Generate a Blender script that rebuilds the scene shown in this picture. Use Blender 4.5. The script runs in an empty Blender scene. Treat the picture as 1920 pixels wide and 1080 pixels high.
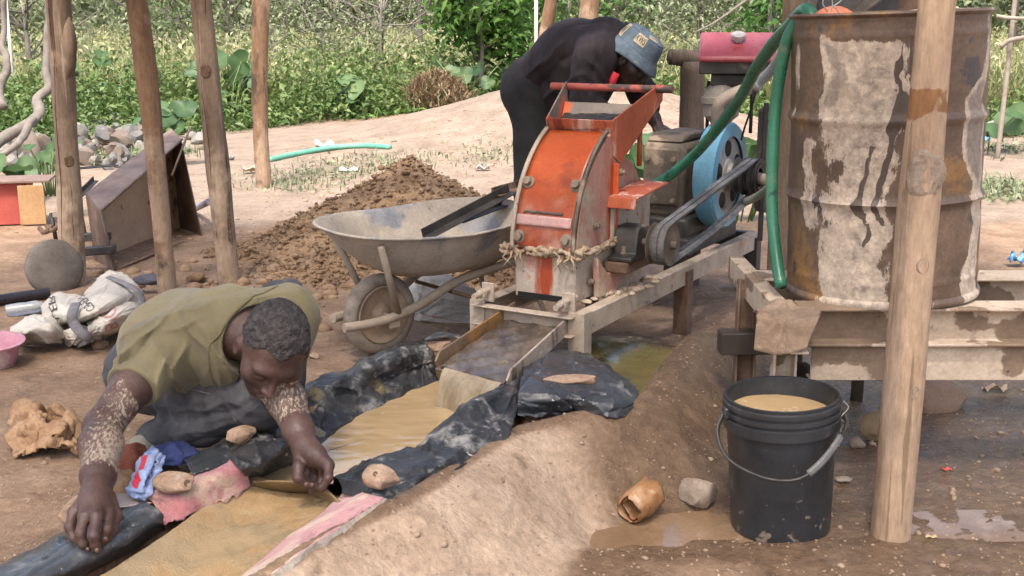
import bpy, bmesh, math, random
import numpy as np
from mathutils import Vector, Matrix, Quaternion, noise as mnoise
random.seed(7); RNG = np.random.default_rng(7)
S = bpy.context.scene; COL = S.collection
# ---------------------------------------------------------------- camera
CH, PITCH, FPX = 1.30, math.radians(13.0), 2200.0        # eye height, downward pitch, focal length in photo pixels (1920 wide)
CP, SP = math.cos(PITCH), math.sin(PITCH)
cam = bpy.data.cameras.new('camera'); camo = bpy.data.objects.new('camera', cam); COL.objects.link(camo)
cam.sensor_width = 36.0; cam.lens = 36.0*FPX/1920.0; cam.clip_start = 0.05; cam.clip_end = 900.0
camo.location = (0, 0, CH); camo.rotation_euler = (math.pi/2-PITCH, 0, 0)
S.camera = camo
# ---------------------------------------------------------------- sky, sun, exposure
SUN_EL, SUN_AZ = math.radians(62), math.radians(190)     # azimuth measured clockwise from +Y (view direction): sun behind the camera
W = bpy.data.worlds.new('World'); S.world = W; W.use_nodes = True
nt = W.node_tree; bg = nt.nodes['Background']
sky = nt.nodes.new('ShaderNodeTexSky'); sky.sky_type = 'NISHITA'; sky.sun_disc = False
sky.sun_elevation = SUN_EL; sky.sun_rotation = SUN_AZ; sky.air_density = 1.0; sky.dust_density = 6.0; sky.ozone_density = 1.0
nt.links.new(sky.outputs[0], bg.inputs[0]); bg.inputs[1].default_value = 0.15
sl = bpy.data.lights.new('sun', 'SUN'); sl.energy = 2.0; sl.angle = math.radians(8.0); sl.color = (1, .94, .86)
so = bpy.data.objects.new('sun', sl); COL.objects.link(so)
sd = Vector((math.sin(SUN_AZ)*math.cos(SUN_EL), math.cos(SUN_AZ)*math.cos(SUN_EL), math.sin(SUN_EL)))
so.rotation_euler = (-sd).to_track_quat('-Z', 'Y').to_euler(); so.location = (0, 0, 12)
vs = S.view_settings; vs.view_transform = 'Standard'; vs.look = 'None'; vs.gamma = 1.0; vs.exposure = 1.6
S.render.resolution_x = 1024; S.render.resolution_y = 576
# ---------------------------------------------------------------- pixel helpers (photo pixels -> rays; distance comes from height or depth)
def ray(px, py):
    cx, cy = (px-960)/FPX, (540-py)/FPX
    return np.array([cx, CP+cy*SP, -SP+cy*CP])
CAM = np.array([0, 0, CH])
def gp(px, py, z=0.0):
    d = ray(px, py); return CAM+d*((z-CH)/d[2])
def dp(px, py, Y):
    d = ray(px, py); return CAM+d*(Y/d[1])
def A(*v): return np.array(v, float)
def nrm(v): v = np.asarray(v, float); return v/np.linalg.norm(v)
# ---------------------------------------------------------------- materials
MATS = {}
def _n(t, typ, **kw):
    n = t.nodes.new(typ)
    for k, v in kw.items(): setattr(n, k, v)
    return n
def c4(c): return (c[0], c[1], c[2], 1.0)
def hexc(h):                                             # sRGB hex -> linear
    v = [int(h[i:i+2], 16)/255 for i in (0, 2, 4)]
    return tuple(x/12.92 if x <= .04045 else ((x+.055)/1.055)**2.4 for x in v)
def M(name, base, scale=6, rough=.7, metal=0., bump=.3, bscale=40, layers=(), stretch=(1, 1, 1), detail=6, bdist=.004,
      spec=.5, coat=0., trans=0., alpha=1., bstretch=None, bump2=None, subsurf=0., sheen=0., grain=.16, gscale=95, bdet=8):
    """base: list of colours for a noise ramp. layers: dicts col, scale, lo, hi, rough, metal, stretch, attr, amt"""
    if name in MATS: return MATS[name]
    m = bpy.data.materials.new(name); m.use_nodes = True; t = m.node_tree; L = t.links.new
    b = t.nodes['Principled BSDF']
    geo = _n(t, 'ShaderNodeNewGeometry')
    def pos(st):
        mp = _n(t, 'ShaderNodeMapping'); mp.inputs['Scale'].default_value = st; L(geo.outputs['Position'], mp.inputs[0]); return mp.outputs[0]
    def nz(sc, st=(1, 1, 1), det=6, ro=.6, dist=0.):
        n = _n(t, 'ShaderNodeTexNoise'); n.inputs['Scale'].default_value = sc; n.inputs['Detail'].default_value = det
        n.inputs['Roughness'].default_value = ro; n.inputs['Distortion'].default_value = dist; L(pos(st), n.inputs['Vector']); return n.outputs[0]
    r = _n(t, 'ShaderNodeValToRGB'); L(nz(scale, stretch, max(detail, 9), .68), r.inputs[0])
    e = r.color_ramp.elements; k = len(base)
    if k == 1: base = [base[0], tuple(min(1, x*1.15) for x in base[0])]; k = 2
    while len(e) < k: e.new(.5)
    for i in range(k): e[i].position = .3+.4*i/(k-1); e[i].color = c4(base[i])
    col = r.outputs[0]; rg = None
    rv = _n(t, 'ShaderNodeMapRange'); L(nz(scale*2.3, stretch, 4), rv.inputs[0])
    rv.inputs[1].default_value = .3; rv.inputs[2].default_value = .7; rv.inputs[3].default_value = max(.02, rough-.1); rv.inputs[4].default_value = min(1, rough+.1)
    rg = rv.outputs[0]; mt = None
    for ly in layers:
        mr = _n(t, 'ShaderNodeMapRange'); mr.interpolation_type = 'SMOOTHSTEP'
        src = nz(ly.get('scale', 5), ly.get('stretch', (1, 1, 1)), ly.get('det', 7), ly.get('ro', .6), ly.get('dist', .0))
        if 'attr' in ly:
            at = _n(t, 'ShaderNodeAttribute'); at.attribute_name = ly['attr']
            ad = _n(t, 'ShaderNodeMath', operation='MULTIPLY_ADD'); L(src, ad.inputs[0]); ad.inputs[1].default_value = ly.get('nw', .8)
            L(at.outputs['Fac'], ad.inputs[2]); src = ad.outputs[0]
        if 'zr' in ly:                                   # band by height in the object (mud line etc.): z0, z1, gain
            sx = _n(t, 'ShaderNodeSeparateXYZ'); L(geo.outputs['Position'], sx.inputs[0])
            zr = _n(t, 'ShaderNodeMapRange'); L(sx.outputs[2], zr.inputs[0]); zr.inputs[1].default_value = ly['zr'][0]; zr.inputs[2].default_value = ly['zr'][1]
            zr.inputs[3].default_value = ly['zr'][2]; zr.inputs[4].default_value = 0.
            ad = _n(t, 'ShaderNodeMath', operation='ADD'); L(src, ad.inputs[0]); L(zr.outputs[0], ad.inputs[1]); src = ad.outputs[0]
        L(src, mr.inputs[0]); mr.inputs[1].default_value = ly.get('lo', .5); mr.inputs[2].default_value = ly.get('hi', .56); mr.inputs[4].default_value = ly.get('amt', 1.)
        mx = _n(t, 'ShaderNodeMix', data_type='RGBA'); L(mr.outputs[0], mx.inputs[0]); L(col, mx.inputs[6])
        c2 = ly['col']
        if isinstance(c2[0], (tuple, list)):
            r2 = _n(t, 'ShaderNodeValToRGB'); L(nz(ly.get('cscale', 14)), r2.inputs[0])
            r2.color_ramp.elements[0].position = .32; r2.color_ramp.elements[1].position = .68
            r2.color_ramp.elements[0].color = c4(c2[0]); r2.color_ramp.elements[1].color = c4(c2[1]); L(r2.outputs[0], mx.inputs[7])
        else: mx.inputs[7].default_value = c4(c2)
        col = mx.outputs[2]
        if 'rough' in ly:
            m2 = _n(t, 'ShaderNodeMix'); L(mr.outputs[0], m2.inputs[0]); L(rg, m2.inputs[2]); m2.inputs[3].default_value = ly['rough']; rg = m2.outputs[0]
        if metal > 0 and ly.get('nonmetal', True):
            m3 = _n(t, 'ShaderNodeMix'); L(mr.outputs[0], m3.inputs[0])
            if mt is None: m3.inputs[2].default_value = metal
            else: L(mt, m3.inputs[2])
            m3.inputs[3].default_value = 0.; mt = m3.outputs[0]
    if grain:
        gr = _n(t, 'ShaderNodeMapRange'); L(nz(gscale, tuple(math.sqrt(x) for x in stretch), 5, .7), gr.inputs[0]); gr.inputs[1].default_value = .32; gr.inputs[2].default_value = .68; gr.inputs[3].default_value = 1-grain; gr.inputs[4].default_value = 1+grain*.75; gr.clamp = True
        vm = _n(t, 'ShaderNodeVectorMath', operation='SCALE'); L(col, vm.inputs[0]); L(gr.outputs[0], vm.inputs['Scale']); col = vm.outputs[0]
    L(col, b.inputs['Base Color']); L(rg, b.inputs['Roughness'])
    if mt is not None: L(mt, b.inputs['Metallic'])
    else: b.inputs['Metallic'].default_value = metal
    b.inputs['Specular IOR Level'].default_value = spec; b.inputs['Coat Weight'].default_value = coat
    b.inputs['Transmission Weight'].default_value = trans; b.inputs['Alpha'].default_value = alpha
    if subsurf: b.inputs['Subsurface Weight'].default_value = subsurf; b.inputs['Subsurface Radius'].default_value = (.01, .004, .002)
    if sheen: b.inputs['Sheen Weight'].default_value = sheen; b.inputs['Sheen Roughness'].default_value = .6
    if bump:
        bp = _n(t, 'ShaderNodeBump'); bp.inputs['Strength'].default_value = bump; bp.inputs['Distance'].default_value = bdist
        L(nz(bscale, bstretch or stretch, bdet, .65), bp.inputs['Height']); out = bp.outputs[0]
        if bump2:
            b2 = _n(t, 'ShaderNodeBump'); b2.inputs['Strength'].default_value = bump2[0]; b2.inputs['Distance'].default_value = bump2[2]
            L(nz(bump2[1], (1, 1, 1), 4, .5, .6), b2.inputs['Height']); L(out, b2.inputs['Normal']); out = b2.outputs[0]
        L(out, b.inputs['Normal'])
    MATS[name] = m; return m
# ---------------------------------------------------------------- objects
def link(o): COL.objects.link(o); return o
def tag(o, label=None, cat=None, group=None, kind=None):
    if label: o['label'] = label
    if cat: o['category'] = cat
    if group: o['group'] = group
    if kind: o['kind'] = kind
    return o
def thing(name, label, cat, loc=(0, 0, 0), group=None):
    o = bpy.data.objects.new(name, None); link(o); o.location = loc; o.empty_display_size = .1
    return tag(o, label, cat, group)
def root_loc(p):
    v = Vector((0, 0, 0))
    while p is not None: v += Vector(p.location); p = p.parent
    return np.array(v)
def mk(name, vf, mat, parent=None, loc=None, smooth=True, bevel=0., solid=0., sub=0, autos=None, label=None, cat=None, group=None, kind=None, attrs=None):
    """vf = (verts Nx3 world, faces list or array). A part's origin is its thing's base; a single-mesh thing gets loc or its lowest centre."""
    v, f = vf; v = np.asarray(v, float)
    if parent is not None: base = root_loc(parent)
    elif loc is not None: base = np.asarray(loc, float)
    else:
        base = A(v[:, 0].mean(), v[:, 1].mean(), v[:, 2].min())
    me = bpy.data.meshes.new(name)
    if isinstance(f, np.ndarray):
        vl = v-base; n, k = f.shape
        me.vertices.add(len(vl)); me.vertices.foreach_set('co', vl.astype(np.float32).ravel())
        me.loops.add(n*k); me.loops.foreach_set('vertex_index', f.astype(np.int32).ravel())
        me.polygons.add(n); me.polygons.foreach_set('loop_start', np.arange(0, n*k, k, dtype=np.int32)); me.polygons.foreach_set('loop_total', np.full(n, k, np.int32))
        me.update(calc_edges=True); me.validate()
    else:
        me.from_pydata((v-base).tolist(), [], [list(map(int, q)) for q in f]); me.update()
    if attrs:
        for an, av in attrs.items():
            at = me.attributes.new(an, 'FLOAT', 'POINT'); at.data.foreach_set('value', np.asarray(av, np.float32))
    if smooth: me.polygons.foreach_set('use_smooth', np.ones(len(me.polygons), bool))
    if mat: me.materials.append(mat)
    o = bpy.data.objects.new(name, me); link(o)
    if parent is not None: o.parent = parent
    else: o.location = base
    if bevel:
        md = o.modifiers.new('bevel', 'BEVEL'); md.width = bevel; md.segments = 2; md.limit_method = 'ANGLE'; md.angle_limit = math.radians(40)
    if solid:
        md = o.modifiers.new('solid', 'SOLIDIFY'); md.thickness = abs(solid); md.offset = -1 if solid > 0 else 0
    if sub:
        md = o.modifiers.new('sub', 'SUBSURF'); md.levels = sub; md.render_levels = sub
    if autos is not None or bevel:
        a = math.radians(autos if autos else 35)
        try: me.set_sharp_from_angle(angle=a)
        except Exception: pass
    return tag(o, label, cat, group, kind)
def join(*vfs):
    V = []; F = []; n = 0
    for v, f in vfs:
        V.append(np.asarray(v, float)); F += [[int(i)+n for i in q] for q in f]; n += len(v)
    return np.concatenate(V), F
def copy_tree(o, parent=None):
    c = o.copy(); COL.objects.link(c); c.parent = parent
    for ch in list(o.children): copy_tree(ch, c)
    return c
# ---------------------------------------------------------------- shapes
def box(c, sx, sy, sz, ax=None, ay=None, az=None):
    ax = A(1, 0, 0) if ax is None else nrm(ax); az = A(0, 0, 1) if az is None else nrm(az)
    ay = np.cross(az, ax) if ay is None else nrm(ay)
    c = np.asarray(c, float); V = []
    for k in (-1, 1):
        for j in (-1, 1):
            for i in (-1, 1): V.append(c+ax*i*sx/2+ay*j*sy/2+az*k*sz/2)
    return np.array(V), [[0, 2, 3, 1], [4, 5, 7, 6], [0, 1, 5, 4], [2, 6, 7, 3], [0, 4, 6, 2], [1, 3, 7, 5]]
def frames(P):
    P = np.asarray(P, float); n = len(P); T = np.zeros_like(P)
    T[1:-1] = P[2:]-P[:-2]; T[0] = P[1]-P[0]; T[-1] = P[-1]-P[-2]
    T /= np.linalg.norm(T, axis=1)[:, None]+1e-12
    u = np.cross(T[0], [0, 0, 1.]);
    if np.linalg.norm(u) < .1: u = np.cross(T[0], [0, 1., 0])
    u = nrm(u); U = [u]
    for i in range(1, n):
        u = u-T[i]*np.dot(u, T[i]); u = nrm(u); U.append(u)
    U = np.array(U); return T, U, np.cross(T, U)
def tube(P, r, segs=10, caps=True, rn=0., seed=0, flat=1.):
    P = np.asarray(P, float); n = len(P); r = np.broadcast_to(np.asarray(r, float), (n,))
    T, U, Vv = frames(P); a = np.linspace(0, 2*math.pi, segs, endpoint=False)
    rr = np.ones((n, segs))
    if rn:
        g = np.random.default_rng(seed); ph = g.uniform(0, 6, 6); zz = np.linspace(0, 1, n)[:, None]
        rr += rn*(np.sin(a*2+ph[0]+zz*5)*.5+np.sin(a*3+ph[1]-zz*9)*.35+np.sin(a*5+ph[2]+zz*23)*.2)+rn*.5*g.standard_normal((n, segs))*.3
    V = P[:, None, :]+(U[:, None, :]*np.cos(a)[None, :, None]+Vv[:, None, :]*np.sin(a)[None, :, None]*flat)*(r[:, None]*rr)[:, :, None]
    V = V.reshape(-1, 3); F = []
    for i in range(n-1):
        for j in range(segs):
            k = (j+1) % segs; F.append([i*segs+j, i*segs+k, (i+1)*segs+k, (i+1)*segs+j])
    if caps: F.append(list(range(segs))[::-1]); F.append([(n-1)*segs+j for j in range(segs)])
    return V, F
def catmull(P, n):
    P = np.asarray(P, float); m = len(P)
    if m == 2: t = np.linspace(0, 1, n)[:, None]; return P[0]*(1-t)+P[1]*t
    Q = np.vstack([2*P[0]-P[1], P, 2*P[-1]-P[-2]]); ts = np.linspace(0, m-1-1e-9, n); out = []
    for t in ts:
        i = int(t); u = t-i; p0, p1, p2, p3 = Q[i:i+4]
        out.append(.5*(2*p1+(p2-p0)*u+(2*p0-5*p1+4*p2-p3)*u*u+(3*p1-p0-3*p2+p3)*u**3))
    return np.array(out)
def lathe(prof, segs=32, o=(0, 0, 0), ax=(0, 0, 1), caps=False, ref=None):
    """prof: (radius, height) list along axis"""
    o = np.asarray(o, float); az = nrm(ax); u = np.cross(az, [0, 1., 0]) if ref is None else np.asarray(ref, float)
    if np.linalg.norm(u) < .1: u = np.cross(az, [1., 0, 0])
    u = nrm(u-az*np.dot(u, az)); v = np.cross(az, u); a = np.linspace(0, 2*math.pi, segs, endpoint=False); V = []
    for r, h in prof: V.append(o+az*h+r*(np.cos(a)[:, None]*u+np.sin(a)[:, None]*v))
    V = np.concatenate(V); F = []; n = len(prof)
    for i in range(n-1):
        for j in range(segs):
            k = (j+1) % segs; F.append([i*segs+j, i*segs+k, (i+1)*segs+k, (i+1)*segs+j])
    if caps: F.append(list(range(segs))[::-1]); F.append([(n-1)*segs+j for j in range(segs)])
    return V, F
def prism(poly, o, u, v, w, h0, h1):
    """2D polygon (list of (a,b)) in plane o+u*a+v*b, extruded along w from h0 to h1"""
    o, u, v, w = (np.asarray(x, float) for x in (o, u, v, w)); n = len(poly)
    V = [o+u*a+v*b+w*h0 for a, b in poly]+[o+u*a+v*b+w*h1 for a, b in poly]
    F = [list(range(n))[::-1], [n+i for i in range(n)]]+[[i, (i+1) % n, n+(i+1) % n, n+i] for i in range(n)]
    return np.array(V), F
def gridmesh(G):
    n, m = G.shape[:2]; idx = np.arange(n*m).reshape(n, m)
    F = np.stack([idx[:-1, :-1], idx[:-1, 1:], idx[1:, 1:], idx[1:, :-1]], -1).reshape(-1, 4)
    return G.reshape(-1, 3), F
def patch(rows, n, m):
    """rows of control points (each row same length) -> smooth n x m grid"""
    R = np.array([catmull(r, m) for r in rows]); return np.stack([catmull(R[:, j], n) for j in range(m)], 1)
def gnormals(G):
    du = np.gradient(G, axis=0); dv = np.gradient(G, axis=1); N = np.cross(du, dv); return N/(np.linalg.norm(N, axis=2)[:, :, None]+1e-12)
def vnoise(P, scale, oct=4, seed=0, ridged=False):
    """cheap vectorised value noise on Nx3 points, about -1..1"""
    P = np.asarray(P, float)*scale; out = np.zeros(len(P)); amp = 1.; tot = 0.
    for o in range(oct):
        i = np.floor(P).astype(np.int64); f = P-i; f = f*f*(3-2*f); val = 0
        for dx in (0, 1):
            for dy in (0, 1):
                for dz in (0, 1):
                    h = (i[:, 0]+dx)*73856093 ^ (i[:, 1]+dy)*19349663 ^ (i[:, 2]+dz)*83492791 ^ (seed*2654435+o*97531)
                    h = (h ^ (h >> 13))*1274126177; h = (h ^ (h >> 16)) & 0xffff
                    w = (f[:, 0] if dx else 1-f[:, 0])*(f[:, 1] if dy else 1-f[:, 1])*(f[:, 2] if dz else 1-f[:, 2])
                    val = val+w*(h/32767.5-1)
        out += amp*((1-2*np.abs(val)) if ridged else val); tot += amp; amp *= .5; P = P*2.03+17.3
    return out/tot
def vnoise2(X, Y, scale, oct=4, seed=0, **k):
    return vnoise(np.stack([X.ravel(), Y.ravel(), np.zeros(X.size)+.37], 1), scale, oct, seed, **k).reshape(X.shape)
def creases(G, n, amp, w, seed=0):
    """sharp random fold lines over a sheet (metric uv), for plastic, paper and cloth"""
    g = np.random.default_rng(seed); a, b = G.shape[:2]
    Lu = np.linalg.norm(np.diff(G, axis=0), axis=2).sum(0).mean(); Lv = np.linalg.norm(np.diff(G, axis=1), axis=2).sum(1).mean()
    U, V = np.meshgrid(np.linspace(0, Lu, a), np.linspace(0, Lv, b), indexing='ij'); wob = vnoise2(U, V, 14, 3, seed)*.018; d = np.zeros((a, b))
    for k in range(n):
        cu, cv, th, L_ = g.uniform(0, Lu), g.uniform(0, Lv), g.uniform(0, math.pi), g.uniform(.06, .30); x = (U-cu)*math.cos(th)+(V-cv)*math.sin(th); y = -(U-cu)*math.sin(th)+(V-cv)*math.cos(th)+wob
        ww = w*g.uniform(.5, 1.6); d += g.choice([-1, 1, 1])*amp*g.uniform(.3, 1.)*np.exp(-np.abs(y)/ww)*np.exp(-(x/L_)**4)
    return G+gnormals(G)*d[:, :, None]
def crumple(G, amp, scale, seed=0, oct=4, ridged=True, edge=0):
    N = gnormals(G); d = vnoise(G.reshape(-1, 3), scale, oct, seed, ridged).reshape(G.shape[:2]); return G+N*(d*amp)[:, :, None]
ICO = {}
def ico(sub):
    if sub not in ICO:
        bm = bmesh.new(); bmesh.ops.create_icosphere(bm, subdivisions=sub, radius=1.)
        ICO[sub] = (np.array([v.co[:] for v in bm.verts]), np.array([[v.index for v in f.verts] for f in bm.faces])); bm.free()
    return ICO[sub]
def rock(c, sx, sy, sz, seed=0, sub=3, rough=.28, rz=0., flat=.0, cuts=7):
    v, f = ico(sub); v = v.copy(); g = np.random.default_rng(seed+11)
    for k in range(cuts):                                # planar cuts make facets
        n = nrm(g.standard_normal(3)); d = g.uniform(.55, .85); s = v@n; v -= np.outer(np.maximum(s-d, 0), n)
    v *= (1+rough*vnoise(v+seed*3.1, 1.5, 3, seed))[:, None]
    v = v*A(sx, sy, sz); ca, sa = math.cos(rz), math.sin(rz)
    v = np.stack([v[:, 0]*ca-v[:, 1]*sa, v[:, 0]*sa+v[:, 1]*ca, v[:, 2]], 1); return v+np.asarray(c, float), f
def sstep(a, b, x): t = np.clip((x-a)/(b-a+1e-12), 0, 1); return t*t*(3-2*t)
def seg_dist(X, Y, poly):
    """distance, signed side (+ = left of travel) and arclength fraction to a polyline in XY"""
    best = np.full(X.shape, 1e9); side = np.zeros(X.shape); frac = np.zeros(X.shape); n = len(poly)-1
    for i in range(n):
        a, b = poly[i][:2], poly[i+1][:2]; d = b-a; l2 = d@d; t = np.clip(((X-a[0])*d[0]+(Y-a[1])*d[1])/l2, 0, 1)
        dx = X-(a[0]+t*d[0]); dy = Y-(a[1]+t*d[1]); q = np.hypot(dx, dy); mk_ = q < best
        best = np.where(mk_, q, best); side = np.where(mk_, np.sign(d[0]*dy-d[1]*dx), side); frac = np.where(mk_, (i+t)/n, frac)
    return best, side, frac
def inpoly(X, Y, poly):
    r = np.zeros(X.shape, bool); n = len(poly)
    for i in range(n):
        x0, y0 = poly[i][:2]; x1, y1 = poly[(i+1) % n][:2]
        c = ((y0 > Y) != (y1 > Y)) & (X < (x1-x0)*(Y-y0)/(y1-y0+1e-12)+x0); r ^= c
    return r
# ---------------------------------------------------------------- signed-distance bodies (smooth unions meshed with surface nets)
def smin(a, b, k):
    h = np.clip(.5+.5*(b-a)/k, 0, 1); return b*(1-h)+a*h-k*h*(1-h)
def d_cap(P, a, b, ra, rb):
    a = np.asarray(a, float); b = np.asarray(b, float); d = b-a; t = np.clip((P-a)@d/(d@d+1e-12), 0, 1)
    return np.linalg.norm(P-a-t[:, None]*d, axis=1)-(ra+(rb-ra)*t)
def d_ell(P, c, r, R=None):
    q = P-np.asarray(c, float)
    if R is not None: q = q@np.asarray(R).T               # rows of R are local axes
    r = np.asarray(r, float); k0 = np.linalg.norm(q/r, axis=1); k1 = np.linalg.norm(q/(r*r), axis=1)
    return k0*(k0-1)/(k1+1e-9)
def surfnet(f, lo, hi, h, B=8):
    lo = np.asarray(lo, float); hi = np.asarray(hi, float); nb = np.ceil((hi-lo)/(h*B)).astype(int); N = nb*B+1
    ctr = lo+h*B*(np.stack(np.meshgrid(*[np.arange(k)+.5 for k in nb], indexing='ij'), -1).reshape(-1, 3))
    dc = f(ctr); keep = np.abs(dc) < h*B*.87*1.35+.004
    V = np.full(tuple(N), 1.0, np.float32)
    ids = np.stack(np.unravel_index(np.arange(len(ctr)), tuple(nb)), 1)
    for i, d in zip(ids[~keep], dc[~keep]):
        s = i*B; V[s[0]:s[0]+B+1, s[1]:s[1]+B+1, s[2]:s[2]+B+1] = d
    loc = np.stack(np.meshgrid(*[np.arange(B+1)]*3, indexing='ij'), -1).reshape(-1, 3)
    ki = ids[keep]; CH_ = 400
    for q in range(0, len(ki), CH_):
        kk = ki[q:q+CH_]; G = (kk[:, None, :]*B+loc[None]).reshape(-1, 3); val = f(lo+h*G)
        V[G[:, 0], G[:, 1], G[:, 2]] = val
    neg = V < 0; n = N-1
    c = [neg[i:n[0]+i, j:n[1]+j, k:n[2]+k] for i in (0, 1) for j in (0, 1) for k in (0, 1)]
    sm = sum(x.astype(np.int8) for x in c); act = (sm > 0) & (sm < 8); I = np.argwhere(act); idx = np.full(tuple(n), -1, np.int64); idx[act] = np.arange(len(I))
    acc = np.zeros((len(I), 3)); cnt = np.zeros(len(I))
    cv = {(i, j, k): V[I[:, 0]+i, I[:, 1]+j, I[:, 2]+k].astype(float) for i in (0, 1) for j in (0, 1) for k in (0, 1)}
    for ax in range(3):
        for o1 in (0, 1):
            for o2 in (0, 1):
                p = [0, 0, 0]; oth = [x for x in range(3) if x != ax]; p[oth[0]] = o1; p[oth[1]] = o2; q = list(p); q[ax] = 1
                va, vb = cv[tuple(p)], cv[tuple(q)]; cr = (va < 0) != (vb < 0); t = np.where(cr, va/(va-vb+1e-12*np.sign(va-vb)+1e-20), 0)
                pt = np.tile(np.array(p, float), (len(I), 1)); pt[:, ax] = t; acc[cr] += pt[cr]; cnt[cr] += 1
    verts = lo+h*(I+acc/cnt[:, None]); F = []
    for ax in range(3):
        o1, o2 = [(1, 2), (2, 0), (0, 1)][ax]; sl0 = [slice(1, n[d]) for d in range(3)]; sl1 = list(sl0)
        sl0[ax] = slice(0, n[ax]); sl1[ax] = slice(1, n[ax]+1)
        a_ = neg[tuple(sl0)]; b_ = neg[tuple(sl1)]; E = np.argwhere(a_ != b_); fl = a_[tuple(E.T)]
        off = np.ones(3, int); off[ax] = 0; E = E+off
        e1 = np.eye(3, dtype=int)[o1]; e2 = np.eye(3, dtype=int)[o2]
        q = [idx[tuple((E-x).T)] for x in (0*e1, e1, e1+e2, e2)]
        Q = np.stack(q, 1); Q[~fl] = Q[~fl][:, ::-1]; Q = Q[(Q >= 0).all(1)]; F.append(Q)
    return verts, np.concatenate(F)
# ================================================================ the ground: one sheet, fine near the camera
CREST = np.array([gp(x, y, .20) for x, y in [(250, 1200), (430, 1100), (600, 1000), (740, 935), (960, 800), (1080, 775), (1200, 752), (1250, 700), (1300, 645), (1400, 592)]])
LRIM = np.array([gp(x, y, .15) for x, y in [(-150, 1170), (60, 1050), (200, 985), (330, 920), (430, 870), (480, 835), (560, 765), (680, 700), (800, 655)]])
TROUGH = [p[:2] for p in LRIM]+[gp(985, 668, .15)[:2]]+[p[:2] for p in CREST[:5][::-1]]
PUD1 = gp(1165, 690, .05)[:2]                              # green puddle under the mill stand
PUD2 = gp(1240, 985, 0)[:2]                                # muddy puddle in front of the bucket
def ground_h(X, Y, fine=True):
    z = np.zeros(X.shape)
    d, s, fr = seg_dist(X, Y, CREST)
    lump = vnoise2(X, Y, 3.1, 3, 5)
    out = .20*(1-sstep(.0, 1, d/(.35+.08*lump)))
    inn = .20*(1-sstep(0, .16, d))
    bank = np.where(s < 0, out, inn)*(1-.35*sstep(.86, 1., fr))*(1-sstep(.985, 1.0, fr)*.5)
    d2, s2, f2 = seg_dist(X, Y, LRIM)
    rim = .135*(1-sstep(0, .42, d2))
    z = np.maximum(np.maximum(bank, rim), z)
    ins = inpoly(X, Y, TROUGH); dd = np.minimum(d, d2)
    z = np.where(ins, z*(1-sstep(.0, .07, dd))-.03*sstep(.0, .07, dd), z)
    # pit of the puddles
    q = np.hypot((X-PUD1[0])/.26, (Y-PUD1[1])/.34); z = np.where(z < .2, z+.055*(1-sstep(.3, 2.6, q))*(1-sstep(.0, .95, 1.25-q)*.6), z)
    q = np.hypot((X-PUD2[0]+.02)/.42, (Y-PUD2[1])/.17); z -= .020*(1-sstep(.35, 1.25, q+.25*vnoise2(X, Y, 6, 3, 41)))
    # background: sandy rise on the right, uneven veld behind
    z += .62*np.exp(-(((X-.75)/1.9)**2+((Y-13.2)/2.1)**2))
    z += .16*sstep(12, 22, Y)*vnoise2(X, Y, .25, 3, 9)+.012*np.clip(Y-20, 0, 400)*sstep(20, 40, Y)
    nearw = 1-sstep(6, 16, Y)
    z += .020*vnoise2(X, Y, 1.1, 3, 21)*sstep(3.3, 5, Y)+.010*vnoise2(X, Y, 4.3, 4, 22)
    if fine: z += .0045*vnoise2(X, Y, 17, 4, 23)*(1-sstep(7, 12, Y))+.0022*vnoise2(X, Y, 60, 3, 24)*(1-sstep(4.5, 7, Y))
    return z
def gz(x, y): return float(ground_h(np.array([[x]], float), np.array([[y]], float))[0, 0])
def on(px, py, z0=0.):                                     # photo pixel -> point on the ground sheet
    z = z0
    for _ in range(6):
        p = gp(px, py, z); z = gz(p[0], p[1])
    return A(p[0], p[1], z)
def axis_lines(stops):
    out = [np.arange(a, b, st) for a, b, st in stops]; return np.concatenate(out+[[stops[-1][1]]])
xs = axis_lines([(-140, -40, 10), (-40, -12, 1.6), (-12, -5, .3), (-5, -2.2, .06), (-2.2, 2.3, .014), (2.3, 5, .06), (5, 12, .3), (12, 40, 1.6), (40, 140, 10)])
ys = axis_lines([(-14, 0, 1.0), (0, 1.9, .12), (1.9, 4.4, .012), (4.4, 7, .028), (7, 10, .06), (10, 18, .14), (18, 40, .8), (40, 260, 8)])
GX, GY = np.meshgrid(xs, ys); GZ = ground_h(GX, GY)
def imgpx(X, Y, Z):
    dep = Y*CP+(CH-Z)*SP; dep = np.where(dep < .1, .1, dep); return 960+FPX*X/dep, 540-FPX*(Y*SP+(Z-CH)*CP)/dep
d, s, fr = seg_dist(GX, GY, CREST)
nz1 = vnoise2(GX, GY, 2.3, 4, 31); nz2 = vnoise2(GX, GY, 6, 4, 33)
right = sstep(-.15, .25, np.where(s < 0, d, -d)+.12*nz1)                   # seepage zone below the bank
wet = right*sstep(5.2, 3.6, GY+.5*nz1)*(1-sstep(1.9, 3.0, GX))
wet = np.maximum(wet, sstep(.40, .05, np.hypot((GX-PUD1[0])/.9, (GY-PUD1[1])/1.2)-.25+.1*nz2))
facer = sstep(.5, .62, fr)*(s < 0)*sstep(.6, .3, d)                        # right end of the bank is soaked too
wet = np.maximum(wet, .75*facer)
c = gp(1320, 1075, 0); wet *= 1-.75*np.exp(-(((GX-c[0])/.16)**2+((GY-c[1])/.09)**2))
pale = (s < 0)*sstep(.62, .44, fr)*sstep(.02, .06, d)*sstep(.46, .24, d+.10*nz2)
wet = wet*(1-pale*.9)
sandy = sstep(6.2, 8.5, GY+.4*nz1)*(1-sstep(13.5, 16, GY))
alg = np.exp(-(((GX-PUD1[0]+.05)/.22)**2+((GY-PUD1[1]-.25)/.3)**2))
green = sstep(14, 17, GY)+.9*np.exp(-(((GX-2.6)/.9)**2+((GY-7.2)/1.3)**2))*0
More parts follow.
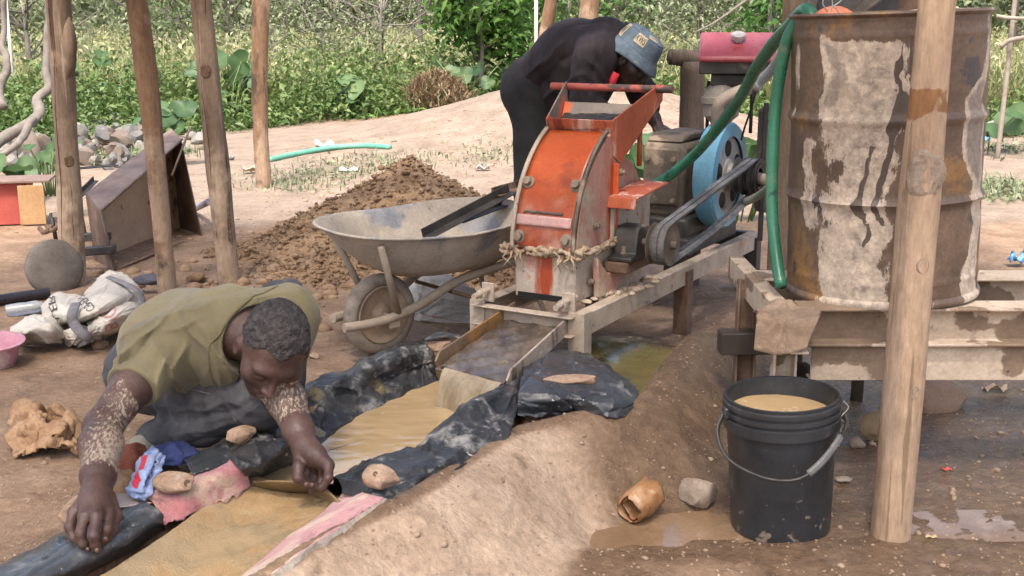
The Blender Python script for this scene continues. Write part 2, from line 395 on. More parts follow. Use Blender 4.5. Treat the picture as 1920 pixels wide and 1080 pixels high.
Gd = hexc
ground_m = M('ground_dirt', [(.145, .092, .058), (.225, .148, .097), (.31, .215, .145)], 4, .92, bump=.8, bscale=34, bdist=.016, detail=14, spec=.2, grain=.22, gscale=45,
    layers=[dict(col=((.175, .132, .098), (.275, .212, .162)), cscale=4, scale=3, attr='sand', nw=.5, lo=.7, hi=1.05),
            dict(col=((.32, .232, .162), (.45, .34, .25)), cscale=8, scale=7, attr='pale', nw=.9, lo=.70, hi=1.35, amt=.9),
            dict(col=(.34, .25, .175), scale=22, lo=.60, hi=.66, amt=.6), dict(col=(.11, .07, .045), scale=9, lo=.60, hi=.70, amt=.55),
            dict(col=((.10, .063, .039), (.185, .122, .077)), scale=5, attr='wet', nw=.9, lo=.62, hi=1.25, rough=.45),
            dict(col=((.10, .062, .038), (.17, .112, .07)), scale=9, attr='wet', nw=1.1, lo=1.17, hi=1.32, rough=.09),
            dict(col=(.10, .14, .03), scale=9, attr='algae', nw=.7, lo=.9, hi=1.2, rough=.5),
            dict(col=((.10, .13, .03), (.22, .22, .07)), scale=3, attr='green', nw=.5, lo=.7, hi=1.1)],
    bump2=(.35, 11, .03))
ground = mk('ground', gridmesh(np.stack([GX, GY, GZ], -1)), ground_m, loc=(0, 0, 0), kind='structure',
            attrs=dict(wet=wet.ravel(), sand=sandy.ravel(), pale=pale.ravel(), algae=alg.ravel(), green=green.ravel()))
def gz_grid(x, y):
    x = np.asarray(x, float); y = np.asarray(y, float); i = np.clip(np.searchsorted(xs, x)-1, 0, len(xs)-2); j = np.clip(np.searchsorted(ys, y)-1, 0, len(ys)-2)
    u = np.clip((x-xs[i])/(xs[i+1]-xs[i]), 0, 1); v = np.clip((y-ys[j])/(ys[j+1]-ys[j]), 0, 1)
    return GZ[j, i]*(1-u)*(1-v)+GZ[j, i+1]*u*(1-v)+GZ[j+1, i+1]*u*v+GZ[j+1, i]*(1-u)*v
def gz(x, y): return float(gz_grid(x, y))
# ---- standing water
murky = M('murky_water', [(.38, .265, .135), (.42, .30, .16), (.46, .335, .185)], 5, .03, bump=.30, bscale=7, bdist=.02, bdet=1.5, spec=.7, stretch=(1, 1.8, 1), bump2=(.0, 26, .006), grain=.0,
          layers=[dict(col=(.56, .46, .33), scale=7, lo=.62, hi=.68, stretch=(1, 2.5, 1), dist=1.6, amt=.7)])  # pale streak layer paints soft reflected highlights into the water colour
puddle_m = M('puddle_water', [(.15, .092, .05), (.25, .165, .10)], 5, .05, bump=.12, bscale=30, bdist=.003, layers=[dict(col=(.32, .23, .15), scale=6, lo=.55, hi=.7, amt=.8)])
green_m = M('green_water', [(.15, .10, .045), (.14, .125, .05), (.22, .15, .08)], 8, .08, bump=.1, bscale=30, bdist=.003)
def sheet(name, poly, z, mat, n=40, **kw):
    poly = np.array(poly)[:, :2]; c = poly.mean(0); P = catmull(np.vstack([poly, poly[:1]]), len(poly)*8)[:-1]
    V = [A(c[0], c[1], z)]; R = 10
    for k in range(1, R+1): V += [A(*(c+(p-c)*k/R), z) for p in P]
    m = len(P); F = [[0, 1+j, 1+(j+1) % m] for j in range(m)]
    for k in range(R-1):
        for j in range(m): F.append([1+k*m+j, 1+(k+1)*m+j, 1+(k+1)*m+(j+1) % m, 1+k*m+(j+1) % m])
    return mk(name, (np.array(V), F), mat, **kw)
e = lambda c, rx, ry, k=14: [(c[0]+rx*math.cos(t), c[1]+ry*math.sin(t)) for t in np.linspace(0, 2*math.pi, k, endpoint=False)]
sheet('puddle', e(PUD1, .30, .36), .047, green_m, kind='structure')
sheet('puddle', e(PUD2, .45, .18), -.0135, puddle_m, kind='structure')
c = gp(1850, 985, 0); sheet('puddle', e(c, .30, .10), gz(c[0], c[1])+.001, puddle_m, kind='structure')
# ================================================================ the shelter: posts in view, roof above the frame
def wood(name, cs, **k): return M(name, cs, k.pop('scale', 5), .85, bump=1., bscale=30, bdist=.010, grain=.25, gscale=60, stretch=(1, 1, .12), bstretch=(1, 1, .08), spec=.25, **k)
wood_red = wood('pole_wood_warm', [(.12, .082, .055), (.22, .155, .108), (.33, .245, .175)], layers=[dict(col=(.07, .042, .026), scale=30, stretch=(1, 1, .035), lo=.58, hi=.61), dict(col=(.38, .29, .21), scale=40, stretch=(1, 1, .03), lo=.62, hi=.66, amt=.7), dict(col=(.42, .31, .22), scale=6, zr=(.0, .75, .22), lo=.52, hi=.72, amt=.8)])
wood_dark = wood('pole_wood_dark', [(.11, .06, .035), (.20, .12, .07), (.27, .175, .11)], layers=[dict(col=(.035, .026, .02), scale=3.2, stretch=(1, 1, .4), lo=.52, hi=.60, amt=.85), dict(col=(.36, .26, .18), scale=6, zr=(.0, .75, .25), lo=.52, hi=.70, amt=.8)])
wood_pale = wood('pole_wood_pale', [(.25, .165, .105), (.36, .25, .165), (.46, .335, .23)], scale=7, layers=[dict(col=(.22, .105, .04), scale=7, attr='stain', nw=.6, stretch=(1, 1, .5), lo=.80, hi=.83, amt=.9), dict(col=(.20, .135, .085), scale=38, stretch=(1, 1, .03), lo=.60, hi=.63, amt=.8), dict(col=(.30, .22, .16), scale=9, stretch=(1, 1, .06), lo=.60, hi=.66, amt=.8), dict(col=(.58, .50, .42), scale=14, stretch=(1, 1, .05), lo=.63, hi=.66, amt=.8)])
bark = M('rough_bark', [(.055, .042, .035), (.13, .10, .08), (.21, .165, .13)], 9, .95, bump=1., bscale=24, bdist=.02, stretch=(1, 1, .16), spec=.2)
knotm = M('pale_knot', [(.16, .12, .09), (.28, .215, .16), (.36, .29, .22)], 40, .9, bump=1, bscale=60, bdist=.006)
knotd = M('dark_knot', [(.085, .05, .03), (.15, .09, .055)], 40, .9, bump=1, bscale=60, bdist=.006)
roofz = lambda x, y: 2.42+.05*math.sin(x)-.05*(y-4)
POSTS = []
def post(label, base_px, top_px, w_base, w_top, mat, z0=None, Y=None, group='round timber posts of the shelter', knots=(), kink=0., seed=0, ztop=None, crack=True):
    b = on(*base_px) if Y is None else dp(base_px[0], base_px[1], Y)
    t = dp(top_px[0], top_px[1], b[1]); dirv = (t-b)/(t[2]-b[2])
    zt = ztop or roofz(b[0], b[1]); n = 60; P = []; R = []
    g = np.random.default_rng(seed); ph = g.uniform(0, 6, 4)
    for i in range(n):
        q = i/(n-1); z = b[2]-.12+(zt-b[2]+.12)*q; p = b+dirv*(z-b[2])
        p = p+A(math.sin(q*5+ph[0])*.012*kink, math.sin(q*4+ph[1])*.01*kink, 0); P.append(p)
        R.append((1+.04*math.sin(q*9+ph[1])+.02*math.sin(q*31+ph[0]))*(w_base+(w_top-w_base)*np.clip((z-b[2])/(t[2]-b[2]), 0, 1.6))/2*(1+.03*math.sin(q*17+ph[2])))
    T = thing('shelter_post', label, 'post', b, group)
    v, f = tube(P, R, 24, rn=.05, seed=seed); mk('pole', (v, f), mat, T, attrs=dict(stain=.62*np.exp(-((v[:, 2]-1.10)/.085)**2)))
    dv = nrm(dirv)
    for (kz, ang, r) in knots:
        c = b+dirv*(kz-b[2]); i = int(np.clip((kz-b[2]+.12)/(zt-b[2]+.12)*(n-1), 0, n-1)); out = A(math.sin(ang), -math.cos(ang), 0)
        kv, kf = lathe([(r*1.25, -.010), (r*1.05, .0005), (r*.85, .004), (r*.6, .001), (r*.35, .003), (.001, .0)], 18, c+out*(R[i]*.95), out); kc = c+out*R[i]; kv = kc+(kv-kc)*A(1, 1, 1.5)*(1+.28*vnoise(kv, 55, 2, seed))[:, None]; mk('knot', (kv, kf), knotm if mat is wood_pale else knotd, T)
    if crack:
        zz = np.linspace(b[2]+.1, t[2], 24); a0 = g.uniform(-.5, .5); pts = []
        for k, z in enumerate(zz):
            i = int(np.clip((z-b[2]+.12)/(zt-b[2]+.12)*(n-1), 0, n-1)); a = a0+.12*math.sin(k*.6+ph[3]); pts.append(b+dirv*(z-b[2])+A(math.sin(a), -math.cos(a), 0)*(R[i]*1.004))
        mk('crack', tube(pts, np.interp(np.linspace(0, 1, 24), [0, .3, .7, 1], [.0004, .0016, .0014, .0004]), 5), M('wood_crack', [(.03, .018, .012)], 5, .9), T)
    POSTS.append((b, dirv, zt)); return T
post('brown post with a broken-off stub near its top, standing by the grey cement bags', (139, 533), (110, 0), .118, .112, wood_red, knots=((.62, .5, .020),), seed=3)
post('bent dark-stained post between the cracked post and the tilted steel box', (318, 556), (252, 0), .086, .094, wood_dark, kink=1.6, knots=((.75, .3, .018),), seed=4)
post('pale brown post with a long vertical crack, its foot behind the squatting man', (430, 532), (377, 0), .112, .098, wood_red, knots=((1.05, .0, .022),), seed=5)
post('slender weathered post standing alone at the edge of the sandy yard', (497, 352), (488, 0), .125, .125, wood_dark, kink=2., knots=((.9, .2, .02),), seed=6)
post('smooth pale debarked post beside the black bucket, splashed with mud', (1669, 1004), (1757, 0), .098, .092, wood_pale, knots=((.94, -.12, .036), (.72, .1, .015), (.40, .3, .012)), seed=8, crack=False)
post('thin brown post behind the bending man, leaning outward', (992, 215), (1034, 0), .115, .10, wood_dark, Y=9.3, seed=9, knots=((1.1, .4, .02),))
post('thick dark post right behind the back of the bending man', (1080, 215), (1106, 0), .14, .14, wood_dark, Y=8.8, seed=10)
stub = dp(131, 60, POSTS[0][0][1]-.02)
mk('branch_stub', tube([stub+A(-.045, 0, -.26), stub+A(-.022, -.004, -.16), stub+A(-.008, -.006, -.05), stub+A(-.002, -.006, .03), stub+A(.004, -.006, .07)], [.02, .034, .034, .024, .005], 12, rn=.25, seed=2), wood_red, bpy.data.objects['shelter_post'])
# roof: rafters and a thatch layer; it is what shades the yard
thatch_m = M('thatch', [(.10, .075, .04), (.24, .18, .10), (.34, .27, .16)], 12, .95, bump=1, bscale=50, bdist=.02, stretch=(1, .15, 1))
roof = thing('thatched_roof', 'unseen pole roof on the posts, its thatch strips spaced to soften the light', 'roof', (0, 4, 2.4))
for i, y0 in enumerate(np.arange(.95, 6.4, .42)):            # unseen thatch strips, gaps sized to let part of the light through
    rx = np.linspace(-3.0, 2.5, 40); ry = np.linspace(0, .25, 6); RX, RY = np.meshgrid(rx, ry); RY = RY+y0+.05*vnoise2(RX, RY*0+i, 2.5, 3, 71)
    RZ = 2.50+.05*np.sin(RX)-.05*(RY-4)+.03*vnoise2(RX, RY, 4, 3, 72); mk('thatch_shade_strip', gridmesh(np.stack([RX, RY, RZ], -1)), thatch_m, roof, solid=.05)
for i, x in enumerate(np.linspace(-2.8, 2.3, 7)):
    mk('rafter', tube([A(x, .9, roofz(x, .9)+.02), A(x+.05, 6.0, roofz(x, 6.0)+.02)], .035, 8, rn=.06, seed=i), wood_red, roof)
for i, y in enumerate((2.8, 5.6)):
    mk('purlin', tube([A(-3, y, roofz(-3, y)-.04), A(0, y, roofz(0, y)-.04), A(2.5, y, roofz(2.5, y)-.04)], .045, 8, rn=.06, seed=i+20), wood_red, roof)
# ================================================================ mill, its stand, the engine, belts and chute
MA, MB_, UP = nrm(A(.50, .866, 0)), nrm(A(-.866, .50, 0)), A(0, 0, 1.)
MO = A(.26, 3.96, 0.)
def mp(s, b, z): return MO+MA*s+MB_*b+UP*z
MUD = ((.36, .275, .19), (.50, .40, .30))
orange = M('orange_paint_worn', [(.27, .040, .006), (.35, .058, .009), (.42, .085, .016)], 5, .36, bump=.25, bscale=26, bdist=.003, spec=.5,
    layers=[dict(col=(.17, .024, .008), scale=7, lo=.52, hi=.66, amt=.65), dict(col=((.46, .32, .24), (.52, .40, .32)), scale=4.5, zr=(.50, .80, .20), lo=.60, hi=.80, amt=.45, rough=.8),
            dict(col=(.06, .03, .02), scale=46, lo=.67, hi=.71, rough=.7)])
pinkside = M('faded_red_paint_muddy', [(.34, .12, .085), (.41, .20, .155), (.45, .28, .225)], 9, .7, bump=.35, bscale=40, bdist=.003, stretch=(1, 1, .35),
    layers=[dict(col=(.34, .055, .016), scale=5, stretch=(1, 1, .22), lo=.54, hi=.60, rough=.5), dict(col=MUD, scale=5, zr=(.28, .62, .22), lo=.55, hi=.68, rough=.9), dict(col=(.12, .05, .03), scale=50, lo=.68, hi=.72)])
pinklow = M('mud_splashed_paint', [(.38, .30, .235), (.48, .40, .32)], 10, .85, bump=.4, bscale=40, bdist=.003,
    layers=[dict(col=(.32, .052, .016), scale=4.2, stretch=(1, 1, .15), lo=.55, hi=.60, rough=.5), dict(col=(.22, .07, .04), scale=34, lo=.63, hi=.67), dict(col=(.44, .17, .11), scale=7, lo=.62, hi=.68, amt=.7)])
hopper_m = M('orange_paint_scraped', [(.32, .062, .022), (.42, .10, .042)], 8, .55, bump=.3, bscale=30, bdist=.003, stretch=(1, 1, .4),
    layers=[dict(col=((.50, .30, .23), (.56, .40, .33)), scale=9, stretch=(1, 1, .25), lo=.53, hi=.62, rough=.8), dict(col=(.20, .032, .014), scale=13, stretch=(1, 1, .2), lo=.62, hi=.66)])
hop_in = M('worn_hopper_inside', [(.12, .10, .085), (.20, .16, .13)], 10, .7, bump=.3, layers=[dict(col=(.48, .10, .04), scale=6, lo=.58, hi=.64)])
mudsteel = M('mud_caked_steel', [(.30, .235, .17), (.40, .32, .245), (.47, .385, .30)], 8, .88, bump=.5, bscale=45, bdist=.004,
    layers=[dict(col=(.09, .075, .065), scale=13, lo=.66, hi=.69, rough=.7), dict(col=(.34, .20, .09), scale=5, lo=.62, hi=.70, amt=.7), dict(col=(.16, .12, .09), scale=40, lo=.66, hi=.70)])
darksteel = M('dark_oily_steel', [(.018, .016, .015), (.04, .036, .033), (.075, .065, .055)], 9, .55, bump=.3, bscale=40, bdist=.003, layers=[dict(col=(.20, .15, .11), scale=7, lo=.63, hi=.72, rough=.9, amt=.7)])
rust = M('rusty_steel', [(.09, .05, .03), (.16, .095, .06), (.23, .15, .10)], 10, .85, bump=.5, bscale=45, bdist=.003, layers=[dict(col=(.30, .22, .16), scale=6, lo=.57, hi=.68, amt=.7)])
rag_m = M('muddy_rag', [(.26, .17, .10), (.40, .29, .19), (.50, .40, .29)], 22, .95, bump=.9, bscale=60, bdist=.008, layers=[dict(col=(.10, .055, .035), scale=14, lo=.58, hi=.66)])
boltm = M('muddy_bolt', [(.14, .10, .07), (.30, .24, .17)], 30, .8, bump=.4, bscale=60)
castiron = M('dirty_cast_iron', [(.05, .04, .032), (.11, .085, .062), (.19, .14, .10)], 8, .62, bump=.4, bscale=38, bdist=.004, layers=[dict(col=((.27, .20, .14), (.37, .29, .21)), scale=5, lo=.54, hi=.64, rough=.9), dict(col=(.02, .018, .016), scale=7, lo=.62, hi=.70)])
black_rub = M('black_rubber', [(.012, .012, .012), (.028, .028, .028)], 20, .6, bump=.2, bscale=70)
belt_m = M('worn_belt', [(.05, .05, .052), (.12, .12, .12), (.19, .185, .18)], 18, .6, bump=.2, bscale=90)
def C_beam(p, q, h, w, up=UP, t=.007, flip=1):
    """channel beam from p to q, web height h, flange w; web face on the side of flip"""
    p, q = np.asarray(p, float), np.asarray(q, float); d = nrm(q-p); side = nrm(np.cross(d, up))*flip; L = np.linalg.norm(q-p)
    prof = [(0, -h/2), (0, h/2), (-w, h/2), (-w, h/2-t), (-t, h/2-t), (-t, -h/2+t), (-w, -h/2+t), (-w, -h/2)]
    return prism(prof, p, side, up, d, 0, L)
def I_beam(p, q, h, w, t=.009, up=UP):
    p, q = np.asarray(p, float), np.asarray(q, float); d = nrm(q-p); side = nrm(np.cross(d, up)); L = np.linalg.norm(q-p); a = w/2
    prof = [(-a, -h/2), (a, -h/2), (a, -h/2+t), (t/2, -h/2+t), (t/2, h/2-t), (a, h/2-t), (a, h/2), (-a, h/2), (-a, h/2-t), (-t/2, h/2-t), (-t/2, -h/2+t), (-a, -h/2+t)]
    return prism(prof, p, side, up, d, 0, L)
def L_leg(c, z0, z1, w, u, v, t=.008):
    return prism([(0, 0), (w, 0), (w, t), (t, t), (t, w), (0, w)], c, u, v, UP, z0-c[2], z1-c[2])
# ---- stand
st = thing('mill_stand', 'low welded steel channel stand carrying the orange mill and the engine', 'stand', mp(.9, .22, 0))
ZT = .292
mk('side_beam', C_beam(mp(-.0, .0, ZT-.04), mp(1.86, .0, ZT-.04), .08, .05, flip=1), mudsteel, st, smooth=False, bevel=.003)
mk('side_beam', C_beam(mp(-.0, .45, ZT-.04), mp(1.86, .45, ZT-.04), .08, .05, flip=-1), mudsteel, st, smooth=False, bevel=.003)
mk('cross_beam', C_beam(mp(-.015, .44, ZT-.043), mp(-.015, .03, ZT-.043), .074, .045, flip=-1), mudsteel, st, smooth=False, bevel=.003)
mk('cross_beam', C_beam(mp(1.86, .44, ZT-.043), mp(1.86, .03, ZT-.043), .074, .045, flip=1), darksteel, st, smooth=False, bevel=.003)
mk('cross_beam', C_beam(mp(.72, .44, ZT-.045), mp(.72, .03, ZT-.045), .07, .045, flip=1), mudsteel, st, smooth=False, bevel=.003)
for s_, b_, u_, v_, m_ in ((-.03, -.005, MA, MB_, mudsteel), (-.03, .462, MA, -MB_, mudsteel), (.92, -.012, MA, MB_, rust), (.92, .462, MA, -MB_, rust), (1.80, -.014, MA, MB_, darksteel), (1.80, .464, MA, -MB_, darksteel)):
    p = mp(s_, b_, 0); g0 = gz(p[0], p[1])-.05
    mk('leg', L_leg(p, g0, ZT+.006 if s_ < .5 else ZT-.02, .062, u_, v_), m_, st, smooth=False, bevel=.002)
mk('leg', L_leg(mp(1.905, .06, 0), gz(*mp(1.9, .06, 0)[:2])-.05, ZT-.02, .06, -MA, MB_), darksteel, st, smooth=False, bevel=.002)
# clamp bolts at the front corners
for b_ in (.07, .40):
    mk('clamp_plate', box(mp(.0, b_, ZT+.033), .012, .05, .07, MA), mudsteel, st, smooth=False, bevel=.003)
    mk('clamp_rod', tube([mp(-.10, b_, ZT+.035), mp(.05, b_, ZT+.043)], .011, 10), mudsteel, st, autos=40)
    mk('clamp_nut', lathe([(.019, 0), (.019, .018)], 6, mp(-.055, b_, ZT+.037), MA, caps=True), mudsteel, st, smooth=False)
# caked mud lumps along the beam
g = np.random.default_rng(5)
lumps = [rock(mp(g.uniform(.1, .66), g.uniform(-.02, .09), ZT+.004), g.uniform(.012, .035), g.uniform(.012, .03), g.uniform(.006, .016), seed=k, sub=2, cuts=2) for k in range(26)]
mk('mud_crumbs', join(*lumps), M('mud_crumb', [MUD[0], MUD[1]], 20, .95, bump=.5), st, kind='stuff')
# ---- mill
mill = thing('hammer_mill', 'orange and faded pink hammer mill with hopper and rounded front cover', 'mill', mp(.35, .22, ZT))
B0, B1 = .092, .348; CS, CZ, CR = .55, .47, .45            # side planes; centre and radius of the curved front
arc = [(CS-CR*math.cos(t), CZ+CR*math.sin(t)) for t in np.linspace(0, math.radians(66), 22)]
top = arc[-1]
prof = arc+[(.435, .855), (.405, .72), (.395, .48)]
mk('upper_housing', prism(prof, mp(0, 0, 0), MA, UP, MB_, B0, B1), pinkside, mill, autos=25, bevel=.003)
mk('lower_housing', prism([(.10, .298), (.10, .468), (.60, .468), (.66, .298)], mp(0, 0, 0), MA, UP, MB_, B0+.004, B1-.004), pinklow, mill, smooth=False, bevel=.004)
mk('outlet', box(mp(.098, .23, .306), .008, .20, .022, MA), M('opening_shade', [(.008, .007, .006)], 5, .9), mill, smooth=False)  # solid near-black slab; its colour stands in for shade inside the opening
# front cover: curved orange sheet with a raised strap and bolts
def cov(t, b, off): r = CR+off; return mp(CS-r*math.cos(t), b, CZ+r*math.sin(t))
tt = np.linspace(.02, math.radians(64), 30)
G = np.array([[cov(t, b, .010) for b in np.linspace(B0+.012, B1-.012, 14)] for t in tt]); mk('front_cover', gridmesh(G), orange, mill, solid=-.012)
for b_ in (B0+.004, B1-.004):                              # rolled edge strips left and right of the cover
    Gs = np.array([[cov(t, b_+q, .017) for q in (-.007, .007)] for t in tt]); mk('edge_strip', gridmesh(Gs), castiron if b_ < .2 else mudsteel, mill, solid=.012)
Gs = np.array([[cov(t, b, .019) for b in np.linspace(B0+.02, B1-.015, 10)] for t in np.linspace(.21, .29, 5)]); mk('strap', gridmesh(Gs), M('pinkish_paint', [(.50, .27, .24), (.56, .36, .32)], 14, .8, bump=.3), mill, solid=.006)
mk('weld_seam', tube(catmull([cov(.315+.006*math.sin(k*3), b, .017) for k, b in enumerate(np.linspace(B0+.06, B1-.035, 9))], 30), .0055, 6, rn=.2), castiron, mill)
for t_, bs in ((.55, (B0+.03, B1-.03)), (.12, (B0+.035, B1-.03))):
    for b_ in bs:
        nn = nrm(cov(t_, b_, 1)-cov(t_, b_, 0))
        w = mk('bolt', lathe([(.024, 0), (.024, .008), (.015, .010), (.015, .026), (.001, .028)], 12, cov(t_, b_, .012), nn), boltm, mill, autos=30)
        mk('nut', lathe([(.016, 0), (.016, .013)], 6, cov(t_, b_, .018), nn, caps=True), boltm, w, smooth=False)
# rear rotor chamber, shelf bracket, bolts
RC = (.525, .585)
circ = [(RC[0]+.20*math.cos(t), RC[1]+.19*math.sin(t)) for t in np.linspace(-.35, math.pi*.98, 26)]
mk('rotor_chamber', prism([(.71, .47)]+circ+[(.34, .47)], mp(0, 0, 0), MA, UP, MB_, B0+.03, B1-.01), pinkside, mill, autos=25, bevel=.003)
mk('seam_flange', box(mp(.40, B0-.008, .62), .012, .022, .30, MA), M('orange_flange', [(.46, .085, .02)], 8, .5, bump=.3, layers=[dict(col=(.5, .38, .3), scale=12, lo=.6, hi=.66)]), mill, smooth=False, bevel=.002)
mk('shelf_bracket', prism([(.36, .645), (.66, .672), (.66, .678), (.355, .652), (.345, .612), (.352, .612)], mp(0, 0, 0), MA, UP, MB_, -.02, B0+.02), hopper_m, mill, smooth=False, bevel=.002)
mk('shelf_block', box(mp(.545, B0+.012, .565), .34, .05, .17, MA), pinklow, mill, smooth=False, bevel=.004)
for s_, z_ in ((.43, .735), (.50, .595), (.24, .56), (.20, .36), (.34, .37)):
    mk('bolt', lathe([(.014, 0), (.014, .008), (.009, .010), (.009, .020), (.001, .021)], 10, mp(s_, B0-.001 if s_ < .4 else B0-.012, z_), -MB_), boltm, mill, autos=30)
mk('side_rib', prism([(.22, .298), (.62, .298), (.62, .375), (.29, .375), (.20, .45)], mp(0, 0, 0), MA, UP, MB_, B0-.035, B0-.01), pinkside, mill, smooth=False, bevel=.003)
mk('rag_gasket', join(*[tube(catmull([mp(.085+g.uniform(-.012, .01), b, .475+g.uniform(-.013, .016)) for b in np.linspace(B0-.03, B1+.05, 9)], 40), np.abs(.005+.004*g.standard_normal(40))+.002, 7, rn=.3, seed=k) for k in range(5)]), rag_m, mill)
mk('rag_gasket', join(*[tube(catmull([mp(s, B0-.016+g.uniform(-.012, .006), .478+g.uniform(-.012, .018)+.03*max(0, s-.3)) for s in np.linspace(.07, .60, 9)], 40), np.abs(.005+.003*g.standard_normal(40))+.002, 7, rn=.3, seed=k+9) for k in range(4)]), rag_m, mill)
for k in range(9):                                         # frayed rag ends
    p = mp(.075, g.uniform(B0, B1+.04), .47); mk('rag_end', tube([p, p+A(g.uniform(-.03, .02), -.012, -.02), p+A(g.uniform(-.04, .03), -.015, -.055)], [.006, .004, .001], 5), rag_m, mill)
# hopper: flared sheet tray
def quad(a, b, c, d, n=6): return gridmesh(np.array([[a*(1-u)*(1-v)+b*u*(1-v)+c*u*v+d*(1-u)*v for u in np.linspace(0, 1, n)] for v in np.linspace(0, 1, n)]))
def plate(pts, t):
    P = np.array([mp(*p) for p in pts]); n = nrm(np.cross(P[1]-P[0], P[2]-P[0])); k = len(P)
    return np.vstack([P, P+n*t]), [list(range(k))[::-1], [k+i for i in range(k)]]+[[i, (i+1) % k, k+(i+1) % k, k+i] for i in range(k)]
mk('hopper_panel', plate([(.376, B0+.002, .872), (.376, B1-.002, .872), (.356, B1+.006, .93), (.356, B0-.006, .93)], .006), hopper_m, mill, smooth=False, bevel=.001, label='front lip of the hopper')
mk('hopper_panel', plate([(.358, .086, .928), (.665, .028, 1.052), (.69, .026, 1.03), (.695, .03, .985), (.435, .084, .765), (.385, .088, .80)], .006), hopper_m, mill, smooth=False, bevel=.001, label='streaked right side plate of the hopper')
mk('hopper_panel', plate([(.358, .354, .928), (.655, .425, 1.052), (.665, .425, .97), (.43, .362, .80), (.38, .356, .84)], .006), hop_in, mill, smooth=False, bevel=.001, label='left side plate of the hopper')
mk('hopper_panel', plate([(.43, .094, .82), (.43, .350, .82), (.605, .408, .975), (.605, .046, .975)], .006), hop_in, mill, smooth=False, bevel=.001, label='sloping rear floor of the hopper')
mk('hopper_rod', tube([mp(.665, .50, 1.030), mp(.648, -.03, 1.032)], .0145, 12), M('red_rod', [(.34, .07, .05), (.42, .11, .08)], 16, .6, bump=.3, layers=[dict(col=(.06, .04, .035), scale=7, lo=.5, hi=.56)]), mill, autos=40)
hg = np.array([[mp(s+.02*u*(s-.37)/.13, (.097-.03*(s-.37)/.13)*(1-u)+(.343+.03*(s-.37)/.13)*u, .898+.30*(s-.37)-.012*u) for u in np.linspace(0, 1, 26)] for s in np.linspace(.366, .525, 18)])
mk('crushed_ore', gridmesh(crumple(hg, .007, 45, 3)), M('wet_black_ore', [(.012, .010, .008), (.05, .04, .032)], 60, .5, bump=1, bscale=130, bdist=.012), mill)
mk('support_rod', tube([mp(.60, .08, .74), mp(.60, .08, .90)], .010, 8), hopper_m, mill)
# bearing, shaft and pulley on the near side
PB = -.075; PS, PZ = .43, .478
mk('bearing_block', prism([(.34, -.062), (.56, -.062), (.56, -.045), (.525, -.035), (.515, .045), (.495, .062), (.415, .062), (.40, .045), (.385, -.035), (.34, -.045)], mp(-.02, 0, PZ-.0), MA, UP, MB_, -.02, .075), darksteel, mill, autos=35, bevel=.005)
mk('bearing_foot', prism([(.33, .375), (.57, .375), (.57, .416), (.33, .416)], mp(-.02, 0, 0), MA, UP, MB_, -.01, .09), rust, mill, smooth=False, bevel=.006)
for s_ in (.365, .54): mk('bolt', lathe([(.013, 0), (.013, .012), (.008, .013), (.008, .035), (.001, .036)], 6, mp(s_, .03, PZ-.045), UP), boltm, mill, autos=30)
mk('shaft', tube([mp(PS, .12, PZ), mp(PS, -.155, PZ)], .016, 12), castiron, mill, autos=40)
def pulley(r, w, grooves=2):
    pr = [(.001, 0), (r*.55, .004), (r*.86, .004), (r, 0)]; gw = w/grooves
    for k in range(grooves): pr += [(r, k*gw+.004), (r-.016, k*gw+gw*.4), (r-.016, k*gw+gw*.6), (r, (k+1)*gw-.003)]
    return pr+[(r, w), (r*.86, w-.004), (r*.5, w-.004), (.001, w)]
mk('pulley', lathe(pulley(.078, .075, 3), 40, mp(PS, PB-.06, PZ), MB_), castiron, mill, autos=35)
# ---- diesel engine
eng = thing('diesel_engine', 'single-cylinder diesel engine with blue flywheel and red fuel tank', 'engine', mp(1.4, .22, ZT))
ES, EZ = 1.42, .615
blue = M('blue_flywheel_paint', [(.11, .28, .40), (.16, .37, .50)], 5, .42, bump=.12, bscale=30, layers=[dict(col=(.30, .34, .34), scale=10, lo=.62, hi=.72, amt=.6), dict(col=(.06, .13, .18), scale=4, lo=.6, hi=.7, amt=.5)])
gray = M('dusty_grey_casting', [(.25, .24, .23), (.36, .34, .32)], 12, .6, bump=.25, bscale=40, layers=[dict(col=(.13, .10, .08), scale=8, lo=.58, hi=.66)])
mk('crankcase', box(mp(1.42, .235, .60), .44, .20, .34, MA), castiron, eng, smooth=False, bevel=.028)
mk('crankcase_cover', box(mp(1.194, .235, .62), .02, .165, .25, MA), castiron, eng, smooth=False, bevel=.008)
mk('crankcase_base', box(mp(1.42, .235, .40), .52, .27, .09, MA), darksteel, eng, smooth=False, bevel=.012)
mk('mount_rail', box(mp(1.42, .36, .33), .62, .06, .07, MA), darksteel, eng, smooth=False, bevel=.004)
mk('mount_rail', box(mp(1.42, .10, .33), .62, .06, .07, MA), darksteel, eng, smooth=False, bevel=.004)
mk('top_cover', prism([(1.21, .77), (1.62, .77), (1.58, .80), (1.30, .805), (1.235, .79)], mp(0, 0, 0), MA, UP, MB_, .15, .32), castiron, eng, autos=30, bevel=.01)
for z_ in (.52, .70):
    for b_ in (.175, .295): mk('bolt', lathe([(.012, 0), (.012, .012)], 6, mp(1.186, b_, z_), -MA, caps=True), boltm, eng, smooth=False)
FB = .0
mk('flywheel', lathe([(.172, .0), (.226, .0), (.235, .012), (.235, .078), (.228, .09), (.19, .09), (.172, .082)], 56, mp(ES, FB, EZ), MB_), blue, eng, autos=35)
mk('flywheel_web', lathe([(.03, .010), (.10, .012), (.174, .014), (.174, .04), (.03, .05)], 40, mp(ES, FB, EZ), MB_), gray, eng, autos=35)
fw = [o for o in eng.children if o.name.startswith('flywheel_web')][0]
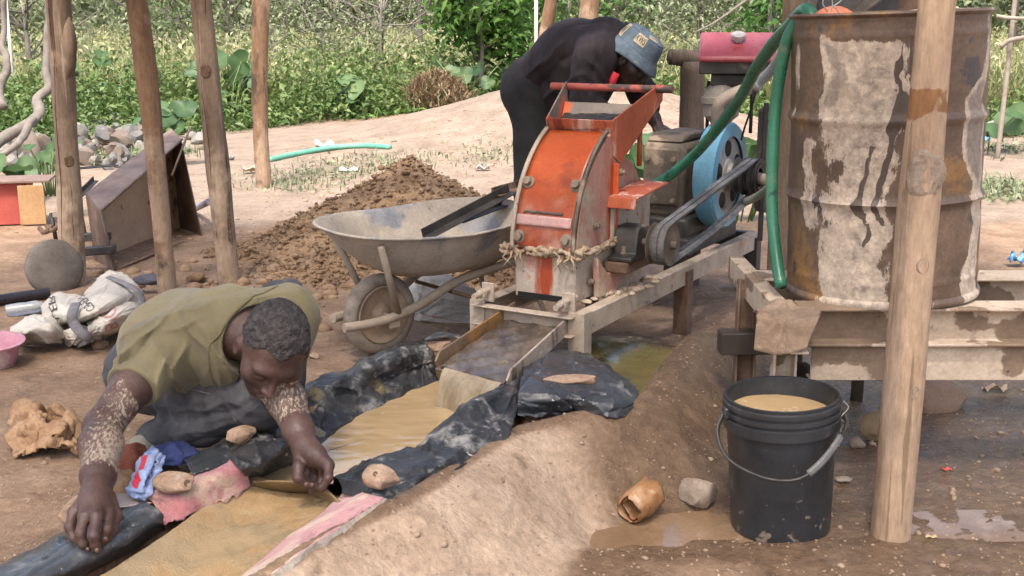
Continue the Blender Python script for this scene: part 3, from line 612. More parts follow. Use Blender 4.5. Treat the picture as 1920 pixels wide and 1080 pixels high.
for k in range(5):
    t = k*2*math.pi/5+.4; mk('web_hole', lathe([(.001, 0), (.034, .001), (.038, .006)], 18, mp(ES, FB, EZ)+MA*(.12*math.cos(t))+UP*(.12*math.sin(t))+MB_*.007, MB_), M('hole_shade', [(.012, .010, .009)], 5, .8), fw)  # near-black dishes on the web paint the shade inside its holes
mk('hub', lathe([(.001, -.05), (.05, -.05), (.055, 0), (.075, .008), (.075, .02)], 26, mp(ES, FB, EZ), MB_), gray, eng, autos=35)
for k in range(3):
    t = k*2*math.pi/3+.9; mk('hub_bolt', lathe([(.013, 0), (.013, .05), (.001, .05)], 6, mp(ES, FB-.055, EZ)+MA*(.045*math.cos(t))+UP*(.045*math.sin(t)), MB_), gray, eng, smooth=False)
mk('drive_pulley', lathe([(.055, .10), (.062, .09)]+[(r, .095-h*1.3) for r, h in pulley(.082, .085, 3)][1:-1]+[(.062, -.02), (.058, .02)], 36, mp(ES, PB-.05, EZ), MB_), darksteel, eng, autos=35)
# fuel tank on its bracket over the engine
TC = dp(1383, 100, 5.22); tu, tv = nrm(A(.985, -.17, 0)), nrm(A(.17, .985, 0))
redp = M('faded_red_tank', [(.30, .040, .055), (.38, .075, .09), (.44, .13, .14)], 5, .33, bump=.08, layers=[dict(col=(.60, .42, .40), scale=6, lo=.56, hi=.74, amt=.55), dict(col=(.12, .05, .045), scale=11, lo=.66, hi=.70)])
tp = [(-.165, -.06), (.165, -.06), (.165, .0), (.15, .055), (.13, .066), (-.115, .066), (-.165, .0)]
tank = mk('fuel_tank', prism([(-.13, -.035), (.12, -.035), (.12, .06), (.085, .088), (.05, .088), (-.13, -.012)], TC, tv, UP, tu, -.165, .165), redp, eng, autos=30, bevel=.012)
mk('tank_cap', lathe([(.020, 0), (.020, .012), (.031, .014), (.033, .030), (.028, .036), (.001, .037)], 18, TC+UP*.052-tv*.012, nrm(UP-.35*tv)), M('white_cap', [(.55, .54, .53), (.3, .28, .27)], 40, .5, bump=.2), tank, autos=35)
mk('cap_recess', box(TC+UP*.046-tv*.012, .14, .10, .006, tu, None, nrm(UP-.55*tv)), redp, tank, smooth=False, bevel=.003)
mk('tank_skirt', box(TC-UP*.058-tv*.0, .325, .225, .055, tu), darksteel, eng, smooth=False, bevel=.006)
mk('tank_tray', box(TC-UP*.112, .22, .16, .05, tu), darksteel, eng, smooth=False, bevel=.006)
for du in (-.12, .07): mk('tank_strut', tube([TC-UP*.12+tu*du, A(*(TC+tu*du)[:2], .80)], .008, 6), darksteel, eng)
# air cleaner, intake pipe, silencer
AC = dp(1352, 195, 5.2)
mk('air_cleaner', lathe([(.03, -.155), (.035, -.09), (.062, -.062), (.078, -.05), (.080, .0), (.088, .004), (.088, .03), (.080, .034), (.072, .06), (.05, .085), (.02, .095), (.001, .096)], 26, AC, UP), M('dusty_filter', [(.20, .18, .15), (.31, .275, .235)], 14, .8, bump=.4, bscale=60), eng, autos=30)
mk('intake_elbow', tube(catmull([dp(1343, 262, 5.15), dp(1345, 215, 5.1), dp(1352, 190, 5.08), dp(1385, 172, 5.08), dp(1415, 165, 5.08)], 24), .026, 12), M('muddy_pipe', [(.28, .22, .17), (.36, .30, .25)], 12, .8, bump=.4), eng)
mk('silencer', lathe([(.03, -.30), (.075, -.29), (.078, -.27), (.078, .16), (.06, .18), (.03, .19)], 22, dp(1452, 275, 5.3), UP, caps=True), M('rusty_silencer', [(.13, .095, .085), (.24, .18, .16), (.32, .25, .22)], 14, .85, bump=.4), eng, autos=30)
mk('exhaust_elbow', tube(catmull([mp(1.5, .12, .66), dp(1435, 338, 5.15), dp(1455, 335, 5.2), dp(1460, 300, 5.25)], 18), .028, 12), M('muddy_pipe', [], 1), eng)
mk('engine_bracket', box(A(*dp(1432, 300, 5.25)[:2], .62), .02, .02, .62), darksteel, eng, smooth=False)
# ---- belts: two on top run, each belt its own thing
def belt(off, label, slack):
    w = .0125
    c1, c2 = mp(PS, PB+off, PZ), mp(ES, PB+off+.004, EZ); r1, r2 = .072, .076
    d = c2-c1; L = math.hypot(d@MA, d[2]); th = math.atan2(d[2], d@MA); P = []
    def at(c, r, a): return c+MA*(r*math.cos(a))+UP*(r*math.sin(a))
    for a in np.linspace(th+math.pi/2, th+3*math.pi/2, 16): P.append(at(c1, r1, a))
    lo0, lo1 = at(c1, r1, th-math.pi/2), at(c2, r2, th-math.pi/2)
    for q in np.linspace(0, 1, 16)[1:-1]: P.append(lo0*(1-q)+lo1*q-UP*slack*math.sin(math.pi*q))
    for a in np.linspace(th-math.pi/2, th+math.pi/2, 16): P.append(at(c2, r2, a))
    hi0, hi1 = at(c2, r2, th+math.pi/2), at(c1, r1, th+math.pi/2)
    for q in np.linspace(0, 1, 16)[1:-1]: P.append(hi0*(1-q)+hi1*q)
    P = np.array(P); n = len(P); T = np.roll(P, -1, 0)-np.roll(P, 1, 0); T /= np.linalg.norm(T, axis=1)[:, None]
    ctr = (c1+c2)/2; N = np.cross(T, MB_); N *= np.sign(((P-ctr)*N).sum(1))[:, None]
    V = np.concatenate([P+N*.006+MB_*w*.9, P+N*.006-MB_*w*.9, P-N*.006-MB_*w*.55, P-N*.006+MB_*w*.55]); F = []
    for i in range(n):
        j = (i+1) % n
        for k in range(4): q = (k+1) % 4; F.append([k*n+i, k*n+j, q*n+j, q*n+i])
    return mk('drive_belt', (V, F), belt_m, autos=40, label=label, cat='drive belt')
belt(-.045, 'outermost worn rubber drive belt running from mill pulley to engine pulley', .012)
belt(-.018, 'worn rubber drive belt in the middle groove of the mill and engine pulleys', .02)
# ---- chute with running water
ch = thing('steel_chute', 'open steel chute carrying muddy water out from under the mill', 'chute', mp(-.3, .22, .15))
c_tl, c_tr = mp(.08, .335, .225), mp(.06, .08, .225)
lip_l, lip_r = gp(816, 694, .185), gp(950, 731, .185)
def lerp(a, b, t): return a*(1-t)+b*t
wet_steel = M('wet_rusty_chute', [(.13, .085, .05), (.24, .16, .10)], 10, .35, bump=.3, bscale=40, layers=[dict(col=(.33, .17, .06), scale=5, stretch=(1, 1, 1), lo=.52, hi=.62)])
mk('floor_plate', quad(c_tl, c_tr, lip_r, lip_l, 8), wet_steel, ch, smooth=False, solid=.006)
side_m = M('chute_side_caked', [(.30, .24, .19), (.44, .36, .29)], 12, .85, bump=.8, bscale=60, bdist=.008, layers=[dict(col=(.15, .10, .075), scale=9, stretch=(1, 1, .3), lo=.55, hi=.62), dict(col=(.55, .50, .44), scale=30, lo=.6, hi=.66)])
outl, outr = nrm(lip_l-lip_r), nrm(lip_r-lip_l)
for (a, b, m_) in ((c_tl, lip_l, wet_steel), (c_tr, lip_r, side_m)):
    d_ = nrm(b-a); sd_ = nrm(np.cross(d_, UP)); h = .055
    mk('side_plate', prism([(0, -.006), (np.linalg.norm(b-a)-.02, -.006), (np.linalg.norm(b-a), .03), (np.linalg.norm(b-a)-.03, h), (0, h)], a, d_, UP, sd_, -.004, .004), m_, ch, smooth=False, bevel=.002)
flow_m = M('running_slurry', [(.055, .042, .035), (.115, .09, .07), (.19, .15, .11)], 14, .16, bump=.6, bscale=22, bdist=.01, stretch=(1.0, .35, 1), layers=[dict(col=(.36, .26, .15), scale=6, lo=.58, hi=.70, amt=.8)])
fall_m = M('falling_slurry', [(.20, .155, .10), (.33, .26, .17), (.42, .34, .22)], 16, .15, bump=.7, bscale=30, bdist=.008, stretch=(1, 1, .15))
rows = []
for q in np.linspace(0, 1, 22): rows.append([lerp(lerp(c_tl, lip_l, q), lerp(c_tr, lip_r, q), u)+UP*(.018+.003*math.sin(u*19+q*31)) for u in np.linspace(.05, .95, 16)])
G = crumple(np.array(rows), .004, 30, 4, 3, False); mk('slurry_stream', gridmesh(G), flow_m, kind='stuff', label='dark muddy water sliding down the steel chute', cat='water')
fd = nrm(A(*((lip_l+lip_r)/2-(c_tl+c_tr)/2)[:2], 0)); rows = []
for q in np.linspace(0, 1, 16):
    drop = .17*q*q+.03*q; fwd = .075*q**.8
    rows.append([lerp(lip_l, lip_r, u)+UP*(.018-drop+.0)+fd*(fwd+.012*math.sin(u*14+1)*q) for u in np.linspace(.14-.02*q, .93-.05*q, 26)])
mk('slurry_fall', gridmesh(np.array(rows)), fall_m, kind='stuff', label='curtain of muddy water falling from the chute lip', cat='water')
# ---- timber post with a cross log behind the engine; rough trunk behind the hoses
def timber(name, label, pts, r, seed, m=bark, cat='post'): return mk(name, tube(catmull(pts, 22), catmull(np.array(r)[:, None], 22)[:, 0], 16, rn=.10, seed=seed), m, label=label, cat=cat)
p = dp(1298, 115, 5.75); timber('timber_post', 'short rough-barked timber post behind the engine with a chipped top', [A(p[0], p[1], gz(p[0], p[1])-.1), A(p[0]+.01, p[1], .6), A(p[0], p[1], p[2])], [.07, .062, .062], 3)
q1, q2 = dp(1256, 107, 5.72), dp(1400, 112, 5.85); timber('timber_log', 'weathered log lying level across the top of the rough-barked post', [q1, (q1+q2)/2, q2], [.036, .042, .04], 5, cat='log')
p = dp(1488, 300, 4.35); timber('timber_post', 'thick rough trunk standing close behind the mud-streaked steel drum', [A(p[0], p[1], gz(p[0], p[1])-.1), A(p[0]-.01, p[1], .5), A(p[0]+.02, p[1], .85), A(p[0]-.0, p[1], 1.28), A(p[0]+.02, p[1], roofz(p[0], p[1]))], [.075, .07, .078, .07, .065], 7, m=M('brown_bark', [(.09, .062, .042), (.19, .135, .09), (.28, .21, .145)], 9, .95, bump=1., bscale=20, bdist=.02, stretch=(1, 1, .2)))
# ================================================================ drum, its stand, bucket, hoses
DC = A(1.070, 3.39, 0); DR, DZ0, DZ1 = .268, .522, 1.312
lean = nrm(A(-.035, 0, 1)); lx = nrm(np.cross(A(0, 1, 0), lean))
do = A(DC[0]+.02, DC[1], DZ0); H_ = DZ1-DZ0
drum_m = M('mud_streaked_drum', base=[(.065, .042, .028), (.115, .075, .05), (.175, .115, .076)], scale=7, rough=.5, grain=.25, bump=.3, bscale=40, bdist=.003, spec=.45,
    layers=[dict(col=(.26, .135, .045), scale=5, lo=.56, hi=.66, amt=.8, rough=.7), dict(col=(.035, .042, .05), scale=7, lo=.60, hi=.66, amt=.8),
            dict(col=((.31, .25, .195), (.56, .455, .35)), attr='mud', nw=1.25, scale=6, stretch=(1, 1, .42), ro=.76, lo=1.02, hi=1.06, rough=.9, cscale=30), dict(col=(.12, .10, .09), attr='mud', nw=.6, scale=26, ro=.75, lo=.84, hi=.96, rough=.8, amt=.6),
            dict(col=(.075, .055, .042), attr='drip', nw=.7, scale=20, stretch=(1, 1, .45), lo=.86, hi=.92, rough=.45)])
prof = []
for z in np.linspace(0, 1, 90):
    r = DR
    for rc in (.36, .645): r += .010*math.exp(-((z-rc)/.012)**2)
    for rc in (.08, .93): r += .003*math.exp(-((z-rc)/.01)**2)
    prof.append((r, z*H_))
prof = [(DR+.007, -.004), (DR+.010, .004), (DR+.007, .012)]+prof[2:-1]+[(DR+.006, H_-.006), (DR+.010, H_), (DR+.006, H_+.006), (DR-.002, H_+.004), (DR-.004, H_-.03), (DR-.004, H_-.4)]
SG = 144; v, f = lathe(prof, SG, do, lean, ref=lx)
ang = np.tile(np.linspace(0, 2*math.pi, SG, endpoint=False), len(prof)); hh = np.repeat([h for _, h in prof], SG)/H_
th = np.degrees(np.mod(ang+math.pi, 2*math.pi)-math.pi)     # 0 = +x, camera side is around -90 .. check sign below
camang = np.degrees(np.arctan2(v[:, 1]-do[1], v[:, 0]-do[0]))
rel = np.mod(camang-(-108)+180, 360)-180                    # 0 faces the camera, + to the right
rel = rel+15*vnoise(np.stack([hh*3.2, rel*.012, hh*0], 1), 1., 3, 6)+6*vnoise(np.stack([hh*11, rel*.04, hh*0], 1), 1., 2, 9); dn = v+0; dent = .006*vnoise(v, 4, 3, 8)*np.clip(hh*(1-hh)*5, 0, 1); rad = v-(do+np.outer((v-do)@lean, lean)); rad /= np.linalg.norm(rad, axis=1)[:, None]+1e-9; v = v+rad*dent[:, None]
mud = np.zeros(len(v))
def lobe(c, w, h0, h1, amp, soft=.08): return amp*np.exp(-np.abs((rel-c)/w)**2.2)*sstep(h0-soft, h0, hh)*(1-sstep(h1, h1+soft, hh))
mud += lobe(-48, 7, .30, .55, .40)+lobe(-62, 5, .55, .88, .40)+lobe(28, 8, .0, .30, .25)+lobe(-14, 29, .0, .88, .58); mud += lobe(66, 11, .0, 1., .52); mud += lobe(56, 10, .48, .70, .5); mud += lobe(-80, 12, .2, .95, .28); mud += lobe(-35, 5, .72, .92, .35); mud += lobe(150, 60, 0, 1, .4)
drip = lobe(-1, 3.2, .30, .84, .72, .03)+lobe(-11, 3.2, .22, .56, .72, .03)+lobe(10, 2.2, .78, .92, .68, .02)+lobe(-1, 6, .62, .72, .7, .03)+lobe(3, 2.2, .82, .95, .68, .02)+lobe(-11, 4, .33, .36, .6, .02)+lobe(22, 4, .30, .62, .6, .05)
drum = thing('steel_drum', 'open-topped steel drum streaked with dried mud, set on heavy beams', 'drum', do)
mk('shell', (v, f), drum_m, drum, attrs=dict(mud=mud, drip=drip), autos=50)
mk('base', lathe([(.001, .012), (DR, .012)], 60, do, lean), rust, drum)
sheet_o = lathe([(.001, H_-.25), (DR-.006, H_-.25)], 60, do, lean); mk('drum_water', sheet_o, murky, drum)
# orange float ball lying on the rim with a wire loop, dark sheet behind
fc = dp(1546, 44, 3.26); mk('float_ball', (lambda vv: (vv[0]*A(.062, .050, .045)+A(.895, 3.345, 1.286), vv[1]))(ico(3)), M('orange_float', [(.62, .16, .07), (.68, .24, .13)], 8, .5, bump=.1), label='orange plastic float lying at the rim inside the steel drum', cat='float')
wl = [dp(x, y, 3.28) for x, y in [(1552, 22), (1543, 8), (1546, -6), (1557, -8), (1561, 6), (1558, 22)]]; wl2 = [dp(x, y, 3.28) for x, y in [(1574, 26), (1568, 16), (1562, 12), (1574, 4), (1584, -8)]]
wr = thing('wire_loop', 'bent pale wire hooked over the drum rim above the orange float', 'wire', wl[0]); wm = M('pale_wire', [(.5, .5, .48), (.38, .38, .37)], 20, .4, metal=.6, bump=0)
mk('loop', tube(catmull(wl, 24), .0016, 6), wm, wr); mk('twist', tube(catmull(wl2, 18), .0016, 6), wm, wr)
# old motor housing pieces hanging behind the drum top
hs = thing('steel_hopper_lid', 'dark steel trough leaning above and behind the drum top', 'trough', dp(1620, 10, 3.9))
mk('dark_panel', prism([(0, 0), (.30, 0), (.36, .34), (.06, .34)], dp(1505, 42, 3.85), A(1, 0, 0), nrm(A(0, .35, 1)), A(0, 1, 0), 0, .02), darksteel, hs, smooth=False, bevel=.003)
mk('side_bar', prism([(0, 0), (.035, 0), (.15, .40), (.115, .40)], dp(1503, 40, 3.80), A(1, 0, 0), nrm(A(0, .3, 1)), A(0, 1, 0), 0, .02), castiron, hs, smooth=False, bevel=.003)
mk('side_bar', prism([(0, 0), (.03, -.015), (.42, .30), (.40, .33)], dp(1586, 30, 3.80), A(1, 0, 0), nrm(A(0, .3, 1)), A(0, 1, 0), 0, .02), castiron, hs, smooth=False, bevel=.003)
mk('rusty_panel', prism([(0, 0), (.28, .02), (.28, .36), (.20, .36)], dp(1590, 38, 3.86), A(1, 0, 0), nrm(A(0, .3, 1)), A(0, 1, 0), 0, .015), rust, hs, smooth=False, bevel=.003)
for x_ in (.98, 1.20): mk('support_leg', tube([A(x_, 3.90, gz(x_, 3.90)-.1), A(x_+.02, 3.90, 1.45)], .022, 8), castiron, hs)
# ---- drum stand: two heavy beams, legs, cross pieces
ds = thing('drum_stand', 'heavy mud-splashed steel beam stand under the drum', 'stand', A(1.3, 3.3, 0))
beam_m = M('splashed_beam', [(.13, .085, .055), (.21, .145, .095), (.27, .19, .13)], 6, .75, bump=.4, bscale=40, bdist=.004,
    layers=[dict(col=((.42, .325, .235), (.55, .445, .335)), scale=4.2, ro=.5, lo=.475, hi=.495, rough=.9), dict(col=(.085, .06, .045), scale=19, lo=.67, hi=.69), dict(col=(.20, .07, .03), scale=60, zr=(.44, .50, -.15), lo=.62, hi=.66)])
zt = DZ0-.006
mk('front_beam', I_beam(A(.80, 3.19, zt-.055), A(2.9, 3.19, zt-.055), .11, .10), beam_m, ds, smooth=False, bevel=.003)
mk('lower_channel', C_beam(A(.84, 3.165, zt-.165), A(2.9, 3.165, zt-.165), .10, .05, flip=1), beam_m, ds, smooth=False, bevel=.003)
mk('rear_beam', I_beam(A(.76, 3.585, zt-.055), A(3.0, 3.585, zt-.055), .11, .13), beam_m, ds, smooth=False, bevel=.003)
mk('cross_beam', C_beam(A(.735, 2.98, zt-.045), A(.735, 3.9, zt-.045), .08, .05, flip=-1), beam_m, ds, smooth=False, bevel=.003)
for x, y, m_ in ((.742, 3.10, beam_m), (.742, 3.62, rust), (2.75, 3.10, beam_m), (2.75, 3.62, beam_m)):
    p = A(x, y, 0); mk('leg', C_beam(A(x, y, gz(x, y)-.06), A(x, y, zt-.02), .064, .045, up=A(1, 0, 0), flip=1), m_, ds, smooth=False, bevel=.003)
mk('cross_tube', box(gp(1425, 640, .30)+A(.0, 0, 0), .26, .07, .07, A(1, .05, 0)), M('black_channel', [(.03, .022, .017), (.06, .045, .035)], 9, .6, bump=.3), ds, smooth=False, bevel=.003)
mk('inner_leg', C_beam(A(.84, 3.30, gz(.84, 3.3)-.05), A(.84, 3.30, zt-.2), .05, .04, up=A(1, 0, 0)), M('black_channel', [], 1), ds, smooth=False, bevel=.003)
RG = creases(patch([[A(.64, 2.99, zt-.075), A(.70, 2.955, zt-.08), A(.77, 2.95, zt-.06)], [A(.645, 3.0, zt+.012), A(.71, 2.965, zt+.022), A(.80, 2.97, zt+.012)], [A(.66, 3.06, zt+.022), A(.73, 3.07, zt+.03), A(.83, 3.06, zt+.016)], [A(.66, 3.12, zt+.008), A(.73, 3.14, zt+.01), A(.83, 3.13, zt+.008)]], 34, 40), 22, .012, .012, 4)
mk('muddy_rag', gridmesh(RG), M('muddy_rag_brown', [(.20, .135, .09), (.32, .23, .155)], 14, .9, bump=.8, bscale=50, bdist=.008, layers=[dict(col=(.10, .13, .22), scale=9, lo=.68, hi=.74)]), label='muddy rag draped over the end of the drum stand', cat='rag', solid=.006)
# ---- bucket
bc = on(1459, 984); BZ = gz(bc[0], bc[1]); BH, R0, R1 = .372, .128, .139
bk = thing('plastic_bucket', 'black plastic bucket full of muddy water standing by the pale post', 'bucket', A(bc[0], bc[1], BZ))
blk = M('black_bucket_plastic', [(.013, .014, .016), (.022, .024, .027), (.04, .042, .045)], 4, .38, bump=.15, bscale=60, bdist=.001, spec=.5,
    layers=[dict(col=(.085, .078, .07), scale=5, stretch=(1, 1, .3), lo=.58, hi=.72, rough=.7, amt=.6), dict(col=(.22, .17, .12), scale=30, zr=(BZ, BZ+.16, .10), lo=.66, hi=.74, amt=.7, rough=.9), dict(col=(.10, .10, .10), scale=70, lo=.68, hi=.72, amt=.6)])
tilt = nrm(A(-.045, -.01, 1)); o_ = A(bc[0]+.006, bc[1], BZ-.004)
body = [(.001, .006), (R0-.012, .004), (R0-.003, 0), (R0, .006)]+[(R0+(R1-R0)*t, .006+(BH-.09)*t) for t in np.linspace(.03, .96, 14)]
lip = [(R1+.001, BH-.085), (R1+.010, BH-.082), (R1+.011, BH-.055), (R1+.003, BH-.051), (R1+.003, BH-.046), (R1+.010, BH-.044), (R1+.010, BH-.034), (R1+.004, BH-.031), (R1+.004, BH-.026), (R1+.011, BH-.023), (R1+.011, BH-.013), (R1+.006, BH-.010), (R1+.007, BH-.002), (R1+.003, BH), (R1-.001, BH-.002), (R1-.003, BH-.02), (R1-.006, BH-.12)]
mk('bucket_body', lathe(body+lip, 72, o_, tilt), blk, bk, autos=45)
Rw = R1-.006; wc = o_+tilt*(BH-.048); mk('muddy_water', (lambda vv: (np.column_stack([vv[0][:, 0], vv[0][:, 1], np.full(len(vv[0]), wc[2])+.0018*vnoise(vv[0], 30, 3, 3)]), vv[1]))(lathe([(.001, 0), (.04, 0), (.08, 0), (.11, 0), (Rw, 0)], 48, wc, UP)), M('murky_bucket_water', [(.40, .27, .13), (.46, .32, .165)], 8, .03, grain=0., bump=.2, bscale=12, bdist=.006, bdet=1.5, layers=[dict(col=(.52, .42, .30), scale=9, dist=1.5, lo=.58, hi=.62, amt=.85)]), bk)
hp = [o_+tilt*(BH-.045)+A(math.cos(t)*(R1+.012+.02*math.sin(t-math.pi) if 0 else R1+.014), math.sin(t)*(R1+.014), 0) for t in (math.radians(188), math.radians(352))]
hl, hr = hp
hnd = catmull([hl, hl+A(-.020, -.03, -.045), hl+A(.0, -.085, -.095), hl+A(.075, -.14, -.122), (hl+hr)/2+A(.0, -.165, -.118), hr+A(-.09, -.145, -.085), hr+A(-.03, -.09, -.04), hr+A(.004, -.03, -.02), hr], 60)
mk('handle', tube(hnd, .0042, 8, flat=2.0), M('black_handle', [(.02, .02, .02), (.06, .055, .05)], 20, .5, bump=.2), bk)
mk('handle_grip', tube(hnd[33:46], .0075, 10, flat=1.4), M('grey_grip', [(.10, .10, .095), (.17, .165, .155)], 25, .6, bump=.2), bk)
mk('handle_wire', tube(catmull([hr+A(.0, .0, .03), hr+A(.012, -.01, .015), hr+A(-.01, -.02, -.01), hr+A(.014, -.015, -.03), hr+A(-.006, -.01, -.05), hr+A(.01, -.005, -.02)], 30), .0018, 6), M('dull_wire', [(.20, .18, .16), (.3, .27, .24)], 20, .5, metal=.5, bump=0), bk)
mk('handle_lug', box(hl+A(.006, 0, 0), .02, .035, .03), blk, bk, smooth=False, bevel=.005)
# ---- hoses
hose_m = M('green_hose', [(.022, .115, .062), (.03, .16, .09), (.05, .20, .12)], 4, .32, bump=.2, bscale=50, bdist=.002, layers=[dict(col=(.20, .22, .17), scale=9, lo=.58, hi=.70, amt=.6, rough=.7), dict(col=(.012, .05, .035), scale=12, lo=.62, hi=.68)])
def hose(name, label, pts, r, m, n=60): return mk(name, tube(catmull(pts, n), r, 14), m, label=label, cat='hose')
hose('green_hose', 'thick green hose sweeping from the mill up past the fuel tank to the drum', [dp(1208, 357, 4.72), dp(1250, 333, 4.70), dp(1300, 292, 4.62), dp(1350, 235, 4.45), dp(1390, 180, 4.25), dp(1420, 125, 4.0), dp(1450, 82, 3.8), dp(1480, 50, 3.6), dp(1512, 33, 3.42)+A(0, 0, .02), dp(1530, 60, 3.36)], .021, hose_m)
hose('green_hose', 'green hose hanging straight down along the side of the drum', [dp(1500, 36, 3.40), dp(1478, 70, 3.42), dp(1466, 120, 3.44), dp(1455, 190, 3.45), dp(1449, 280, 3.44), dp(1447, 380, 3.42), dp(1453, 460, 3.38), dp(1464, 538, 3.30)], .0178, hose_m)
hose('pale_hose', 'pale grey-blue hose clamped to the engine intake pipe', [dp(1415, 165, 5.08), dp(1428, 150, 5.06), dp(1448, 130, 4.98), dp(1468, 100, 4.85), dp(1490, 70, 4.7)], .023, M('pale_hose_rubber', [(.26, .31, .32), (.36, .40, .40)], 9, .6, bump=.2, layers=[dict(col=(.30, .25, .20), scale=8, lo=.55, hi=.66)]))
hose('green_hose', 'muddy pale green hose drooping behind the drive pulley', [dp(1400, 378, 5.0), dp(1425, 365, 4.9), dp(1450, 345, 4.6), dp(1480, 312, 4.3)], .017, M('muddy_green_hose', [(.20, .24, .18), (.30, .31, .23)], 9, .6, bump=.2))
mk('hose_clamp', tube([dp(1407, 169, 5.08), dp(1417, 162, 5.08)], .029, 14), M('dark_clamp', [(.10, .09, .075)], 9, .5, bump=.2), label='dark clamp ring joining the pale hose to the intake pipe', cat='clamp')
mk('cable', tube(catmull([dp(1418, 170, 5.05), dp(1408, 205, 5.1), dp(1396, 240, 5.15), dp(1390, 262, 5.2)], 16), .005, 6), black_rub, label='thin black cable hanging below the pale hose clamp', cat='cable')
hose('green_hose', 'length of green hose lying loose on the sandy ground behind the slender post', [on(505, 304)+A(0, 0, .02), on(560, 292)+A(0, 0, .02), on(620, 283)+A(0, 0, .03), on(680, 277)+A(0, 0, .02), on(731, 276)+A(0, 0, .02)], .026, M('bright_green_hose', [(.07, .26, .18), (.13, .33, .24)], 9, .5, bump=.2))
# ================================================================ the sluice: plastic liners, water, towels, stones
def pts(rows): return [[gp(x, y, z) for x, y, z in r] for r in rows]
plastic = M('black_sheet_plastic', [(.012, .0125, .0135), (.024, .025, .027), (.05, .052, .056)], 5, .36, bump=.7, bscale=30, bdist=.008, spec=.5,
    layers=[dict(col=((.14, .14, .135), (.34, .33, .305)), scale=7, lo=.50, hi=.66, rough=.7, amt=.8, ro=.75), dict(col=(.46, .42, .36), scale=22, lo=.66, hi=.70, rough=.85, amt=.85), dict(col=(.26, .20, .09), scale=5, lo=.62, hi=.72, rough=.8, amt=.7)])
plastic2 = M('blue_black_plastic', [(.016, .018, .021), (.032, .036, .041), (.062, .068, .076)], 4, .36, bump=.5, bscale=20, bdist=.006, spec=.55,
    layers=[dict(col=((.12, .125, .13), (.28, .28, .275)), scale=7, lo=.54, hi=.68, rough=.65, amt=.8, ro=.75), dict(col=(.5, .47, .42), scale=70, lo=.66, hi=.70, rough=.85), dict(col=(.44, .40, .33), scale=10, lo=.64, hi=.74, rough=.8, amt=.7)])
def liner(label, rows, n, m, mat, amp=.010, sc=9, seed=1, name='plastic_liner', cat='plastic sheet', fold=.0, solid=.0015, rough_edge=.004):
    n, m = int(n*1.6), int(m*1.5); G = patch(pts(rows), n, m); G = crumple(G, amp*.7, sc, seed, 2, False)
    if fold: G = creases(G, int(fold*.7), .012, .016, seed); G = creases(G, int(fold*1.2), .005, .007, seed+50)
    e_ = rough_edge*vnoise(G[-1], 40, 3, seed)[:, None]; G[-1] += (G[-1]-G[-2])/(np.linalg.norm(G[-1]-G[-2], axis=1)[:, None]+1e-9)*e_*2
    return mk(name, gridmesh(G), mat, label=label, cat=cat, solid=-solid, autos=38), G
liner('crumpled black plastic liner on the pond wall below the wheelbarrow', [
    [(528, 742, .14), (565, 728, .15), (592, 714, .145), (628, 700, .15), (656, 694, .14), (684, 676, .155), (706, 664, .15), (746, 646, .145), (780, 640, .14), (806, 634, .15)],
    [(540, 752, .168), (575, 736, .172), (602, 724, .165), (636, 710, .182), (662, 704, .17), (688, 684, .205), (708, 682, .185), (752, 657, .205), (784, 655, .18), (812, 647, .195)],
    [(558, 790, .125), (592, 770, .118), (618, 764, .122), (650, 744, .115), (676, 738, .125), (698, 722, .125), (722, 716, .118), (764, 694, .13), (792, 690, .122), (814, 682, .13)],
    [(588, 850, .08), (615, 826, .08), (640, 806, .08), (668, 788, .08), (690, 776, .08), (714, 766, .08), (735, 755, .08), (770, 738, .08), (796, 728, .08), (818, 716, .08)],
    [(600, 870, .02), (628, 846, .02), (652, 826, .02), (680, 806, .02), (702, 796, .02), (726, 784, .02), (748, 775, .02), (782, 756, .02), (808, 748, .02), (830, 736, .02)]], 46, 110, plastic, .010, 8, 3, fold=46)
liner('white-spotted black plastic liner turned over the outer mud bank', [
    [(618, 915, .02), (660, 895, .02), (720, 875, .02), (790, 858, .02), (850, 838, .02), (872, 800, .02), (915, 770, .02)],
    [(620, 905, .085), (662, 878, .085), (720, 858, .085), (790, 842, .085), (848, 822, .085), (866, 780, .085), (905, 755, .09)],
    [(628, 898, .155), (675, 876, .172), (735, 857, .182), (800, 838, .188), (850, 785, .235), (880, 758, .25), (935, 728, .23)],
    [(640, 912, .172), (695, 904, .192), (760, 888, .204), (830, 862, .208), (905, 806, .214), (935, 764, .228), (965, 712, .238)],
    [(642, 926, .165), (715, 940, .178), (790, 918, .186), (870, 880, .190), (945, 832, .192), (968, 776, .208), (985, 702, .228)]], 48, 120, plastic, .010, 9, 7, fold=46)
liner('sheet of black plastic spread over the rounded end of the mud bank', [
    [(985, 690, .20), (1040, 660, .20), (1095, 668, .19), (1150, 696, .17), (1182, 718, .15)],
    [(978, 712, .245), (1040, 685, .25), (1100, 690, .25), (1160, 722, .225), (1198, 742, .185)],
    [(972, 745, .235), (1040, 740, .245), (1100, 745, .24), (1160, 758, .222), (1208, 765, .18)],
    [(968, 778, .185), (1030, 775, .18), (1085, 780, .175), (1140, 794, .165), (1200, 782, .15)]], 50, 80, plastic2, .013, 7, 11, fold=34)
liner('smooth blue-black plastic strip folded over the sluice edge below the hand', [
    [(250, 938, .13), (180, 970, .125), (90, 1010, .12), (0, 1050, .115), (-120, 1105, .11)],
    [(275, 942, .175), (200, 985, .172), (110, 1030, .168), (10, 1075, .165), (-110, 1125, .16)],
    [(302, 962, .165), (240, 1008, .162), (140, 1060, .158), (40, 1108, .155), (-60, 1150, .15)],
    [(305, 990, .095), (250, 1032, .09), (170, 1072, .085), (90, 1115, .08), (0, 1165, .075)]], 30, 80, plastic2, .006, 8, 15, fold=12)
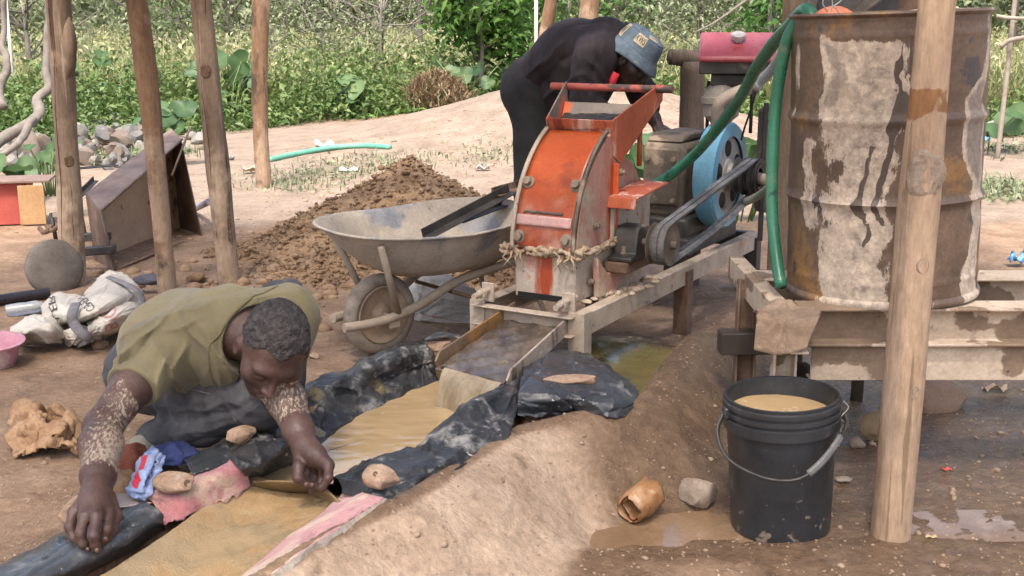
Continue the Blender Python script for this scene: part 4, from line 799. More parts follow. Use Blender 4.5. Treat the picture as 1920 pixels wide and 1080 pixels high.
liner('grey mud-splashed plastic fold on the pond edge under the knee', [
    [(410, 858, .13), (450, 825, .14), (490, 795, .14), (530, 782, .13)],
    [(430, 862, .19), (468, 832, .205), (510, 808, .205), (548, 800, .18)],
    [(455, 885, .185), (495, 862, .195), (530, 842, .19), (560, 835, .17)],
    [(462, 905, .10), (505, 888, .10), (545, 872, .10), (585, 862, .09)]], 34, 50, plastic, .007, 10, 19, fold=16)
liner('short black plastic piece wrapped over the rim beside the pink towel', [
    [(345, 862, .17), (385, 845, .175), (425, 832, .17)],
    [(352, 872, .20), (392, 856, .205), (432, 845, .20)],
    [(362, 892, .19), (402, 876, .195), (442, 862, .19)]], 20, 30, plastic2, .004, 12, 23)
# pond and sluice water
pond = [(600, 905), (640, 905), (700, 880), (800, 862), (858, 840), (875, 800), (960, 742), (940, 700), (840, 690), (810, 700), (770, 730), (690, 770), (630, 805), (585, 845), (540, 870), (470, 890), (475, 915), (540, 925)]
sheet('pond_water', [gp(x, y, .088) for x, y in pond], .088, murky, kind='structure')
bed = patch(pts([[(455, 885, .13), (520, 905, .095), (585, 925, .09), (660, 935, .12)],
                 [(400, 935, .135), (470, 950, .098), (540, 965, .095), (610, 975, .115)],
                 [(315, 1000, .13), (400, 1010, .09), (480, 1020, .085), (545, 1030, .105)],
                 [(215, 1065, .12), (310, 1085, .08), (400, 1095, .075), (465, 1090, .095)],
                 [(90, 1140, .11), (190, 1170, .07), (300, 1180, .065), (370, 1150, .085)]]), 70, 60)
sandm = M('wet_golden_sand', [(.27, .17, .08), (.36, .24, .12), (.44, .31, .17)], 10, .6, bump=.7, bscale=170, bdist=.004, gscale=220, layers=[dict(col=((.25, .195, .115), (.36, .27, .155)), scale=5, lo=.46, hi=.58, rough=.10, amt=.9), dict(col=(.085, .075, .05), scale=18, ro=.75, lo=.60, hi=.70, rough=.2, amt=.65), dict(col=(.42, .20, .07), scale=7, lo=.66, hi=.72, amt=.6)])
bed = bed+A(0, 0, 1)*(.003*vnoise(bed.reshape(-1, 3), 45, 3, 3).reshape(bed.shape[:2]))[:, :, None]
mk('sluice_bed', gridmesh(bed), sandm, label='sand-covered sluice bed with a thin film of muddy water', cat='sluice', solid=.004)
# towels
pink = M('pink_towel', [(.30, .075, .095), (.40, .15, .15), (.47, .25, .22)], 9, .95, bump=1, bscale=120, bdist=.006, sheen=.3, layers=[dict(col=((.42, .27, .18), (.50, .36, .25)), scale=8, lo=.47, hi=.60, rough=.95), dict(col=(.24, .03, .06), scale=30, stretch=(1, .3, 1), lo=.60, hi=.66, amt=.6)])
_, PT = liner('wet pink towel draped over the sluice edge beside the stone with a hole', [
    [(250, 915, .16), (305, 898, .175), (365, 890, .185), (410, 868, .19), (445, 862, .19)],
    [(262, 925, .17), (310, 925, .178), (365, 915, .182), (415, 890, .185), (458, 880, .175)],
    [(285, 940, .155), (325, 945, .16), (370, 940, .155), (420, 918, .15), (464, 900, .14)],
    [(308, 985, .13), (345, 968, .132), (380, 955, .13), (425, 935, .13), (468, 912, .12)]], 40, 60, pink, .007, 12, 31, name='pink_towel', cat='towel', solid=.006, rough_edge=.012)
_, PT2 = liner('pink towel strip with a grey frayed hem along the outer sluice wall', [
    [(655, 918, .13), (600, 965, .13), (545, 1005, .125), (480, 1060, .12), (410, 1120, .11)],
    [(690, 928, .19), (620, 970, .18), (560, 1012, .175), (500, 1062, .17), (430, 1125, .16)],
    [(722, 935, .20), (645, 985, .20), (575, 1030, .20), (520, 1072, .195), (450, 1130, .19)]], 30, 70, pink, .005, 14, 37, name='pink_towel', cat='towel', solid=.006, rough_edge=.012)
hem = M('grey_hem', [(.17, .145, .12), (.33, .28, .23), (.42, .37, .31)], 24, .95, bump=1, bscale=90, bdist=.006)
liner('stiff grey mud-caked cloth hem hanging on the outer sluice wall', [
    [(722, 934, .206), (645, 984, .206), (575, 1030, .206), (520, 1070, .20), (450, 1128, .195)],
    [(725, 940, .198), (648, 996, .195), (578, 1044, .19), (524, 1090, .185), (456, 1150, .18)]], 8, 90, hem, .006, 20, 41, name='cloth_hem', cat='cloth', solid=.004, rough_edge=.012)
# wooden flap held across the outflow
fl = thing('dam_flap', 'thin dark wooden flap held across the sluice outflow by the hand', 'flap', gp(560, 920, .09)); flm = M('dark_wet_wood', [(.05, .035, .02), (.16, .11, .055), (.30, .21, .10)], 20, .4, bump=.5, stretch=(.3, .3, 1))
mk('board', gridmesh(patch(pts([[(474, 902, .135), (530, 902, .15), (590, 906, .155)], [(478, 916, .10), (535, 922, .095), (592, 926, .092)]]), 8, 24)), flm, fl, solid=-.004)
mk('board', gridmesh(patch(pts([[(590, 905, .158), (612, 918, .16), (640, 945, .15)], [(576, 928, .09), (602, 938, .095), (630, 958, .10)]]), 8, 20)), flm, fl, solid=-.004)
# stones that hold the sheets down
stone = M('clay_stone', [(.19, .12, .075), (.30, .20, .135), (.41, .305, .22)], 12, .88, bump=1., bscale=28, bdist=.012, grain=.3, layers=[dict(col=(.42, .18, .07), scale=8, lo=.60, hi=.68, amt=.7), dict(col=(.52, .44, .35), scale=10, lo=.60, hi=.68)])
def clay(label, px, py, z, sx, sy, sz, rz, seed, holes=()):
    c = gp(px, py, z); T = thing('clay_stone', label, 'stone', c-A(0, 0, sz), 'stones weighing down the sluice liners')
    sv, sf = rock(c-A(0, 0, sz*.25), sx*.95, sy*1.1, sz*1.1, seed, 4, .13, rz, cuts=13); mk('stone_body', (sv, sf), stone, T)
    for hx, hy, r in holes:                                # pits: sit on the stone's surface where that ray meets it
        d = nrm(ray(hx, hy)); q = sv-CAM; off = np.linalg.norm(q-np.outer(q@d, d), axis=1); near = np.where(off < .008)[0]
        if len(near) == 0: continue
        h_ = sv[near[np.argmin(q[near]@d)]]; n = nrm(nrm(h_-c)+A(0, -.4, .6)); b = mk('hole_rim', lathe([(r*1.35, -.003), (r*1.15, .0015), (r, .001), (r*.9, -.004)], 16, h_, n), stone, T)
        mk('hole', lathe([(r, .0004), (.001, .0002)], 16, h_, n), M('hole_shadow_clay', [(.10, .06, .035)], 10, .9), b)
clay('long pale clay stone with a round hole lying on the pink towel', 328, 900, .215, .064, .030, .026, -.12, 3, ((350, 902, .0095),))
clay('orange clay stone resting on the grey plastic under the man\'s knee', 450, 814, .225, .050, .026, .028, .45, 9)
clay('pitted egg-shaped clay stone on the white-spotted plastic liner', 718, 890, .235, .056, .036, .030, -.45, 14, ((700, 884, .0065),))
clay('slim brown stone lying in a fold of the spread plastic sheet', 1075, 711, .262, .10, .020, .020, -.02, 21)
clay('flat clay stone by the chute pinning plastic near the wheel', 828, 642, .235, .062, .045, .022, .2, 27)
clay('brown stone behind the wrist at the sluice edge', 140, 950, .15, .05, .035, .035, .4, 33)
G = crumple(patch(pts([[(800, 632, .24), (830, 622, .255), (862, 628, .24)], [(795, 640, .245), (830, 632, .265), (868, 636, .245)]]), 14, 24), .006, 20, 3); mk('plastic_scrap', gridmesh(G), plastic, label='crumpled plastic scrap on top of the flat clay stone by the chute', cat='plastic sheet', solid=-.001)
# rags and printed bag beside the man's feet
def lump(name, label, px, py, z, sx, sy, sz, mat, seed, amp=.3, sub=4, rz=0, cat='rag', par=None):
    v, f = ico(sub); v = v.copy(); v = v*(1+amp*vnoise(v+seed, 1.6, 2, seed, True)+.8*amp*vnoise(v*A(1, 1, .6)+seed, 3.6, 3, seed+2, True))[:, None]
    v[:, 2] = np.where(v[:, 2] < -.35, -.35+.1*(v[:, 2]+.35), v[:, 2]); v = v*A(sx, sy, sz); ca, sa = math.cos(rz), math.sin(rz)
    v = np.stack([v[:, 0]*ca-v[:, 1]*sa, v[:, 0]*sa+v[:, 1]*ca, v[:, 2]], 1)+gp(px, py, z); return mk(name, (v, f), mat, par, label=label, cat=cat)
ragb = M('brown_rag', [(.20, .11, .055), (.33, .20, .11), (.42, .28, .17)], 12, .95, bump=1, bscale=90, bdist=.006)
rgn = np.random.default_rng(4); RGr = [[gp(x, y, 0)+A(0, 0, z) for x, z in zip(np.linspace(28, 150, 6)+rgn.uniform(-8, 8, 6), zz)] for y, zz in ((802, [.03, .05, .04, .06, .05, .02]), (815, [.04, .11, .06, .10, .07, .03]), (832, [.03, .09, .10, .06, .10, .04]), (848, [.02, .06, .09, .08, .06, .03]), (862, [.005, .02, .03, .03, .03, .005]))]
mk('crumpled_rag', gridmesh(creases(crumple(patch(RGr, 70, 90), .012, 16, 3), 40, .018, .014, 6)), ragb, label='crumpled brown rag lying on the bare dirt behind the arm', cat='rag', solid=.006)
lump('crumpled_rag', 'rust-red and brown rag heap behind the forearm by the printed bag', 228, 880, .13, .07, .06, .06, M('rust_red_rag', [(.16, .045, .025), (.28, .09, .05), (.38, .22, .12)], 9, .95, bump=1, bscale=70, bdist=.006), 8, .3)
lump('crumpled_rag', 'sandy brown rag against the plastic edge below the printed bag', 222, 918, .14, .055, .04, .04, ragb, 12, .3)
lump('crumpled_rag', 'dark blue cloth scrap tucked behind the printed bag', 328, 856, .15, .045, .035, .03, M('dark_blue_cloth', [(.014, .02, .075), (.035, .05, .16)], 9, .9, bump=.8, layers=[dict(col=(.28, .20, .13), scale=8, lo=.6, hi=.68)]), 15, .35)
bagm = M('printed_blue_bag', [(.19, .25, .46), (.27, .35, .57), (.36, .43, .60)], 7, .45, bump=.4, bscale=30, bdist=.006, layers=[dict(col=(.05, .08, .36), scale=6, stretch=(2, 1, .6), lo=.60, hi=.63), dict(col=(.36, .30, .22), scale=9, lo=.66, hi=.74, amt=.7)])
BG = crumple(patch(pts([[(285, 838, .20), (298, 842, .205), (312, 852, .19)], [(262, 862, .205), (282, 866, .225), (303, 878, .205)], [(248, 898, .19), (268, 906, .205), (288, 912, .19)], [(240, 926, .165), (255, 934, .168), (272, 938, .16)]]), 40, 26), .008, 16, 5); BG = creases(BG, 18, .010, .008, 9)
bag = thing('printed_bag', 'crumpled blue printed plastic bag with red panel beside the stone', 'bag', gp(270, 905, .15)); mk('sheet', gridmesh(BG), bagm, bag, solid=-.001)
def surf_patch(G, n, u0, u1, v0, v1, off):                 # piece of a grid lifted a little along its normal (flat print)
    N = gnormals(G)*n; a, b = G.shape[:2]; i0, i1, j0, j1 = int(u0*(a-1)), int(u1*(a-1)), int(v0*(b-1)), int(v1*(b-1)); return gridmesh((G+N*off)[i0:i1+1, j0:j1+1])
def on_grid(G, V2, u0, v0, su, sv, off, n=1, swap=False):
    """map flat 2D text vertices (x right, y up) onto grid param space; returns points"""
    N = gnormals(G)*n; a, b = G.shape[:2]; out = []
    for x, y in V2:
        u, v = (u0+x*su, v0+y*sv) if not swap else (u0+y*su, v0+x*sv)
        fu, fv = np.clip(u, 0, .999)*(a-1), np.clip(v, 0, .999)*(b-1); i, j = int(fu), int(fv); p, q = fu-i, fv-j
        f_ = lambda Z: Z[i, j]*(1-p)*(1-q)+Z[i+1, j]*p*(1-q)+Z[i+1, j+1]*p*q+Z[i, j+1]*(1-p)*q
        out.append(f_(G)+f_(N)*off)
    return np.array(out)
def text_mesh(txt, shear=0.):
    cu = bpy.data.curves.new('txt', 'FONT'); cu.body = txt; cu.size = 1.; cu.shear = shear; cu.resolution_u = 2
    o = bpy.data.objects.new('txt', cu); link(o); dg = bpy.context.evaluated_depsgraph_get(); me = bpy.data.meshes.new_from_object(o.evaluated_get(dg))
    bm = bmesh.new(); bm.from_mesh(me); bmesh.ops.triangulate(bm, faces=bm.faces)
    bmesh.ops.subdivide_edges(bm, edges=[e for e in bm.edges if e.calc_length() > .12], cuts=2, use_grid_fill=True); bmesh.ops.triangulate(bm, faces=bm.faces)
    V = np.array([v.co[:2] for v in bm.verts]); F = [[v.index for v in f.verts] for f in bm.faces]; bm.free(); bpy.data.objects.remove(o); bpy.data.curves.remove(cu); bpy.data.meshes.remove(me); return V, F
def print_on(name, G, txt, mat, par, u0, v0, su, sv, off=.0016, n=1, swap=False, shear=0.):
    V2, F = text_mesh(txt, shear); return mk(name, (on_grid(G, V2, u0, v0, su, sv, off, n, swap), F), mat, par, smooth=False)
navy = M('navy_print', [(.012, .018, .10), (.02, .03, .14)], 9, .5, bump=0)
sg = 1 if gnormals(BG)[20, 13][2] > 0 else -1
print_on('print', BG, 'Loug', navy, bag, .26, .62, .22, .24, n=sg, swap=False, shear=.3)
mk('red_panel', surf_patch(BG, sg, .30, .80, .22, .42, .0012), M('red_print', [(.50, .02, .05)], 9, .5, bump=.1), bag)
G2 = crumple(patch(pts([[(200, 925, .15), (240, 925, .15), (275, 935, .15)], [(200, 955, .155), (245, 950, .155), (285, 945, .155)]]), 14, 30), .004, 18, 8); mk('plastic_scrap', gridmesh(G2), M('pale_dirty_plastic', [(.34, .30, .30), (.45, .36, .28)], 9, .5, bump=.4, layers=[dict(col=(.05, .06, .30), scale=10, stretch=(1, 4, 1), lo=.60, hi=.64)]), label='dirty pale plastic scrap with blue stripe under the printed bag', cat='plastic sheet', solid=-.001)
# ================================================================ the two people
IX, IU, IC = A(1, 0, 0), A(0, SP, CP), A(0, -CP, SP)       # picture right, picture up, towards the viewer (as world directions)
def basis(n, u): n = nrm(n); u = np.asarray(u, float); u = nrm(u-n*np.dot(u, n)); return np.cross(n, u), n, u      # side, face, crown
def solve(prims, cut=None, disp=None):
    def f(P):
        d = np.full(len(P), 9.)
        for k, pr in enumerate(prims):
            if pr[0] == 'c': x = d_cap(P, *pr[1:5]); kk = pr[5]
            elif pr[0] == 'e': x = d_ell(P, pr[1], pr[2], pr[3]); kk = pr[4]
            elif pr[0] == '-': x = d_ell(P, pr[1], pr[2], pr[3]); h = np.clip(.5-.5*(d+x)/pr[4], 0, 1); d = d*(1-h)-x*h+pr[4]*h*(1-h); continue
            d = smin(d, x, kk) if k else x
        if disp is not None: d = d-disp(P)
        if cut is not None:
            for o, n in cut: d = np.maximum(d, (P-o)@nrm(n))
        return d
    pts_ = []
    for pr in prims:
        if pr[0] == 'c': pts_ += [np.asarray(pr[1])-pr[3], np.asarray(pr[1])+pr[3], np.asarray(pr[2])-pr[4], np.asarray(pr[2])+pr[4]]
        elif pr[0] == 'e': r = max(pr[2]); pts_ += [np.asarray(pr[1])-r, np.asarray(pr[1])+r]
    pts_ = np.array(pts_); return f, pts_.min(0)-.03, pts_.max(0)+.03
def body(prims, h, cut=None, disp=None):
    f, lo, hi = solve(prims, cut, disp); return surfnet(f, lo, hi, h)
def chain(pts_, rad, k): return [('c', pts_[i], pts_[i+1], rad[i], rad[i+1], k) for i in range(len(pts_)-1)]
def head_prims(c, n, u, s=1.):
    R = basis(n, u); r, n, u = R; Rm = np.array([r, n, u]); L = lambda x, y, z: c+s*(r*x+n*y+u*z)
    P = [('e', L(0, -.012, .030), s*A(.079, .098, .092), Rm, .02), ('e', L(0, .035, -.035), s*A(.062, .062, .075), Rm, .04), ('e', L(0, .052, -.083), s*A(.036, .036, .030), Rm, .035),
         ('e', L(0, .078, .024), s*A(.052, .018, .016), Rm, .02), ('c', L(0, .092, .012), L(0, .112, -.028), s*.008, s*.012, .012), ('e', L(.013, .101, -.031), s*A(.009, .011, .009), Rm, .008), ('e', L(-.013, .101, -.031), s*A(.009, .011, .009), Rm, .008),
         ('c', L(-.02, .088, -.052), L(.02, .088, -.052), s*.008, s*.008, .012), ('c', L(-.017, .086, -.064), L(.017, .086, -.064), s*.009, s*.009, .01),
         ('e', L(.050, .058, -.018), s*A(.022, .025, .022), Rm, .03), ('e', L(-.050, .058, -.018), s*A(.022, .025, .022), Rm, .03)]
    for sg in (-1, 1):
        P.append(('-', L(sg*.032, .104, .002), s*A(.018, .020, .011), Rm, .014)); P.append(('e', L(sg*.032, .080, .001), s*A(.015, .013, .011), Rm, .005))
        P.append(('e', L(sg*.082, -.008, -.012), s*A(.012, .022, .034), Rm, .010)); P.append(('-', L(sg*.095, .002, -.012), s*A(.009, .011, .018), Rm, .006))
    return P, L, Rm
skin = M('dark_skin', [(.055, .026, .018), (.085, .042, .029), (.12, .062, .044)], 9, .42, bump=.35, bscale=150, bdist=.0015, spec=.5, subsurf=.06)
skin_dusty = M('dark_skin_mud_spattered', [(.042, .021, .016), (.068, .036, .028), (.098, .056, .045)], 9, .50, bump=.6, bscale=90, bdist=.003, spec=.45, grain=.22, gscale=140,
    layers=[dict(col=((.27, .215, .16), (.46, .39, .30)), scale=165, attr='splash', nw=1.0, ro=.62, stretch=(1, .5, .5), lo=.90, hi=1.06, rough=.9, amt=.85), dict(col=(.22, .16, .12), scale=14, attr='splash', nw=.5, lo=.60, hi=.85, amt=.45, rough=.8)])
# ---------------- man squatting at the sluice
Hc = dp(512, 655, 2.93); Hn, Hu = .12*IX-.79*IU+.56*IC, .42*IX+.50*IU+.76*IC
hp_, HL, HRm = head_prims(Hc, Hn, Hu, 1.06)
nb = dp(432, 612, 3.06); S_R, S_L = dp(296, 660, 3.02), dp(540, 592, 3.13)
EL_R, WR_R = dp(193, 800, 2.74), gp(181, 925, .245)
EL_L, WR_L = dp(523, 715, 2.99), gp(572, 838, .245)
pr = list(hp_)+[('c', HL(0, -.04, -.05), nb+A(.02, 0, -.02), .060, .066, .03)]
pr += [('c', S_R, nb, .06, .07, .04), ('c', S_L, nb, .06, .07, .04)]
def mid(a, b, t): return a*(1-t)+b*t
pr += chain([S_R, mid(S_R, EL_R, .45), EL_R, mid(EL_R, WR_R, .3), mid(EL_R, WR_R, .75), WR_R], [.058, .054, .045, .050, .038, .031], .02)
pr += chain([S_L, mid(S_L, EL_L, .5), EL_L, mid(EL_L, WR_L, .3), mid(EL_L, WR_L, .75), WR_L], [.058, .052, .046, .050, .038, .031], .02)
def finger(ps, r0=.0105, r1=.0078): n = len(ps); return chain(ps, np.linspace(r0, r1, n), .006)
K = lambda *l: [gp(x, y, z) for x, y, z in l]
# right hand: palm, four curled fingers, thumb
kn = K((203, 962, .232), (181, 968, .242), (158, 968, .238), (138, 960, .225))
pr += [('c', WR_R, mid(WR_R, kn[1], .5), .030, .030, .02), ('c', mid(WR_R, kn[0], .35), kn[0], .024, .015, .015), ('c', mid(WR_R, kn[1], .4), kn[1], .026, .0155, .015), ('c', mid(WR_R, kn[2], .4), kn[2], .026, .0150, .015), ('c', mid(WR_R, kn[3], .4), kn[3], .022, .0135, .015)]
for k_, a in zip(kn, ([(201, 992, .212), (193, 1010, .192), (188, 1020, .178)], [(176, 1004, .215), (178, 1022, .190), (184, 1031, .175)], [(151, 1000, .212), (156, 1020, .188), (166, 1029, .172)], [(131, 988, .203), (138, 1008, .182), (148, 1020, .168)])): pr += finger([k_]+K(*a), .0125, .0088)
pr += chain([mid(WR_R, kn[0], .25)+A(.02, 0, 0)]+K((216, 968, .215), (210, 993, .200), (200, 1010, .185)), [.018, .0145, .0125, .010], .01)
# left hand: pinching grip around the flap
kl = K((616, 872, .222), (604, 866, .226), (591, 862, .222), (580, 858, .212))
pr += [('c', WR_L, mid(WR_L, kl[1], .5), .030, .030, .02), ('c', mid(WR_L, kl[0], .4), kl[0], .025, .016, .015), ('c', mid(WR_L, kl[2], .4), kl[2], .026, .016, .015), ('c', mid(WR_L, kl[3], .4), kl[3], .024, .015, .015)]
for k_, a in zip(kl, ([(616, 896, .202), (604, 914, .178), (586, 910, .168)], [(606, 890, .182), (600, 912, .158), (584, 918, .150)], [(594, 886, .172), (590, 906, .150), (578, 912, .146)], [(580, 880, .172), (578, 900, .152), (570, 908, .146)])): pr += finger([k_]+K(*a), .0125, .009)
pr += chain([mid(WR_L, kl[3], .3)+A(-.012, -.01, 0)]+K((560, 876, .212), (559, 896, .192), (574, 909, .172)), [.019, .0145, .0125, .0105], .01)
man = thing('person', 'man in olive shirt and dark trousers squatting over the sluice, head bowed', 'person', A(-.95, 3.12, gz(-.95, 3.12)))
def skin_disp(P): return .0012*vnoise(P, 30, 2, 3)
v, f = body(pr, .0042, disp=None)
spl = np.maximum(1-np.abs(d_cap(v, mid(S_R, EL_R, .75), mid(EL_R, WR_R, .75), .05, .04))/.02, 0)*0
tR = np.clip(((v-EL_R)@(WR_R-EL_R))/((WR_R-EL_R)@(WR_R-EL_R)), -1, 2); near_R = np.linalg.norm(v-(EL_R+tR[:, None]*(WR_R-EL_R)), axis=1) < .085
tL = np.clip(((v-EL_L)@(WR_L-EL_L))/((WR_L-EL_L)@(WR_L-EL_L)), -1, 2); near_L = np.linalg.norm(v-(EL_L+tL[:, None]*(WR_L-EL_L)), axis=1) < .085
sideR = (v-(EL_R+tR[:, None]*(WR_R-EL_R)))[:, 0]/.05
spl = np.where(near_R, np.interp(tR, [-.75, -.45, -.1, .35, .72, .84, 1.0, 1.2], [0, .30, .34, .42, .50, .12, 0, 0])+.10*np.clip(sideR, -1, 1), 0)
spl = np.where(near_L & ~near_R, np.interp(tL, [-.3, .0, .3, .62, .75, 1.0, 1.3], [.36, .36, .42, .44, .25, .20, .16]), spl)
mk('body', (v, f), skin_dusty, man, attrs=dict(splash=spl))
hairm = M('short_curly_hair', [(.012, .010, .010), (.034, .028, .027), (.095, .078, .072)], 70, .85, bump=1., bscale=90, bdist=.012, stretch=(1, .45, 1), bump2=(1., 60, .012), layers=[dict(col=(.16, .12, .10), scale=60, lo=.64, hi=.72, amt=.6)])
def hairline(o, Rm, s):
    r, n, u = Rm
    def f(P):
        q = (P-o)/s; x, y, z = q@r, q@n, q@u; d = d_ell(P, o+s*(n*-.012+u*.030), s*A(.0818, .1008, .0955), Rm)-.0045*vnoise(P*A(1, .55, 1), 95, 2, 4)
        line = .058+.018*np.exp(-(x/.018)**2)*-1+.30*np.abs(x)*0-.35*np.maximum(np.abs(x)-.045, 0)   # front limit rises at temples
        front = y-(.100-1.15*(.105-z))                       # below/forward of this plane is face
        peak = front-.020*np.exp(-(x/.020)**2)+.014*np.exp(-((np.abs(x)-.040)/.016)**2)
        low = -(z+.050+.25*y)
        sideb = np.maximum(y-.028, -(z-.055))*0-1
        return np.maximum(np.maximum(d, peak*.8), low)
    return f
nailm = M('fingernail', [(.095, .052, .042), (.12, .068, .055)], 20, .35, bump=0, grain=0)
for nx, ny, nz_, rs in ((187, 1020, .183, 1.), (183, 1031, .181, 1.), (166, 1029, .178, .9), (199, 1010, .193, 1.1), (575, 908, .182, 1.1), (586, 909, .178, 1.)):
    c_ = gp(nx, ny, nz_)+IC*.0045; mk('nail', (ico(2)[0]*A(.0052*rs, .004, .0058*rs)+c_, ico(2)[1]), nailm, man)
v, f = surfnet(hairline(Hc, HRm, 1.06), Hc-.16, Hc+.16, .0030); mk('hair', (v, f), hairm, man)
def img_folds(lines, Y, win=.16):
    L = []
    for x0, y0, x1, y1, amp, w in lines:
        a, b = dp(x0, y0, Y), dp(x1, y1, Y); o = (a+b)/2; t = b-a; t = t-IC*np.dot(t, IC); ln = np.linalg.norm(t)/2; t = t/(2*ln); L.append((o, t, np.cross(IC, t), ln, amp, w))
    def f(P):
        d = np.zeros(len(P))
        for o, t, m, ln, amp, w in L:
            q = P-o; al = q@t; y = q@m+.012*np.sin(al*16+o[0]*50)+.004*np.sin(al*55+o[2]*90); d += amp*np.exp(-np.abs(y)/w)*np.exp(-(np.abs(al)/ln)**3)*np.exp(-(q@IC/win)**4)
        return d
    return f
tr_folds = img_folds([(270, 775, 470, 752, .007, .010), (290, 792, 480, 770, -.007, .012), (400, 735, 470, 790, .006, .008), (420, 730, 490, 770, .006, .008), (440, 760, 500, 740, -.006, .008), (300, 760, 380, 752, .006, .010), (310, 812, 460, 800, .007, .009), (320, 828, 440, 815, -.006, .009), (250, 745, 300, 800, .008, .010), (270, 740, 330, 780, .006, .009), (460, 780, 500, 755, .006, .007), (380, 800, 450, 785, .006, .008)], 2.98, .20)
sh_folds = img_folds([(225, 680, 330, 575, .012, .012), (245, 690, 300, 615, -.010, .012), (215, 660, 290, 590, .010, .012), (345, 560, 400, 660, .011, .010), (355, 640, 352, 745, .013, .010), (375, 650, 372, 735, -.010, .012), (405, 640, 415, 730, .010, .010), (330, 655, 318, 740, .010, .010), (300, 650, 345, 690, .010, .008), (285, 690, 305, 735, .009, .008), (262, 670, 290, 700, -.007, .008), (380, 610, 445, 700, .010, .010), (300, 590, 420, 552, .010, .014), (340, 575, 470, 545, -.008, .014), (320, 620, 380, 590, .009, .010), (430, 660, 450, 715, .008, .008), (440, 560, 520, 560, .007, .012), (250, 630, 270, 700, .009, .010)], 3.02, .22)
# trousers
HIP = A(-1.0, 3.30, .30); HPR, HPL = HIP+A(-.075, -.045, -.01), HIP+A(.075, .045, .0)
KN_R, AN_R = dp(492, 752, 3.02), dp(292, 826, 3.12); KN_L, AN_L = dp(533, 572, 3.46), dp(536, 752, 3.36)
tp_ = [('e', HIP, A(.17, .15, .13), None, .05), ('c', HPR, KN_R, .098, .076, .05), ('c', KN_R, AN_R, .068, .056, .03), ('c', HPL, KN_L, .10, .075, .05), ('c', KN_L, AN_L, .066, .052, .03)]
dR = nrm(KN_R-HPR)
def tfold(P):
    s_ = (P-HPR)@dR; return .0045*vnoise(P*A(1, 1, 2.2), 13, 3, 6, True)+.004*np.sin(s_*85+4*vnoise(P, 7, 2, 3))*sstep(.05, .2, s_)*sstep(.52, .30, s_)
v, f = body(tp_, .0050, disp=lambda P: tfold(P)+1.4*tr_folds(P))
denim = M('faded_black_trousers', [(.020, .0205, .023), (.038, .038, .042), (.075, .072, .074)], 5, .9, bump=.5, bscale=260, bdist=.002, layers=[dict(col=(.13, .122, .118), scale=5, lo=.55, hi=.72, amt=.6), dict(col=(.24, .20, .16), scale=28, lo=.66, hi=.72, amt=.6)])
mk('trousers', (v, f), denim, man)
mk('pocket_seam', tube(catmull([HPR+nrm(A(-.1, -1, .35))*.100+dR*t-A(0, 0, .02*t) for t in np.linspace(.02, .32, 6)], 20), .0016, 5), M('seam_grey', [(.09, .09, .10)], 20, .8, bump=0), man)
ft = dp(268, 846, 3.08); mk('shoe', body([('c', AN_R+A(0, .0, -.02), ft, .050, .042, .03), ('c', ft, ft+A(.10, -.09, -.035), .040, .030, .03)], .006, disp=lambda P: .003*vnoise(P, 25, 3, 2)), M('dusty_grey_shoe', [(.12, .11, .085), (.22, .20, .16)], 14, .9, bump=.6), man)
mk('shoe', body([('c', AN_L, AN_L+A(.0, 0, -.06), .05, .045, .03), ('c', AN_L+A(0, 0, -.075), AN_L+A(.10, -.06, -.10), .042, .032, .03)], .006), M('dusty_grey_shoe', [], 1), man)
# olive T-shirt
CHC = mid(nb, HIP, .36)
sh = [('e', mid(nb, HIP, .75)+A(-.01, 0, .03), A(.175, .155, .135), None, .06), ('c', mid(nb, HIP, .12)+A(0, 0, -.005), mid(nb, HIP, .62)+A(-.01, .01, .028), .122, .150, .07),
      ('c', S_R+A(0, 0, .0), nb+A(.0, .02, -.01), .080, .092, .06), ('c', S_L, nb+A(.0, .02, -.01), .080, .092, .06),
      ('c', S_R, mid(S_R, EL_R, .52), .076, .066, .04), ('c', S_L, mid(S_L, EL_L, .6), .076, .068, .04),
      ('c', mid(nb, HIP, .2)+A(.03, -.04, -.045), mid(nb, HIP, .5)+A(.02, -.02, -.04), .08, .095, .06)]
ax_ = nrm(HIP-nb); sx_ = nrm(np.cross(ax_, UP)); armR = nrm(EL_R-S_R)
def sfold(P):
    a = (P-nb)@ax_; b = (P-nb)@sx_; c = (P-nb)@np.cross(ax_, sx_)
    Q = np.stack([b*2.4, a*.55, c*1.2], 1); w = vnoise(Q, 9, 3, 12)
    w = vnoise(Q*A(1, 1, .5), 6, 1, 12); w2 = vnoise(Q*A(.7, 1, .5)+3, 10, 1, 13); base = .014*(np.exp(-np.abs(w)*4)-.3)+.006*(np.exp(-np.abs(w2)*4)-.3)
    dS = np.linalg.norm(P-S_R, axis=1); ring = .006*np.sin(dS*95+5*vnoise(P, 6, 2, 9))*np.exp(-((dS-.10)/.06)**2)
    return .35*base+.4*ring+1.5*sh_folds(P)
neck_o = mid(nb, HL(0, -.04, -.05), .42); neck_n = nrm(HL(0, -.04, -.05)-nb)
cuts = [(mid(S_R, EL_R, .46), EL_R-S_R)]
